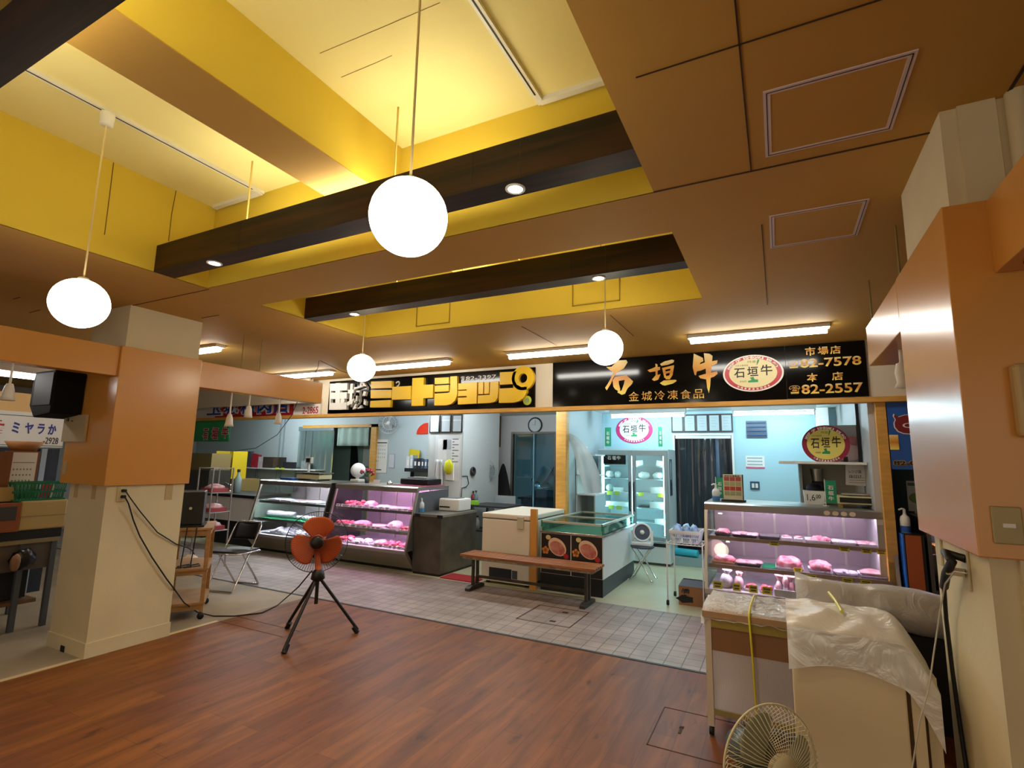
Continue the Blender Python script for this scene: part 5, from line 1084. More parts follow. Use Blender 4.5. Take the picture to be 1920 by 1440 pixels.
for px, m_, cm, lab, h_ in ((876, mat('bottle_pale', 'b8ccc4', .2), mat_wpl, 'pale bottle at the left of the side table', .22), (887, mat('bottle_red', '7a2430', .3), mat_blk, 'dark red bottle in the middle of the side table', .2), (892, mat('bottle_grey', '6a7c86', .25), mat_blk, 'grey spray bottle at the right of the side table', .21)):
    q = at(px, 945, y=7.3); bottle(q.x, 7.3, .851, .035, h_, m_, cm, lab)
q = at(888, 950, y=7.2); t = T('tissue_box', 'lime green tissue box on the side table', 'box', (q.x, 7.2, .85)); MB().box(q.x-.10, q.x+.09, 7.13, 7.22, .851, .91).build('box', mat('tissue_lime', '8cc83c', .5), t); MB().lathe([(0, .001), (.02, .001)], (q.x-.04, 7.129, .88), (0, -1, 0), 14).build('print', mat_wpl, t)
for px, h_, m_, lab in ((882, .16, mat_wpl, 'white jug on the lower shelf of the side table'), (894, .2, mat('jar_grey', 'b0b8bc', .3), 'tall white bottle on the lower shelf of the side table')):
    q = at(px, 1000, y=7.25); bottle(q.x, 7.25, .471, .045, h_, m_, mat_blk, lab)
# standing fan, apron, wall door, clock, calendar
q = at(910, 945, y=7.9); cx_ = q.x
t = T('standing_fan', 'slim white standing fan in the dark passage by the hanging black apron', 'fan', (cx_, 7.9, 0))
MB().cyl((cx_, 7.9, .02), (cx_, 7.9, 1.24), .022, .016, 10).build('pole', mat_wpl, t); MB().lathe([(0, .81), (.15, .80), (.17, .775), (.0, .77)], (cx_, 7.9, 0), n=24).build('base', mat_wpl, t)
fc = Vector((cx_, 7.86, 1.36)); MB().lathe([(0, .05), (.045, .045), (.06, 0), (.05, -.12), (0, -.14)], fc, (.3, -1, 0), 18).build('motor', mat_wpl, t)
b = MB(); ax = Vector((.3, -1, 0)).normalized(); u_ = ax.cross(Vector((0, 0, 1))).normalized()
for rr in (.2, .14): b.tube([fc+(u_*math.cos(a)+Vector((0, 0, 1))*math.sin(a))*rr for a in [2*math.pi*i/28 for i in range(28)]], .004, 5, closed=True)
for i in range(24): a = 2*math.pi*i/24; d = u_*math.cos(a)+Vector((0, 0, 1))*math.sin(a); b.tube([fc+d*.06+ax*.02, fc+d*.2], .0015, 4)
b.build('guard', mat('guard_grey', '8c9494', .4), t); b = MB()
for j in range(3):
    a0_ = 2.094*j+.4; b.grid(lambda u, v: fc+(u_*math.cos(a0_+1.5*u)+Vector((0, 0, 1))*math.sin(a0_+1.5*u))*(.05+.13*v)+ax*(.02*(u-.5)), 6, 3)
b.build('blades', mat('blade_grey', '5c686c', .4), t)
x0, x1, z0, z1 = wall_px(928, 870, 955, 935, 8.9)
o = MB().lathe([(.02, z1), (.05, z1-.06), (.10, z1-.22), (.15, z1-.45), (.19, z0)], ((x0+x1)/2, 8.93, 0), n=16, sx=1., sy=.3).build('black_apron', mat('cloth_black', '0a0a0b', .9)); tag(o, 'long black apron hanging on the back wall of the passage', 'apron')
x0, x1, z0, z1 = wall_px(903, 778, 940, 838, 8.99); t = T('calendar', 'paper calendar on a brown board in the passage left of the clock', 'calendar', ((x0+x1)/2, 9, z0)); MB().box(x0, x1, 8.975, 8.995, z0, z1).build('board', mat('board_brown', '5a3c20', .6), t); MB().box(x0+.08, x1-.08, 8.97, 8.975, z0+.06, z1-.04).build('sheet', mat_paper, t); MB().box(x0+.12, x1-.12, 8.968, 8.97, z1-.22, z1-.08).build('picture', mat('cal_pic', '7c8488', .6), t); MB().box(x0+.08, x1-.08, 8.968, 8.97, z0+.06, z0+.09).build('red_strip', mat_red, t)
q = at(1003, 797, y=8.98); t = T('wall_clock', 'round black rimmed wall clock above the workroom door', 'clock', (q.x, 8.98, q.z)); c_ = (q.x, 8.995, q.z)
MB().lathe([(.0, .012), (.125, .012)], c_, (0, -1, 0), 32).build('face', mat('clock_face', 'a8b0b4', .4), t); MB().lathe([(.125, 0), (.125, .02), (.138, .028), (.152, .012), (.152, 0)], c_, (0, -1, 0), 32).build('rim', mat_blk, t)
MB().bar((q.x, 8.98, q.z), (q.x+.004, 8.98, q.z+.09), .008, .003).build('minute_hand', mat_ink, t); MB().bar((q.x, 8.979, q.z), (q.x-.06, 8.979, q.z+.01), .01, .003).build('hour_hand', mat_ink, t)
k = MB()
for i in range(12): a = i*math.pi/6; k.bar((q.x+.105*math.cos(a), 8.981, q.z+.105*math.sin(a)), (q.x+.118*math.cos(a), 8.981, q.z+.118*math.sin(a)), .005, .002)
k.build('hour_marks', mat_ink, t)
o = struct(MB().box(G0, G1, 9.01, 9.02, 0, 2.06), 'door_1', clear('workroom_glass', 'c8e4f0', .15, .05)); MB().box((G0+G1)/2-.012, (G0+G1)/2+.012, 9.0, 9.03, 0, 2.06).build('door_stile', mat('stile_blue', '6f97a8', .4), o)
# slicer on a bench in the workroom
sx_, sy_ = at(1020, 910, y=9.5).x, 9.5
t = T('work_bench', 'dark workbench behind the workroom glass', 'bench', (sx_, 9.6, 0)); MB().box(sx_-.5, sx_+.35, 9.35, 9.95, .80, .84).build('top', mat('bench_dark', '2a3238', .4, metal=.4), t); MB().box(sx_-.45, sx_+.3, 9.4, 9.9, 0, .80).build('cabinet', mat('bench_cab', '38444c', .5), t)
t = T('meat_slicer', 'steel meat slicer with tilted carriage behind the workroom glass', 'slicer', (sx_, sy_, .84))
MB().box(sx_-.22, sx_+.25, 9.4, 9.75, .842, .98).build('base', mat('slicer_grey', '4c5c66', .35, metal=.5), t, .02); MB().obox((sx_+.02, 9.5, 1.24), (.42, .05, .2), (0, -48, 0)).build('carriage', mat_steel, t); MB().tube([(sx_-.02, 9.42, 1.08), (sx_+.26, 9.42, 1.46)], .014, 8).build('rail', mat_chrome, t)
MB().lathe([(0, .01), (.14, .008), (.145, 0), (0, 0)], (sx_-.05, 9.5, 1.1), (.5, -.8, .4), 28).build('blade', mat_chrome, t); MB().box(sx_-.1, sx_+.1, 9.46, 9.66, .981, 1.1).build('neck', mat_steel, t, .02); MB().ball((sx_-.22, 9.45, 1.18), .035, 12, 8).build('knob', mat_blk, t)
MB().tube([(sx_-.03, 9.43, 1.03), (sx_+.2, 9.43, 1.05)], .012, 8).build('handle', mat_chrome, t)
o = MB().box(at(928, 940, y=7.9).x, at(967, 940, y=7.9).x, 7.88, 7.9, .0, .96).build('partition_board', mat('panel_pale', '9aa2a4', .5)); tag(o, 'plain pale panel standing behind the chest freezer', 'panel')
# on the back wall of the pink shop
BY = 7.995
q = at(738, 797, y=BY); t = T('wall_fan', 'white wall mounted fan turned sideways on the shop back wall', 'fan', (q.x, BY, q.z))
fc = Vector((q.x+.10, BY-.28, q.z+.02)); ax = Vector((1, -.55, -.1)).normalized(); u_ = ax.cross(Vector((0, 0, 1))).normalized(); v_ = u_.cross(ax)
MB().box(q.x-.10, q.x-.03, BY-.06, BY, q.z-.12, q.z+.07).build('bracket', mat_wpl, t, .01); MB().tube([(q.x-.06, BY-.06, q.z-.02), (q.x-.04, BY-.2, q.z+.0)], .03, 10).build('arm', mat_wpl, t)
MB().lathe([(0, -.22), (.055, -.2), (.065, -.08), (.05, 0), (0, .02)], fc, ax, 18).build('motor', mat_wpl, t)
b = MB()
for rr, o_ in ((.20, .02), (.13, .05)): b.tube([fc+ax*o_+(u_*math.cos(a)+v_*math.sin(a))*rr for a in [2*math.pi*i/28 for i in range(28)]], .004, 5, closed=True)
for i in range(20): a = 2*math.pi*i/20; d = u_*math.cos(a)+v_*math.sin(a); b.tube([fc+d*.04+ax*.06, fc+d*.13+ax*.05, fc+d*.2+ax*.02], .0015, 4)
b.build('guard', mat('guard_white', 'c8c8cc', .4), t); b = MB()
for j in range(3):
    a0_ = 2.094*j; b.grid(lambda u, v: fc+(u_*math.cos(a0_+1.4*u)+v_*math.sin(a0_+1.4*u))*(.04+.14*v)+ax*(.02+.03*(u-.5)), 6, 3)
b.build('blades', clear('fan_blade_clear', 'd0d8dc', .2, .1, .35, 'b8c0c4'), t)
t, r = paper_on('calendar', 'big white number calendar by the timber door frame', 'calendar', 694, 824, 728, 886, BY, mat_paper, .006)
k = MB(); k.box(r[0]+.06, r[1]-.02, BY-.007, BY-.006, r[3]-.075, r[3]-.055)
for j in range(5):
    for i in range(7):
        if j == 4 and i > 3: continue
        xx = r[0]+.04+(r[1]-r[0]-.07)*i/7; zz = r[3]-.14-.075*j; letter(k, str((j*7+i) % 30+1), (xx, BY-.0062, zz), (.018, 0, 0), (0, 0, .03), .0008)
k.box(r[0]+.13, r[1]-.13, BY-.007, BY-.006, r[2]+.05, r[2]+.07); k.build('dates', mat_ink, t)
t, r = paper_on('notice', 'narrow framed notice right of the number calendar', 'notice', 728, 851, 741, 878, BY, mat('notice_violet', 'a8a4c0', .5), .008, 0); MB().box(r[0]+.012, r[1]-.012, BY-.010, BY-.008, r[2]+.02, r[3]-.012).build('paper', mat('notice_sheet', 'ccd0d6', .6), t)
q0, q1 = at(782, 814, y=BY), at(803, 793, y=BY)
o = MB().prism([(q1.x, q0.z)]+[(q1.x-(q1.x-q0.x)*math.sin(a), q0.z+(q1.z-q0.z)*math.cos(a)) for a in [math.pi/2*i/12 for i in range(13)]], 'y', BY-.02, BY).build('red_sign', mat('quarter_red', 'e03418', .4)); tag(o, 'bright red quarter disc sign on the back wall left of the black frames', 'sign')
x0, x1, z0, z1 = wall_px(760, 879, 810, 884, 7.75); t = T('wall_shelf', 'dark wall shelf carrying a row of binders', 'shelf', ((x0+x1)/2, 7.85, z0)); MB().box(x0, x1, 7.72, 7.99, z0, z1).build('board', mat_blk, t); MB().box(x0, x0+.02, 7.9, 7.99, z0-.3, z0).build('bracket', mat_blk, t)
for i, (p0, p1, m_, hh_, lab) in enumerate(((762, 768, 'd4d8dc', .22, 'white folder at the left end of the binder shelf'), (769, 774, 'b8c2cc', .24, 'pale grey folder, second on the binder shelf'), (776, 782, '2c3442', .18, 'dark binder, third on the binder shelf'), (783, 789, '1c2434', .17, 'navy binder, fourth on the binder shelf'), (790, 795, '323a48', .17, 'slate binder, fifth on the binder shelf'), (796, 801, '5a6e8c', .17, 'blue binder, sixth on the binder shelf'), (802, 808, '222a3a', .17, 'dark binder at the right end of the binder shelf'))):
    xa, xb = at(p0, 875, y=7.75).x, at(p1, 875, y=7.75).x; t = T('binder', lab, 'binder', ((xa+xb)/2, 7.8, z1), 'binders on the wall shelf'); MB().box(xa, xb, 7.74, 7.94, z1+.001, z1+hh_).build('cover', mat('binder_'+m_, m_, .5), t); MB().box(xa+.015, xb-.015, 7.738, 7.74, z1+.05, z1+hh_*.7).build('label', mat_paper, t)
x0, x1, z0, z1 = wall_px(767, 846, 787, 858, 7.9); o = MB().obox(((x0+x1)/2, 7.9, (z0+z1)/2), (x1-x0, .02, z1-z0+.06), (0, 6, 0)).build('yellow_folder', mat('folder_yellow', 'c9b41c', .5)); tag(o, 'yellow folder standing above the row of binders', 'folder')
x0, x1, z0, z1 = wall_px(752, 895, 806, 911, 6.35); t = T('fax_machine', 'black fax machine on a pink cloth on the right end of the pink display case', 'fax', ((x0+x1)/2, 6.45, TZ+.006)); MB().box(x0, x1, 6.32, 6.66, TZ+.014, TZ+.10).build('body', mat('fax_black', '15161a', .3), t, .015); MB().box(x0+.08, x1-.1, 6.4, 6.66, TZ+.101, TZ+.12).build('paper_tray', mat('fax_grey', '8a9096', .4), t)
o = MB().box(x0-.05, min(x1+.06, -4.57), 6.22, 6.70, TZ-.0005, TZ+.008).build('pink_cloth', mat('cloth_pink', 'b0486a', .8)); tag(o, 'dusty pink cloth under the black fax machine', 'cloth')
q = at(670, 905, y=6.5); t = T('desk_fan', 'small white desk fan turned sideways on the pink display case', 'fan', (q.x, 6.5, TZ))
MB().box(q.x-.09, q.x+.09, 6.42, 6.58, TZ, TZ+.05).build('base', mat_wpl, t, .015); MB().tube([(q.x, 6.5, TZ+.05), (q.x-.01, 6.5, TZ+.14)], .03, 10).build('neck', mat_wpl, t)
fc = Vector((q.x, 6.5, TZ+.19)); ax = Vector((.8, -.5, .2)).normalized(); MB().lathe([(0, -.16), (.05, -.15), (.06, -.05)], fc, ax, 16).build('motor', mat_wpl, t); MB().lathe([(.05, -.05), (.115, -.03), (.12, .02), (.09, .05), (.03, .06), (0, .06)], fc, ax, 24).build('guard', mat('fan_white', 'dfe2e4', .4), t)
q = at(688, 908, y=6.4); t = T('flower_vase', 'small dark vase of red flowers on the pink display case', 'vase', (q.x, 6.4, TZ)); MB().lathe([(0, 0), (.035, 0), (.04, .10), (.035, .10)], (q.x, 6.4, TZ), n=14).build('vase', mat('vase_grey', '4a4c50', .3), t); b = MB(); b2 = MB(); rnd = random.Random(2)
for i in range(9):
    p = Vector((q.x+rnd.uniform(-.08, .08), 6.4+rnd.uniform(-.06, .06), TZ+.14+rnd.uniform(0, .10))); b2.tube([(q.x, 6.4, TZ+.09), p], .003, 4); b.ball(p, .022, 10, 7, amp=.3, seed=i); b2.ball(p+Vector((rnd.uniform(-.03, .03), -.01, -.025)), (.018, .006, .012), 8, 5)
b.build('flowers', mat('flower_red', 'b02a48', .6), t); b2.build('stems', mat('stem_green', '3a5a34', .7), t)
q = at(731, 908, y=6.35); t = T('counter_bell', 'small chrome counter bell on the pink display case', 'bell', (q.x, 6.35, TZ)); MB().lathe([(.045, .008), (.042, .03), (.02, .05), (0, .055)], (q.x, 6.35, TZ), n=16).build('dome', mat_chrome, t); MB().lathe([(0, 0), (.05, 0), (.05, .008), (0, .008)], (q.x, 6.35, TZ), n=16).build('base', mat_blk, t)
q = at(706, 907, y=6.3); o = MB().obox((q.x, 6.3, TZ+.035), (.13, .004, .06), (-15, 0, 0)).build('small_card', mat_card_w); tag(o, 'small white card standing behind the flower vase', 'card')
# scale and tray on the white lit case
x0, x1, z0, z1 = wall_px(558, 884, 602, 900, 6.35); t = T('weighing_scale', 'cream counter scale with display post on the white lit display case', 'scale', ((x0+x1)/2, 6.45, TZ)); MB().box(x0, x1, 6.32, 6.6, TZ+.02, TZ+.10).build('body', mat('scale_cream', 'd8cfa0', .4), t, .01); MB().box(x0-.02, x1+.02, 6.3, 6.62, TZ+.115, TZ+.13).build('pan', mat_steel, t); MB().box(x0+.1, x1-.1, 6.4, 6.5, TZ+.1, TZ+.115).build('pan_support', mat_dsteel, t)
for xx in (x0+.03, x1-.06): MB().box(xx, xx+.03, 6.34, 6.58, TZ, TZ+.02).build('foot', mat_blk, t)
MB().cyl((x0-.03, 6.6, TZ), (x0-.03, 6.6, TZ+.28), .02, n=10).build('post', mat_wpl, t); MB().box(x0-.10, x0+.04, 6.57, 6.63, TZ+.28, TZ+.39).build('head', mat_wpl, t, .008); MB().box(x0-.075, x0+.015, 6.566, 6.57, TZ+.30, TZ+.37).build('screen', mat_ink, t)
x0, x1, z0, z1 = wall_px(534, 896, 556, 902, 6.3); o = MB().box(x0, x1, 6.2, 6.45, TZ, TZ+.03).build('blue_tray', mat('tray_blue', '2458b0', .4)); tag(o, 'blue tray on the left end of the white lit display case', 'tray')
# back room seen through the timber frame
t = T('strip_curtain', 'long clear strip curtain in the left part of the timber framed opening', 'curtain', (X8(592), 8.0, 2.1)); xa, xb = X8(560), X8(626)
MB().box(xa, xb, 7.95, 7.99, 2.10, 2.19).build('rail', mat('rail_grey', '6a7c84', .4), t)
for i in range(5): MB().grid(lambda u, v, i=i: (xa+(xb-xa)*(i+u*1.02)/5, 7.97+.01*math.sin(u*5+i), 2.10-1.95*v), 5, 8).build('strip', clear('strip_plastic2', 'd8e8e8', .6, .06, .35, 'a8c4c4'), t)
t = T('cloth_curtain', 'pale green cloth half curtain beside the timber door post', 'curtain', (X8(660), 8.0, 2.1)); xa, xb = X8(632), X8(692)
z0 = at(660, 836, y=8).z; MB().grid(lambda u, v: (xa+(xb-xa)*u, 7.98+.025*math.sin(u*24), z0+(2.17-z0)*v), 48, 4).build('cloth', mat('curtain_green', 'a4bcb4', .8), t, solid=.004); MB().cyl((xa-.05, 7.97, 2.185), (xb+.02, 7.97, 2.185), .012, n=8).build('rod', mat_blk, t)
o = MB().grid(lambda u, v: (at(654, 850, y=9.5).x+.36*u*(.4+.6*v), 9.56+.03*math.sin(u*9), 1.95-1.2*v), 12, 8).build('dark_coat', mat('cloth_black', '0a0a0b', .9), solid=.01); tag(o, 'dark coat hanging behind the pale green half curtain', 'coat')
o = MB().box(at(676, 850, y=9.5).x, at(696, 850, y=9.5).x, 9.59, 9.599, 1.35, 1.85).build('calendar', mat_paper); tag(o, 'small calendar hanging beside the dark coat', 'calendar')
# goods shelf of the far left shop
x0, x1 = at(440, 880, y=7.85).x, at(602, 882, y=7.85).x; zs = at(520, 878, y=7.85).z
t = T('wall_shelf', 'long white wall shelf of small packages in the far left shop', 'shelf', ((x0+x1)/2, 7.9, zs)); MB().box(x0, x1, 7.7, 7.99, zs-.02, zs).build('board', mat_wpl, t)
for x in (x0+.6, x1-.9): MB().box(x, x+.02, 7.95, 7.99, zs-.5, zs-.02).build('bracket', mat('bracket_grey', '8a989c', .4), t)
pk = [(444, 460, .26, 'c8ccd4', 'pale packet at the left end of the package shelf'), (463, 470, .36, '4a545c', 'tall thin dark box on the package shelf'), (472, 484, .3, 'b02838', 'red leaning packet on the package shelf'), (485, 492, .24, 'd4cccc', 'white figure shaped packet beside the red one'), (494, 512, .24, '3e3430', 'dark packet in the middle of the package shelf'), (513, 521, .24, '5c4a3c', 'brown packet in the middle of the package shelf'), (523, 532, .24, '32302e', 'black packet right of the brown packet'), (534, 552, .14, '26242c', 'low black box on the package shelf'), (566, 578, .18, '8a9496', 'grey jumble box at the right end of the package shelf')]
for i, (p0, p1, hh_, c_, lab) in enumerate(pk):
    xa, xb = at(p0, 870, y=7.8).x, at(p1, 870, y=7.8).x; b = MB().obox(((xa+xb)/2, 7.82, zs+hh_/2+.003), (xb-xa, .08, hh_*.98), (0, 10 if i == 2 else 0, 0)); tag(b.build('packet', mat('pk_'+c_, c_, .5, var=(14, .3))), lab, 'packet', 'packets on the far left shelf')
for i, px in enumerate((441, 520, 530)): q = at(px, 880, y=7.7); tag(MB().box(q.x-.05, q.x+.05, 7.694, 7.699, zs-.02, zs+.02).build('price_card', mat('card_lime', 'c6d83a', .5)), ['lime price card at the left end of the package shelf', 'lime price card left of the pair in the middle of the package shelf', 'lime price card right of the pair in the middle of the package shelf'][i], 'price card')
struct(MB().box(X8(530), X8(531.5), 7.97, 8.0, 0, SZ).box(X8(523), X8(524.5), 7.97, 8.0, 0, SZ), 'trim_10', mat('pipe_grey', '96a4a8', .4))
t = T('low_counter', 'white fronted low counter with dark top left of the white lit case', 'counter', (-8.6, 6.3, 0)); x0, x1 = -9.3, -7.95
MB().box(x0, x1, 6.0, 6.7, .42, .82).build('front', mat_wpl, t); MB().box(x0, x1, 5.98, 6.72, .82, .87).build('top', mat_blk, t); MB().box(x0+.02, x1-.02, 6.1, 6.7, 0, .42).build('base', mat_blk, t)
q = at(446, 905, y=6.3); bottle(q.x, 6.3, .871, .06, .42, mat('bottle_clear', 'b8d0d4', .2), mat_blk, 'tall pump flask on the dark topped low counter')
t = T('tap', 'chrome tap cluster on the dark topped low counter', 'tap', (q.x-.3, 6.2, .87)); qq = at(430, 928, y=6.15); MB().lathe([(0, 0), (.05, 0), (.04, .06), (.02, .08), (.02, .16), (0, .16)], (qq.x, 6.15, .871), n=12).build('body', mat_chrome, t); MB().tube([(qq.x, 6.15, 1.0), (qq.x-.06, 6.1, 1.05), (qq.x-.12, 6.05, 1.0)], .014, 8).build('spout', mat_chrome, t)
x0, x1, z0, z1 = wall_px(400, 846, 438, 896, 6.8); t = T('yellow_box', 'open yellow box standing left of the far shop shelf', 'box', ((x0+x1)/2, 6.9, z0)); b = MB(); b.box(x0, x1, 7.1, 7.12, z0, z1); b.box(x0, x0+.02, 6.8, 7.1, z0, z1); b.box(x1-.02, x1, 6.8, 7.1, z0, z1); b.box(x0+.02, x1-.02, 6.8, 7.1, z0, z0+.02); b.build('box', mat('box_yellow', 'e0c020', .5), t)
MB().obox(((x0+x1)/2, 6.9, z0+.25), (x1-x0-.08, .02, .4), (0, 14, 0)).build('sheet', mat('sheet_yellow', 'c8a818', .5), t)
o = MB().box(x0-.1, x1+.2, 6.78, 7.3, 0, z0-.001).build('cupboard', mat('cupboard_tan', '8c7444', .6)); tag(o, 'tan cupboard under the open yellow box', 'cupboard')
x0, x1, z0, z1 = wall_px(352, 850, 398, 880, 6.3); o = MB().box(x0, x1, 6.3, 6.7, z0, z1).build('grill_box', mat('tan_frame', '8a7448', .5)); tag(o, 'tan framed grill box behind the left pillar edge', 'box')
o = MB().box(x0-.1, x1, 6.28, 6.72, 0, z0-.001).build('grill_stand', mat_dsteel); tag(o, 'dark steel stand under the tan grill box', 'stand')
# wire rack of meat trays
t = T('wire_rack', 'tall narrow wire rack with wrapped meat trays behind the folding chair', 'rack', (-7.18, 4.75, 0)); rx0, rx1, ry0, ry1 = -7.34, -7.02, 4.60, 4.90
mg_ = mat('rack_grey', '9a9a98', .4, metal=.5)
for x in (rx0, rx1):
    for y in (ry0, ry1): MB().cyl((x, y, 0), (x, y, 1.37), .011, n=8).build('leg', mg_, t)
for z in (1.36, 1.02, .75, .50):
    b = MB()
    for p in (((rx0, ry0), (rx1, ry0)), ((rx1, ry0), (rx1, ry1)), ((rx1, ry1), (rx0, ry1)), ((rx0, ry1), (rx0, ry0))): b.cyl((*p[0], z), (*p[1], z), .008, n=6)
    for i in range(1, 6): b.cyl((rx0+(rx1-rx0)*i/6, ry0, z), (rx0+(rx1-rx0)*i/6, ry1, z), .003, n=4)
    b.build('wire_shelf', mg_, t)
for i, (z, lab) in enumerate(((1.029, 'upper wrapped meat tray on the wire rack'), (.759, 'middle wrapped meat tray on the wire rack'), (.509, 'lower wrapped meat tray on the wire rack'))):
    tt = T('meat_tray', lab, 'meat', (-7.18, 4.75, z), 'trays on the wire rack'); MB().box(rx0+.03, rx1-.03, ry0+.03, ry1-.03, z, z+.05).build('tray', mat('tray_red', '9c3a40', .4), tt); MB().ball((-7.18, 4.75, z+.06), (.13, .12, .05), 16, 9, amp=.2, seed=60+i).build('meat', mm_pale, tt)
q = at(400, 1030, z=.0); o = MB().ball((-6.95, 4.35, .12), (.14, .12, .125), 18, 12, amp=.18, seed=77, flat=.95, freq=2.5).build('plastic_bag', mat('bag_cream', 'cdb897', .6)); tag(o, 'cream plastic bag on the floor behind the folding chair', 'bag')

# ================================================================ HALL OBJECTS
# white track spot lamps under the fascia
def spot(px, py, y, lab, ztop):
    q = at(px, py, x=y)
    t = T('track_spotlight', lab, 'spotlight', (q.x, q.y, ztop), 'white hanging spotlights'); MB().cyl((q.x, q.y, q.z+.05), (q.x, q.y, ztop), .008, n=8).build('stem', mat_wpl, t); MB().lathe([(.018, .06), (.03, .02), (.035, -.03), (.042, -.06), (0, -.055)], q, n=14).build('head', mat_wpl, t)
spot(466, 772, -4.83, 'white hanging spotlight under the far orange fascia, long stem', 2.168); spot(430, 788, -4.83, 'white hanging spotlight before the green banner', 2.168); spot(522, 785, -4.83, 'white hanging spotlight before the end of the red sign', 2.168)
q = at(1693, 706, x=.60); t = T('track_spotlight', 'white spotlight under the right orange fascia beam', 'spotlight', (.60, q.y, 2.168), 'white hanging spotlights'); MB().cyl((.60, q.y, q.z), (.60, q.y, 2.168), .010, n=8).build('stem', mat_wpl, t); MB().lathe([(.025, .10), (.035, .05), (.028, .0), (.042, -.03), (0, -.035)], (.60, q.y, q.z-.03), n=14).build('head', mat_wpl, t)
q = at(16, 735, x=-4.83); t = T('track_spotlight', 'pale spotlight hanging at the left edge before the tube light', 'spotlight', (-4.83, q.y, 2.168), 'white hanging spotlights'); MB().cyl((-4.83, q.y, q.z+.04), (-4.83, q.y, 2.168), .008, n=8).build('stem', mat_wpl, t); MB().lathe([(.018, .06), (.03, .02), (.035, -.03), (.042, -.06), (0, -.055)], (-4.83, q.y, q.z), n=14).build('head', mat_wpl, t)
# thin hanging rods of the fascias
for i, (px, py, xx, lab) in enumerate(((453, 680, -4.83, 'thin hanger rod of the far left fascia, nearest the pillar'), (487, 690, -4.83, 'thin hanger rod of the far left fascia, farther one'), (1632, 560, .59, 'thin hanger rod of the right fascia, farther one'), (1685, 490, .59, 'thin hanger rod of the right fascia by the pillar'))):
    q = at(px, py, x=xx); tag(MB().cyl((xx, q.y, 2.412), (xx, q.y, CZ), .005, n=6).build('hanger_rod', mat('rod_olive', '8c7c3c', .5)), lab, 'rod', 'hanger rods')
# ceiling cable from the hook to the yellow box
b = MB(); b.tube([at(440, 846, y=6.4), at(480, 840, y=6.2), at(520, 815, y=5.9), at(546, 780, y=5.6), at(558, 752, y=5.4)], .006, 6); tag(b.build('cable', mat_blk), 'black cable sagging from the fascia end to the yellow box', 'cable')
b = MB(); b.tube([at(583, 712, y=4.7), at(596, 690, y=4.7), at(598, 677, z=CZ-.02)], .004, 6); b.tube([at(600, 676, z=CZ-.02), at(640, 696, z=CZ-.05), at(690, 712, z=CZ-.05), at(760, 706, y=5.84)], .004, 6); tag(b.build('cable', mat_blk), 'black cable looped over the ceiling hook above the red sign end', 'cable')

# folding chair
t = T('folding_chair', 'chrome folding chair with black seat and back at the tile edge', 'chair', (-5.7, 4.2, 0))
def W(px, py, yy): return at(px, py, y=yy)
# frame built square and turned to face the tiles
ang = R(14); Rz = Matrix.Rotation(ang, 3, 'Z'); base = Vector((-5.80, 4.18, 0)); L = lambda x, y, z: base+Rz@Vector((x, y, z))
for s in (-1, 1):
    MB().tube([L(s*.18, -.22, .012), L(s*.18, -.20, .03), L(s*.18, .17, .70), L(s*.155, .19, .74)], .010, 8).build('leg', mat_chrome, t); MB().tube([L(s*.17, .22, .02), L(s*.17, -.10, .42)], .010, 8).build('leg', mat_chrome, t)
MB().tube([L(-.18, -.22, .012), L(.18, -.22, .012)], .010, 8).build('floor_bar', mat_chrome, t); MB().tube([L(-.17, .22, .012), L(.17, .22, .012)], .010, 8).build('floor_bar', mat_chrome, t); MB().tube([L(-.155, .19, .74), L(.155, .19, .74)], .010, 8).build('top_bar', mat_chrome, t)
msb = mat('vinyl_black', '0e0e10', .35)
MB().grid(lambda u, v: L(-.165+.33*u, .125+.055*v+.03*math.cos((u-.5)*3), .54+.19*v), 10, 5).build('backrest', msb, t, solid=.02)
b = MB(); b.prism([(L(x, y, 0).x, L(x, y, 0).y) for x, y in ((-.19, .17), (-.19, -.15), (-.15, -.20), (.15, -.20), (.19, -.15), (.19, .17))], 'z', .42, .445); b.build('seat', msb, t, .01); b = MB(); b.tube([L(-.195, .17, .418), L(-.195, -.15, .418), L(-.15, -.205, .418), L(.15, -.205, .418), L(.195, -.15, .418), L(.195, .17, .418)], .009, 8); b.build('seat_rim', mat_chrome, t)
# wooden trolley with black monitor
TA = math.atan2(.6, -.8); TC = (-4.95, 3.28, 0)
t = T('wooden_trolley', 'small wooden wheeled trolley right behind the left pillar', 'trolley'); x0, x1, y0, y1 = 0, .60, 0, .34
mw_ = mat('trolley_wood', 'b08452', .5, var=(5, .3, (1, 1, 5)))
for x in (x0, x1-.035):
    for y in (y0, y1-.035): MB().box(x, x+.035, y, y+.035, .07, .83).build('leg', mw_, t); MB().lathe([(0, -.012), (.03, -.012), (.03, .012), (0, .012)], (x+.018, y+.018, .031), (1, 0, 0), 14).build('caster', mat_blk, t); MB().cyl((x+.018, y+.018, .03), (x+.018, y+.018, .07), .008, n=6).build('caster_stem', mat_dsteel, t)
for z, n_ in ((.845, 'top'), (.47, 'shelf'), (.16, 'shelf')): MB().box(x0-.01, x1+.01, y0-.01, y1+.01, z-.018, z).build(n_, mw_, t)
for z in (.77, .41, .09): MB().box(x0+.035, x1-.035, y0+.005, y0+.02, z, z+.05).build('rail', mw_, t); MB().box(x0+.005, x0+.02, y0+.035, y1-.035, z, z+.05).build('rail', mw_, t)
t.location = TC; t.rotation_euler = (0, 0, TA)
t = T('monitor', 'black boxy monitor standing on the wooden trolley', 'monitor')
MB().box(.10, .40, .09, .33, .02, .34).build('body', mat('monitor_black', '0c0c0e', .4), t, .008); MB().box(.07, .43, .07, .335, .001, .019).build('foot', mat_blk, t); MB().lathe([(0, .002), (.014, .002)], (.099, .2, .18), (-1, 0, 0), 14).build('badge', mat('badge_pale', 'c8c49c', .4), t)
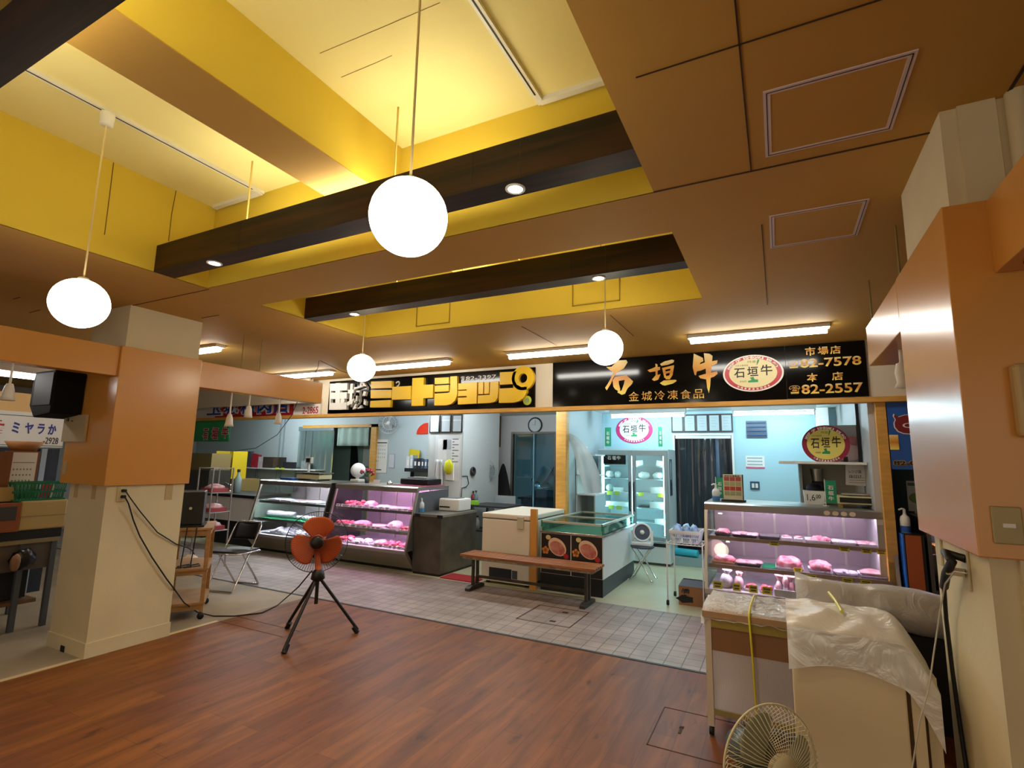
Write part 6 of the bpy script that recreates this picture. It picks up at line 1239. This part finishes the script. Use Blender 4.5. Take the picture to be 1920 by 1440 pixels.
t.location = (TC[0], TC[1], .845); t.rotation_euler = (0, 0, TA)
b = MB(); LT = lambda x, y, z: Vector(TC)+Matrix.Rotation(TA, 3, 'Z')@Vector((x, y, z))
for dy in (.12, .2): b.tube([LT(-.02, dy, .86), LT(-.025, dy+.01, .65), LT(-.02, dy+.02, .52), LT(.03, dy+.02, .48), LT(.12, dy+.06, .478), LT(.2, dy-.03, .478), LT(.1, dy-.05, .478), LT(.04, dy+.08, .478)], .005, 6)
tag(b.build('cable', mat_blk), 'black cables hanging before the shelves of the wooden trolley', 'cable')
# pillar sockets and cords
def socket(px, py, x, lab, dark=True):
    q = at(px, py, x=x); s = 1 if x < 0 else -1; t = T('wall_socket', lab, 'socket', (x, q.y, q.z)); xa = x
    MB().box(xa, xa+s*.008, q.y-.036, q.y+.036, q.z-.06, q.z+.06).build('plate', mat('plate_ivory', 'c8bc94', .4), t, .004)
    b = MB()
    for dz in (.025, -.022): b.cyl((xa+s*.006, q.y, q.z+dz), (xa+s*.035, q.y+.01, q.z+dz), .013, n=10)
    b.build('plug', mat_blk, t); return q
q = socket(228, 926, -4.757, 'ivory wall socket with two black plugs on the left pillar')
b = MB(); b.tube([(-4.725, q.y+.01, q.z+.025), at(243, 932, x=-4.71), at(262, 958, x=-4.735), at(295, 998, x=-4.74), at(330, 1020, x=-4.745), (-4.76, 2.95, .72), (-4.93, 3.10, .66), (-5.05, 3.2, .60)], .005, 6); tag(b.build('cable', mat_blk), 'upper black cord running from the pillar socket to the trolley', 'cord')
b = MB(); b.tube([(-4.725, q.y+.01, q.z-.022), at(241, 944, x=-4.71), at(250, 975, x=-4.735), at(262, 1005, x=-4.735), at(285, 1045, x=-4.735), at(312, 1085, x=-4.735), at(325, 1102, x=-4.74), at(345, 1130, y=3.1), at(370, 1148, z=.03), at(400, 1155, z=.006), at(440, 1155, z=.006), at(490, 1149, z=.006), at(520, 1135, z=.006), at(540, 1118, z=.05), at(560, 1100, y=3.45), at(585, 1070, y=3.46)], .006, 6); tag(b.build('cable', mat_blk), 'long black cord from the pillar socket over the floor to the orange fan', 'cord')
# speaker and card on the pillar, tube light of the left stall
t = T('wall_speaker', 'black wall speaker under the fascia on the left pillar', 'speaker', (-5.45, 2.2, 1.9)); x0, x1, z0, z1 = wall_px(107, 700, 160, 778, 2.2)
MB().prism([(x0, z0+.06), (x0+.10, z0-.04), (x1, z0-.01), (x1, z1), (x0+.03, z1), (x0, z1-.1)], 'y', 2.0, 2.215).build('cabinet', mat('speaker_black', '060607', .7, spec=.2), t, .01); MB().box(x0+.06, x1-.02, 1.995, 2.0, z0+.06, z1-.02).build('grille', mat('speaker_grille', '141416', .6), t)
x0, x1, z0, z1 = wall_px(110, 777, 158, 828, 2.18); t = T('cardboard_notice', 'beige cardboard notice taped below the black speaker', 'notice', ((x0+x1)/2, 2.2, z0)); MB().box(x0, x1, 2.195, 2.215, z0, z1).build('sheet', mat('card_beige', 'b8a888', .7), t); k = MB(); letter(k, 'Te', (x0+.04, 2.194, z0+.17), (.05, 0, 0), (0, 0, .05), .001, .03); k.box(x0+.13, x0+.16, 2.193, 2.195, z0+.17, z0+.178); k.build('writing', mat_ink, t)
g_left = glow('stall_tube_glow', (1, .97, .92), L_TUBE)
a = at(-30, 688, x=-6.3); c_ = at(108, 704, x=-6.3); t = T('tube_light', 'tube light with white reflector over the left stall', 'ceiling light', (-6.3, (a.y+c_.y)/2, a.z)); MB().prism([(-6.42, a.z-.02), (-6.18, a.z-.02), (-6.22, a.z+.06), (-6.38, a.z+.06)], 'y', a.y-.6, c_.y).build('reflector', mat_wpl, t); MB().tube([(-6.3, a.y-.55, a.z-.045), (-6.3, c_.y-.03, a.z-.045)], .018, 10).build('tube', g_left, t); MB().box(-6.3-.01, -6.3+.01, a.y, a.y+.02, a.z+.06, CZ).build('hanger', mat_dsteel, t)

# left stall goods (seen left of the left pillar; they face the hall)
SX0 = -5.95
def wx(px0, py0, px1, py1, x): a = at(px0, py1, x=x); b = at(px1, py0, x=x); return a.y, b.y, min(a.z, b.z), max(a.z, b.z)
ty0, ty1, _, zt = wx(-120, 1045, 107, 1030, SX0)
t = T('stall_table', 'dark steel table with lower shelf left of the left pillar', 'table', (-6.3, (ty0+ty1)/2, 0))
MB().box(SX0-.75, SX0, ty0, ty1, zt-.03, zt).build('top', mat('table_edge', '8a7a58', .5), t); MB().box(SX0-.7, SX0-.03, ty0, ty1-.10, .22, .25).build('shelf', mat('shelf_brown', '6a4c34', .6), t); MB().box(SX0-.06, SX0-.03, ty0, ty1-.02, zt-.26, zt-.03).build('apron', mat('apron_grey', '5a5048', .6), t)
for y in (ty0+.05, at(28, 1100, x=SX0).y, ty1-.05):
    for x in (SX0-.05, SX0-.72): MB().box(x, x+.04, y, y+.04, 0, zt-.03).build('leg', mat('leg_slate', '4c5056', .5), t)
y0, y1, z0, z1 = wx(-60, 1022, 117, 945, SX0-.05); ys = at(34, 980, x=SX0-.05).y
t = T('wrapping_machine', 'yellowed beige wrapping machine on the stall table', 'machine', (-6.2, (y0+y1)/2, zt)); zm = (zt+z1)/2
MB().box(SX0-.5, SX0-.05, ys, y1, zt+.08, z1).build('housing', mat('machine_beige', 'b49a60', .5), t, .015); MB().box(SX0-.5, SX0-.06, y0, y1-.02, zt+.001, zt+.08).build('base', mat_blk, t); MB().box(SX0-.5, SX0-.03, y0, ys-.001, zt+.08, z1-.01).build('control_box', mat('machine_brown', '8a4a28', .5), t); MB().box(SX0-.03, SX0-.026, y0+.05, ys-.03, zt+.18, z1-.04).build('control_panel', mat('panel_slate', '3c3c40', .4), t); MB().box(SX0-.05, SX0-.048, ys, y1, zm+.03, zm+.034).build('seam', mat('machine_seam', '7c683c', .6), t)
zb = z1+.001
y0, y1, z0, z1_ = wx(28, 948, 119, 920, SX0-.08); t = T('basket', 'green plastic basket of papers on the wrapping machine', 'basket', (-6.2, (y0+y1)/2, zb)); b = MB(); hb = z1_-z0; xa, xb = SX0-.34, SX0-.08
b.box(xa+.02, xb-.02, y0+.02, y1-.02, zb, zb+.006)
for i in range(15): yy = y0+(y1-y0)*i/14; yb = y0+.02+(y1-y0-.04)*i/14; b.bar((xb-.02, yb, zb), (xb, yy, zb+hb), .010, .004); b.bar((xa+.02, yb, zb), (xa, yy, zb+hb), .010, .004)
for i in range(9): xx = xa+(xb-xa)*i/8; b.bar((xx, y0+.02, zb), (xx, y0, zb+hb), .01, .004); b.bar((xx, y1-.02, zb), (xx, y1, zb+hb), .01, .004)
for k_ in (.03, .5, 1):
    for p in (((xa, y0), (xb, y0)), ((xb, y0), (xb, y1)), ((xb, y1), (xa, y1)), ((xa, y1), (xa, y0))): b.bar((*p[0], zb+hb*k_), (*p[1], zb+hb*k_), .008, .018)
b.build('basket', mat('basket_green', '0f6a44', .4), t)
for i, (px, c2_, lab, r_) in enumerate(((84, 'c8405c', 'pink edged booklet standing in the green basket', -12), (96, 'd4cabe', 'white booklet standing in the green basket', 10))):
    q = at(px, 930, x=SX0-.2); o = MB().obox((SX0-.2-i*.05, q.y, zb+.075), (.016, .075, .13), (r_, 0, 0)).build('booklet', mat('booklet_'+c2_, c2_, .6)); tag(o, lab, 'booklet')
y0, y1, z0, z1 = wx(-80, 950, 27, 917, SX0-.12); o = MB().box(SX0-.5, SX0-.12, y0, y1, zb, z1).build('beige_case', mat('machine_beige', 'b49a60', .5)); tag(o, 'beige case left of the green basket', 'case'); zc = z1+.001
y0, y1, z0, z1 = wx(-60, 917, 70, 846, SX0-.2); yk = at(60, 880, x=SX0-.2).y; o = MB().box(SX0-.48, SX0-.2, y0, at(26, 900, x=SX0-.12).y-.004, zc, z1).build('carton', mat('carton_brown', '7a4c2c', .7)); tag(o, 'tall brown carton left of the hanging calendar', 'box')
o = MB().box(SX0-.62, SX0-.36, at(24, 900, x=SX0-.36).y, at(68, 900, x=SX0-.36).y, zb, at(50, 846, x=SX0-.36).z).build('carton', mat('carton_brown', '7a4c2c', .7)); tag(o, 'brown carton behind the hanging calendar', 'box'); zt2 = at(50, 846, x=SX0-.36).z
y0, y1, z0, z1 = wx(23, 918, 61, 848, SX0-.35); t = T('calendar', 'hanging paper calendar on the brown carton of the left stall', 'calendar', (SX0-.35, (y0+y1)/2, z0)); MB().box(SX0-.355, SX0-.35, y0, y1, z0, z1).build('sheet', mat_paper, t); k = MB(); wk, hk = y1-y0, z1-z0
for j in range(4):
    for i in range(6): k.box(SX0-.35, SX0-.3492, y0+wk*(.12+.13*i), y0+wk*(.18+.13*i), z0+hk*(.08+.15*j), z0+hk*(.12+.15*j))
k.box(SX0-.35, SX0-.3492, y0+wk*.08, y1-wk*.08, z1-hk*.28, z1-hk*.26); k.build('dates', mat('date_grey', '8a8478', .6), t)
yc_ = at(45, 840, x=SX0-.49).y; t = T('wooden_tub', 'wide tan wooden tub on top of the brown carton', 'tub', (SX0-.49, yc_, zt2)); rr_ = (at(82, 825, x=SX0-.49).y-at(9, 825, x=SX0-.49).y)/2
MB().lathe([(0, 0), (rr_*.62, 0), (rr_, rr_*.62), (rr_*.93, rr_*.62), (rr_*.58, .015), (0, .015)], (SX0-.49, yc_, zt2+.001), n=24).build('tub', mat('tub_tan', 'b07840', .6, var=(6, .3)), t)
q = at(38, 1050, x=SX0+.05); t = T('tied_bag', 'black plastic bag tied to the stall table edge', 'bag', (SX0+.03, q.y, q.z)); MB().ball((SX0+.03, q.y+.02, q.z), (.05, .09, .085), 18, 12, amp=.3, seed=21).build('bag', mat('bag_black', '101014', .25), t); MB().ball((SX0+.10, q.y-.05, q.z-.01), (.03, .035, .07), 12, 9, amp=.2, seed=4).build('gloves', mat('glove_tan', '8a6448', .6), t)
o = MB().box(-7.5, -7.46, 1.6, 3.0, 0, 1.58).build('glass_cabinet', mat('cabinet_dark', '1c222c', .25)); tag(o, 'dark glazed cabinet below the white stall sign', 'cabinet')
o = MB().box(-7.455, -7.42, 2.82, 2.87, 0, 1.58).build('steel_post', mat('post_grey', '8a949c', .4, metal=.4)); tag(o, 'grey upright post before the dark glazed cabinet', 'post')

o = MB().box(SX0-.65, SX0-.12, ty0, ty1-.15, .26, .50).build('shade_block', mat_blk); tag(o, 'added black block as shade under the stall table', 'shade block')  # no real crate: black block added for the darkness below the table
# orange tripod fan
P0 = Vector((-3.68, 3.45, 0)); dcam = Vector((3.68, -3.45, 0)).normalized(); hub = Vector((-3.70, 3.45, .80))
t = T('tripod_fan', 'large industrial fan with orange blades on a black tripod', 'fan', (-3.68, 3.45, 0)); mo_ = mat('fan_orange', 'c85a28', .4); mbk = mat('tripod_black', '121214', .4)
ap = Vector((-3.66, 3.45, .52))
for ft in ((-3.566, 3.068), (-4.06, 3.507), (-3.424, 3.731)):
    f_ = Vector((*ft, 0)); o = MB().tube([ap+(f_-ap)*.08, f_+Vector((0, 0, .03))], .014, 10).build('leg', mbk, t); MB().cyl(f_+(ap-f_)*.11+Vector((0, 0, .0)), f_+Vector((0, 0, .004)), .02, .022, 10).build('rubber_foot', mbk, o)
MB().cyl((-3.66, 3.45, .28), (-3.66, 3.45, .56), .016, n=12).build('centre_pole', mbk, t); b = MB(); b.lathe([(.03, 0), (.06, .02), (.05, .08), (.03, .10)], ap-Vector((0, 0, .05)), n=16); b.build('tripod_head', mbk, t)
MB().tube([(-3.66, 3.45, .56), (-3.69, 3.46, .66), hub-dcam*.12+Vector((0, 0, -.04))], .026, 12).build('neck', mo_, t)
u_ = dcam.cross(Vector((0, 0, 1))).normalized(); v_ = Vector((0, 0, 1)); RF = .262
MB().lathe([(.0, -.17), (.06, -.165), (.075, -.10), (.075, -.02), (.05, 0)], hub, dcam, 22).build('motor', mo_, t)
MB().lathe([(0, .075), (.045, .075), (.055, .06), (.055, .03)], hub, dcam, 24).build('badge', mbk, t); MB().lathe([(.0, .035), (.06, .03), (.068, 0), (.05, -.01)], hub, dcam, 24).build('blade_hub', mo_, t)
for j in range(3):
    a0_ = 2.094*j+.75
    MB().grid(lambda u, v: hub+(u_*math.cos(a0_+u*1.95*(1-.12*v))+v_*math.sin(a0_+u*1.95*(1-.12*v)))*(.055+.165*v*(1-.25*(2*u-1)**4))+dcam*(.028-.055*u), 12, 8).build('blade', mo_, t, solid=.003)
def guard(c, ax, u_, v_, R_, n, fr_, bk, rw=.0016):
    b = MB()
    b.tube([c+(u_*math.cos(a)+v_*math.sin(a))*R_ for a in [2*math.pi*i/48 for i in range(48)]], rw*3, 6, closed=True)
    for i in range(n):
        a = 2*math.pi*i/n; d = u_*math.cos(a)+v_*math.sin(a); d2 = u_*math.cos(a+.25)+v_*math.sin(a+.25)
        b.tube([c+ax*fr_+d2*R_*.2, c+ax*fr_*.9+d*R_*.6, c+ax*fr_*.45+d*R_*.92, c+d*R_], rw, 4); b.tube([c-ax*bk+d*R_*.25, c-ax*bk*.8+d*R_*.7, c+d*R_], rw, 3)
    return b
guard(hub, dcam, u_, v_, RF, 72, .065, .07, .0011).build('guard', mbk, t)

# foreground ivory fan
fc = at(1446, 1436, y=1.0); d_ = fc-Vector((0, 0, CAMZ)); fc = Vector((0, 0, CAMZ))+d_*(1.62/d_.dot(FWD)); rd = Vector((d_.x, d_.y, 0)).normalized(); rt_ = Vector((rd.y, -rd.x, 0))
ax = (-rd*.74+rt_*.66+Vector((0, 0, .06))).normalized(); u_ = ax.cross(Vector((0, 0, 1))).normalized(); v_ = u_.cross(ax)
if v_.z < 0: v_ = -v_
t = T('ivory_fan', 'old ivory stand fan at the bottom edge in front of the wrapped white box', 'fan', (fc.x, fc.y, 0)); miv = mat('ivory', 'cfc39c', .4)
guard(fc, ax, u_, v_, .175, 64, .055, .06, .0013).build('guard', miv, t); MB().lathe([(0, .065), (.045, .062), (.052, .05), (.052, .04)], fc, ax, 28).build('badge', miv, t)
MB().lathe([(.0, -.16), (.05, -.155), (.065, -.08), (.06, -.04), (0, -.03)], fc, ax, 22).build('motor', mat('motor_teal', '3c4c4c', .3), t); MB().cyl(fc-ax*.1, fc-ax*.1-Vector((0, 0, .1)), .025, n=12).build('neck', miv, t); MB().cyl(Vector((fc.x-ax.x*.1, fc.y-ax.y*.1, .03)), fc-ax*.1-Vector((0, 0, .1)), .016, n=12).build('pole', miv, t); MB().lathe([(0, .04), (.12, .035), (.17, .01), (.17, 0), (0, 0)], (fc.x-ax.x*.1, fc.y-ax.y*.1, 0), n=28).build('base', miv, t)
for j in range(3):
    a0_ = 2.094*j+.3; MB().grid(lambda u, v: fc+(u_*math.cos(a0_+u*1.6)+v_*math.sin(a0_+u*1.6))*(.04+.11*v*(1-.2*(2*u-1)**4))+ax*(.025-.05*u), 10, 6).build('blade', clear('blade_clear', 'c8d4cc', .2, .1, .55, 'b9b79a'), t, solid=.002)

# wrapped cart, wrapped box, wrapped rolls at the right
mpk = mat('film_board', 'a98a68', .6); mol = mat('olive_tape', '9a8a3c', .45)
film = clear('bubble_film', 'ffffff', .35, .12, .68, 'f8f9fa', (26, .9)); film2 = clear('packing_film', 'ffffff', .3, .18, .80, 'f8f8f6', (7, .7))
t = T('wrapped_cart', 'bubble wrapped cart with mesh panel and yellow strap by the right pillar', 'cart', (0, 3.65, 0)); x0, x1, y0, y1 = -.44, .48, 3.42, 3.92
for x in (x0, x1-.035):
    for y in (y0, y1-.035): MB().box(x, x+.035, y, y+.035, .055, .66).build('leg', mat('cart_white', 'c8bfae', .5), t); MB().lathe([(0, -.012), (.025, -.012), (.025, .012), (0, .012)], (x+.018, y+.018, .028), (1, 0, 0), 12).build('caster', mat_blk, t)
MB().box(x0-.012, x1, y0-.012, y1, .655, .69).build('top_board', mpk, t); MB().box(x0+.035, x1, y0-.001, y0+.004, .60, .655).build('tape_band', mol, t)
MB().box(x0+.036, x1-.036, y0+.008, y0+.03, .47, .60).build('card_panel', mat('card_brown', '8a6444', .7), t)
def mesh_panel():
    m = clear('mesh_panel', 'ffffff', .05, .4, .6, 'd6d0d4'); nt = m.node_tree; m2 = [n for n in nt.nodes if n.type == 'MIX_SHADER'][-1]
    tc = nt.nodes.new('ShaderNodeTexCoord'); vo = nt.nodes.new('ShaderNodeTexVoronoi'); vo.inputs['Scale'].default_value = 130; vo.inputs['Randomness'].default_value = .0
    r = nt.nodes.new('ShaderNodeValToRGB'); r.color_ramp.elements[0].position = .35; r.color_ramp.elements[0].color = (.25, .25, .25, 1); r.color_ramp.elements[1].position = .5; r.color_ramp.elements[1].color = (.85, .85, .85, 1)
    nt.links.new(tc.outputs['Object'], vo.inputs['Vector']); nt.links.new(vo.outputs['Distance'], r.inputs[0])
    for n in nt.nodes:
        if n.type == 'MIX_SHADER' and abs(n.inputs[0].default_value-.6) < 1e-4 and not n.inputs[0].is_linked: nt.links.new(r.outputs[0], n.inputs[0])
    return m
MB().box(x0+.035, x1-.035, y0+.010, y0+.014, .15, .47).build('mesh_panel', mesh_panel(), t); MB().box(x0+.035, x1-.035, y0, y0+.03, .12, .15).build('bottom_rail', mat('rail_olive', '8c8050', .5), t); MB().box(x0+.036, x1-.036, y1-.03, y1-.02, .15, .655).build('back_panel', mat('cart_back', 'e6e0e6', .6), t); MB().box(x0+.036, x1-.036, y0+.031, y1-.031, .13, .14).build('inner_shelf', mat('cart_back', 'e6e0e6', .6), t)
MB().tube([(x0+.22, y0+.10, .48), (x0+.22, y0+.10, .36), (x0+.25, y0+.10, .31), (x0+.32, y0+.10, .285), (x0+.5, y0+.10, .265)], .028, 12).build('drain_pipe', mat('pipe_slate', '6c6468', .5), t); MB().cyl((x0+.5, y0+.08, .27), (x0+.5, y0+.12, .27), .07, n=16).build('pipe_flange', mat('pipe_slate', '6c6468', .5), t)
MB().grid(lambda u, v: (x0-.02+(x1-x0+.02)*u, y0-.018+(y1-y0+.03)*v, .695+.035*math.sin(math.pi*v)*(.6+.4*math.sin(u*7+1))+.016*mnoise.noise(Vector((u*14, v*9, 1)))-(.045 if v < .04 else 0)-(.03 if u < .03 else 0)), 60, 30).build('bubble_wrap', film, t)
MB().tube([(x0+.26, y0-.016, .16), (x0+.255, y0-.02, .42), (x0+.245, y0-.02, .69), (x0+.25, y0+.05, .735), (x0+.26, y0+.3, .742), (x0+.265, y1-.01, .70)], .006, 6).build('strap', mat('strap_yellow', 'd8cc2c', .4), t)
t = T('wrapped_box', 'tall cream board box under milky film beside the right pillar', 'box', (.2, 2.7, 0)); x0, x1, y0, y1 = .008, .375, 2.48, 2.95; H_ = .88
mcb = mat('box_cream', 'd6c8a8', .65, var=(2.5, .08))
MB().box(x0, x1, y0, y1, 0, H_).build('carton', mcb, t, .006); MB().box(x0+.12, x0+.19, y0-.002, y0, .80, .845).build('tape_patch', mat('tape_cream', 'd4c4a0', .4), t)
for i in range(2): MB().box(x1+.014+i*.05, x1+.05+i*.05, y0+.01+i*.03, y1, 0, H_-.03-.06*i).build('edge_board', mcb, t)
MB().box(x1+.001, x1+.013, y0+.02, y1, 0, H_-.05).build('slit', mat('slit_brown', '5a4420', .8), t); MB().box(x1+.051, x1+.063, y0+.05, y1, 0, H_-.1).build('slit', mat('slit_brown', '5a4420', .8), t)
def drape(u, v):   # u across, v from front hem over the top to the back hem
    x = x0-.012+(x1+.11-x0)*u; n = .012*mnoise.noise(Vector((u*5, v*6, 3)))
    fall = max(0, u-.78)/.22
    if v < .3: return (x, y0-.012-n*.6, H_-.13+.04*math.sin(u*4)+(v/.3)*(.165-.04*math.sin(u*4))-.16*fall**1.5)
    w_ = (v-.3)/.7; return (x, y0-.012+(y1-y0+.03)*w_, H_+.035+.045*math.sin(math.pi*min(1, w_*1.1))+n*2-.16*fall**1.5-(.0 if w_ < .9 else .12*(w_-.9)/.1))
MB().grid(drape, 40, 40).build('film', film2, t)
q = at(1580, 1140, y=2.75); MB().tube([(.2, 2.6, H_+.085), (.19, 2.75, H_+.095), (.18, 2.95, H_+.085)], .007, 6).build('strap', mat('strap_yellow', 'd8cc2c', .4), t)
t = T('wrapped_rolls', 'long milky plastic bundle lying behind the bubble wrapped cart', 'bundle', (.5, 4.2, 0)); 
MB().lathe([(0, 0), (.10, 0), (.115, .06), (.118, .3), (.112, .6), (.12, .95), (.12, 1.0)], (.09, 4.22, .675), (1, 0, -.03), 26).build('roll', mat('roll_tan', 'b48a64', .6, var=(3, .25)), t)
def wrap(u, v):
    a = -1.0+4.2*v; r_ = .135+.02*mnoise.noise(Vector((u*6, v*5, 7)))+.012*math.sin(u*11+v*3); return (.06+1.03*u, 4.22-math.cos(a)*r_*1.05, .675-.03*u+math.sin(a)*r_)
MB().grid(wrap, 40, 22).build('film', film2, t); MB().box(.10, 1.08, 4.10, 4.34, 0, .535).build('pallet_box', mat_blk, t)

# right pillar fittings
q = at(1812, 1048, x=.555); t = T('wall_socket', 'ivory socket plate low on the right pillar with plugs', 'socket', (.555, q.y, q.z)); MB().box(.547, .555, q.y-.035, q.y+.035, q.z-.10, q.z+.05).build('plate', mat('plate_ivory', 'c8bc94', .4), t, .003); q2 = at(1816, 1075, x=.555); MB().cyl((.547, q2.y, q2.z), (.50, q2.y+.02, q2.z), .014, n=10).build('plug', mat('plug_cream', 'd0c4a4', .4), t)
q = at(1762, 1015, x=.555); t = T('wall_socket', 'far ivory socket plate on the right pillar, near its back edge', 'socket', (.555, q.y, q.z)); MB().box(.547, .555, q.y-.035, q.y+.035, q.z-.09, q.z+.09).build('plate', mat('plate_ivory', 'c8bc94', .4), t, .003); MB().box(.545, .547, q.y-.02, q.y+.02, q.z+.02, q.z+.05).build('outlet', mat_wpl, t)
q = at(1812, 1048, x=.55); b = MB(); b.tube([(.548, q.y, q.z), (.50, q.y+.03, q.z+.012), at(1785, 1053, x=.50), at(1774, 1075, x=.505), at(1770, 1100, x=.515)], .014, 10); b.tube([at(1770, 1100, x=.515), at(1774, 1160, x=.53), at(1786, 1260, x=.54), at(1800, 1360, x=.545), at(1812, 1440, x=.546), at(1830, 1540, x=.546)], .007, 8); tag(b.build('power_cable', mat_blk), 'thick black cable bending down from the right pillar socket', 'cable')
b = MB(); b.tube([at(1812, 1075, x=.51), at(1790, 1072, x=.50), at(1772, 1095, x=.495), at(1762, 1150, x=.49), at(1750, 1230, y=2.4), at(1742, 1290, y=2.35), at(1725, 1350, y=2.3), at(1712, 1430, y=2.3), at(1700, 1500, y=2.3)], .0026, 6); tag(b.build('signal_cable', mat('cord_white', 'b8b4a8', .5)), 'thin white cord hanging from the right pillar socket past the white box', 'cord')
q = at(1888, 985, y=2.09); t = T('light_switch', 'ivory switch plate on the orange front of the right pillar', 'switch', (q.x, 2.09, q.z)); MB().box(q.x-.036, q.x+.036, 2.082, 2.09, q.z-.055, q.z+.055).build('plate', mat('plate_olive', 'a89868', .4), t, .004); MB().box(q.x-.012, q.x+.016, 2.076, 2.082, q.z-.006, q.z+.006).build('toggle', mat_wpl, t)
q = at(1912, 752, y=2.09); t = T('control_box', 'ivory control box at the right edge on the pillar front', 'box', (q.x, 2.09, q.z)); MB().box(q.x-.02, q.x+.10, 2.04, 2.09, q.z-.11, q.z+.11).build('housing', mat('housing_ivory', 'b8a070', .4), t, .012)
# stall right of the right shop
t = T('orange_stand', 'dark stand with orange front panel right of the right display case', 'stand', (1.0, 6.05, 0)); MB().box(.955, 1.10, 5.80, 6.3, 0, .97).build('body', mat_blk, t); MB().box(.965, 1.075, 5.785, 5.80, .05, .965).build('front_panel', mat('front_orange', 'a8501c', .5), t); MB().box(.945, .955, 5.80, 6.3, .3, .97).build('blue_edge', mat('edge_blue', '1c68c8', .4), t)
pump_bottle(1.0, 5.95, .971, 'white pump bottle with blue label on the orange fronted stand', .22, 'e8e8e4', '2458b0', .04)
t = T('goods_case', 'dark open goods case partly hidden by the right pillar', 'display case', (1.5, 6.4, 0))
b = MB(); b.box(1.13, 1.16, 5.85, 6.6, 0, 1.1); b.box(1.16, 2.1, 6.57, 6.6, 0, 1.1); b.build('frame', mat_dsteel, t)
for z in (.2, .5, .8, 1.07): MB().box(1.16, 2.1, 5.9, 6.57, z-.03, z).build('shelf', mat('goods_shelf', '5a4a44', .5), t); 
MB().box(1.165, 2.1, 5.93, 5.95, 1.03, 1.04).build('lamp_strip', g_lil, t)
for i, (xa, z, c_) in enumerate(((1.2, .801, 'c89448'), (1.2, .501, 'b06a58'), (1.2, .201, 'd0c8c0'), (1.45, .801, 'c8b090'))): tag(MB().box(xa, xa+.22, 5.95, 6.2, z, z+.07).build('food_pack', mat('fp_'+c_, c_, .5)), ['orange pack on the upper shelf of the dark goods case', 'reddish pack on the middle shelf of the dark goods case', 'white pack low in the dark goods case', 'tan pack right on the upper shelf of the dark goods case'][i], 'pack', 'packs in the goods case')
x0, x1, z0, z1 = wall_px(1704, 902, 1722, 958, 6.7); t = T('poster', 'white poster with green vegetable picture beside the blue sign', 'poster', ((x0+x1)/2, 6.3, z0)); MB().box(x0, x1+.15, 6.7, 6.71, z0, z1).build('sheet', mat_paper, t); MB().ball(((x0+x1)/2+.05, 6.70, (z0+z1)/2-.02), (.09, .004, .06), 14, 8).build('picture', mat('veg_green', '8ca84c', .6), t); MB().box(x0+.01, x1+.1, 6.697, 6.7, z1-.05, z1-.02).build('title', mat('title_grey', '6c7c7c', .6), t); MB().box((x0+x1)/2, (x0+x1)/2+.02, 6.711, 6.73, .0, z0+.05).build('pole', mat_wpl, t)
struct(MB().box(.93, XR, 7.6, 7.65, 0, SZ), 'wall_back_right', mat('right_stall_wall', '4c6468', .6))

g_mid = glow('shop_tube_mid', (.84, .94, 1), 150.0)
# lamps inside the middle and left shops, behind the sign band
for xa, xb, lab in ((-4.2, -3.0, 'tube light hidden behind the right end of the yellow lettered sign'), (-6.2, -5.0, 'tube light hidden behind the middle of the yellow lettered sign'), (-9.6, -8.2, 'tube light hidden behind the red sign')):
    t = T('tube_light', lab, 'ceiling light', ((xa+xb)/2, 6.75, SZ)); MB().box(xa, xb, 6.71, 6.79, 2.385, SZ).build('housing', mat_wpl, t); MB().tube([(xa+.03, 6.75, 2.36), (xb-.03, 6.75, 2.36)], .016, 10).build('tube', g_mid, t)
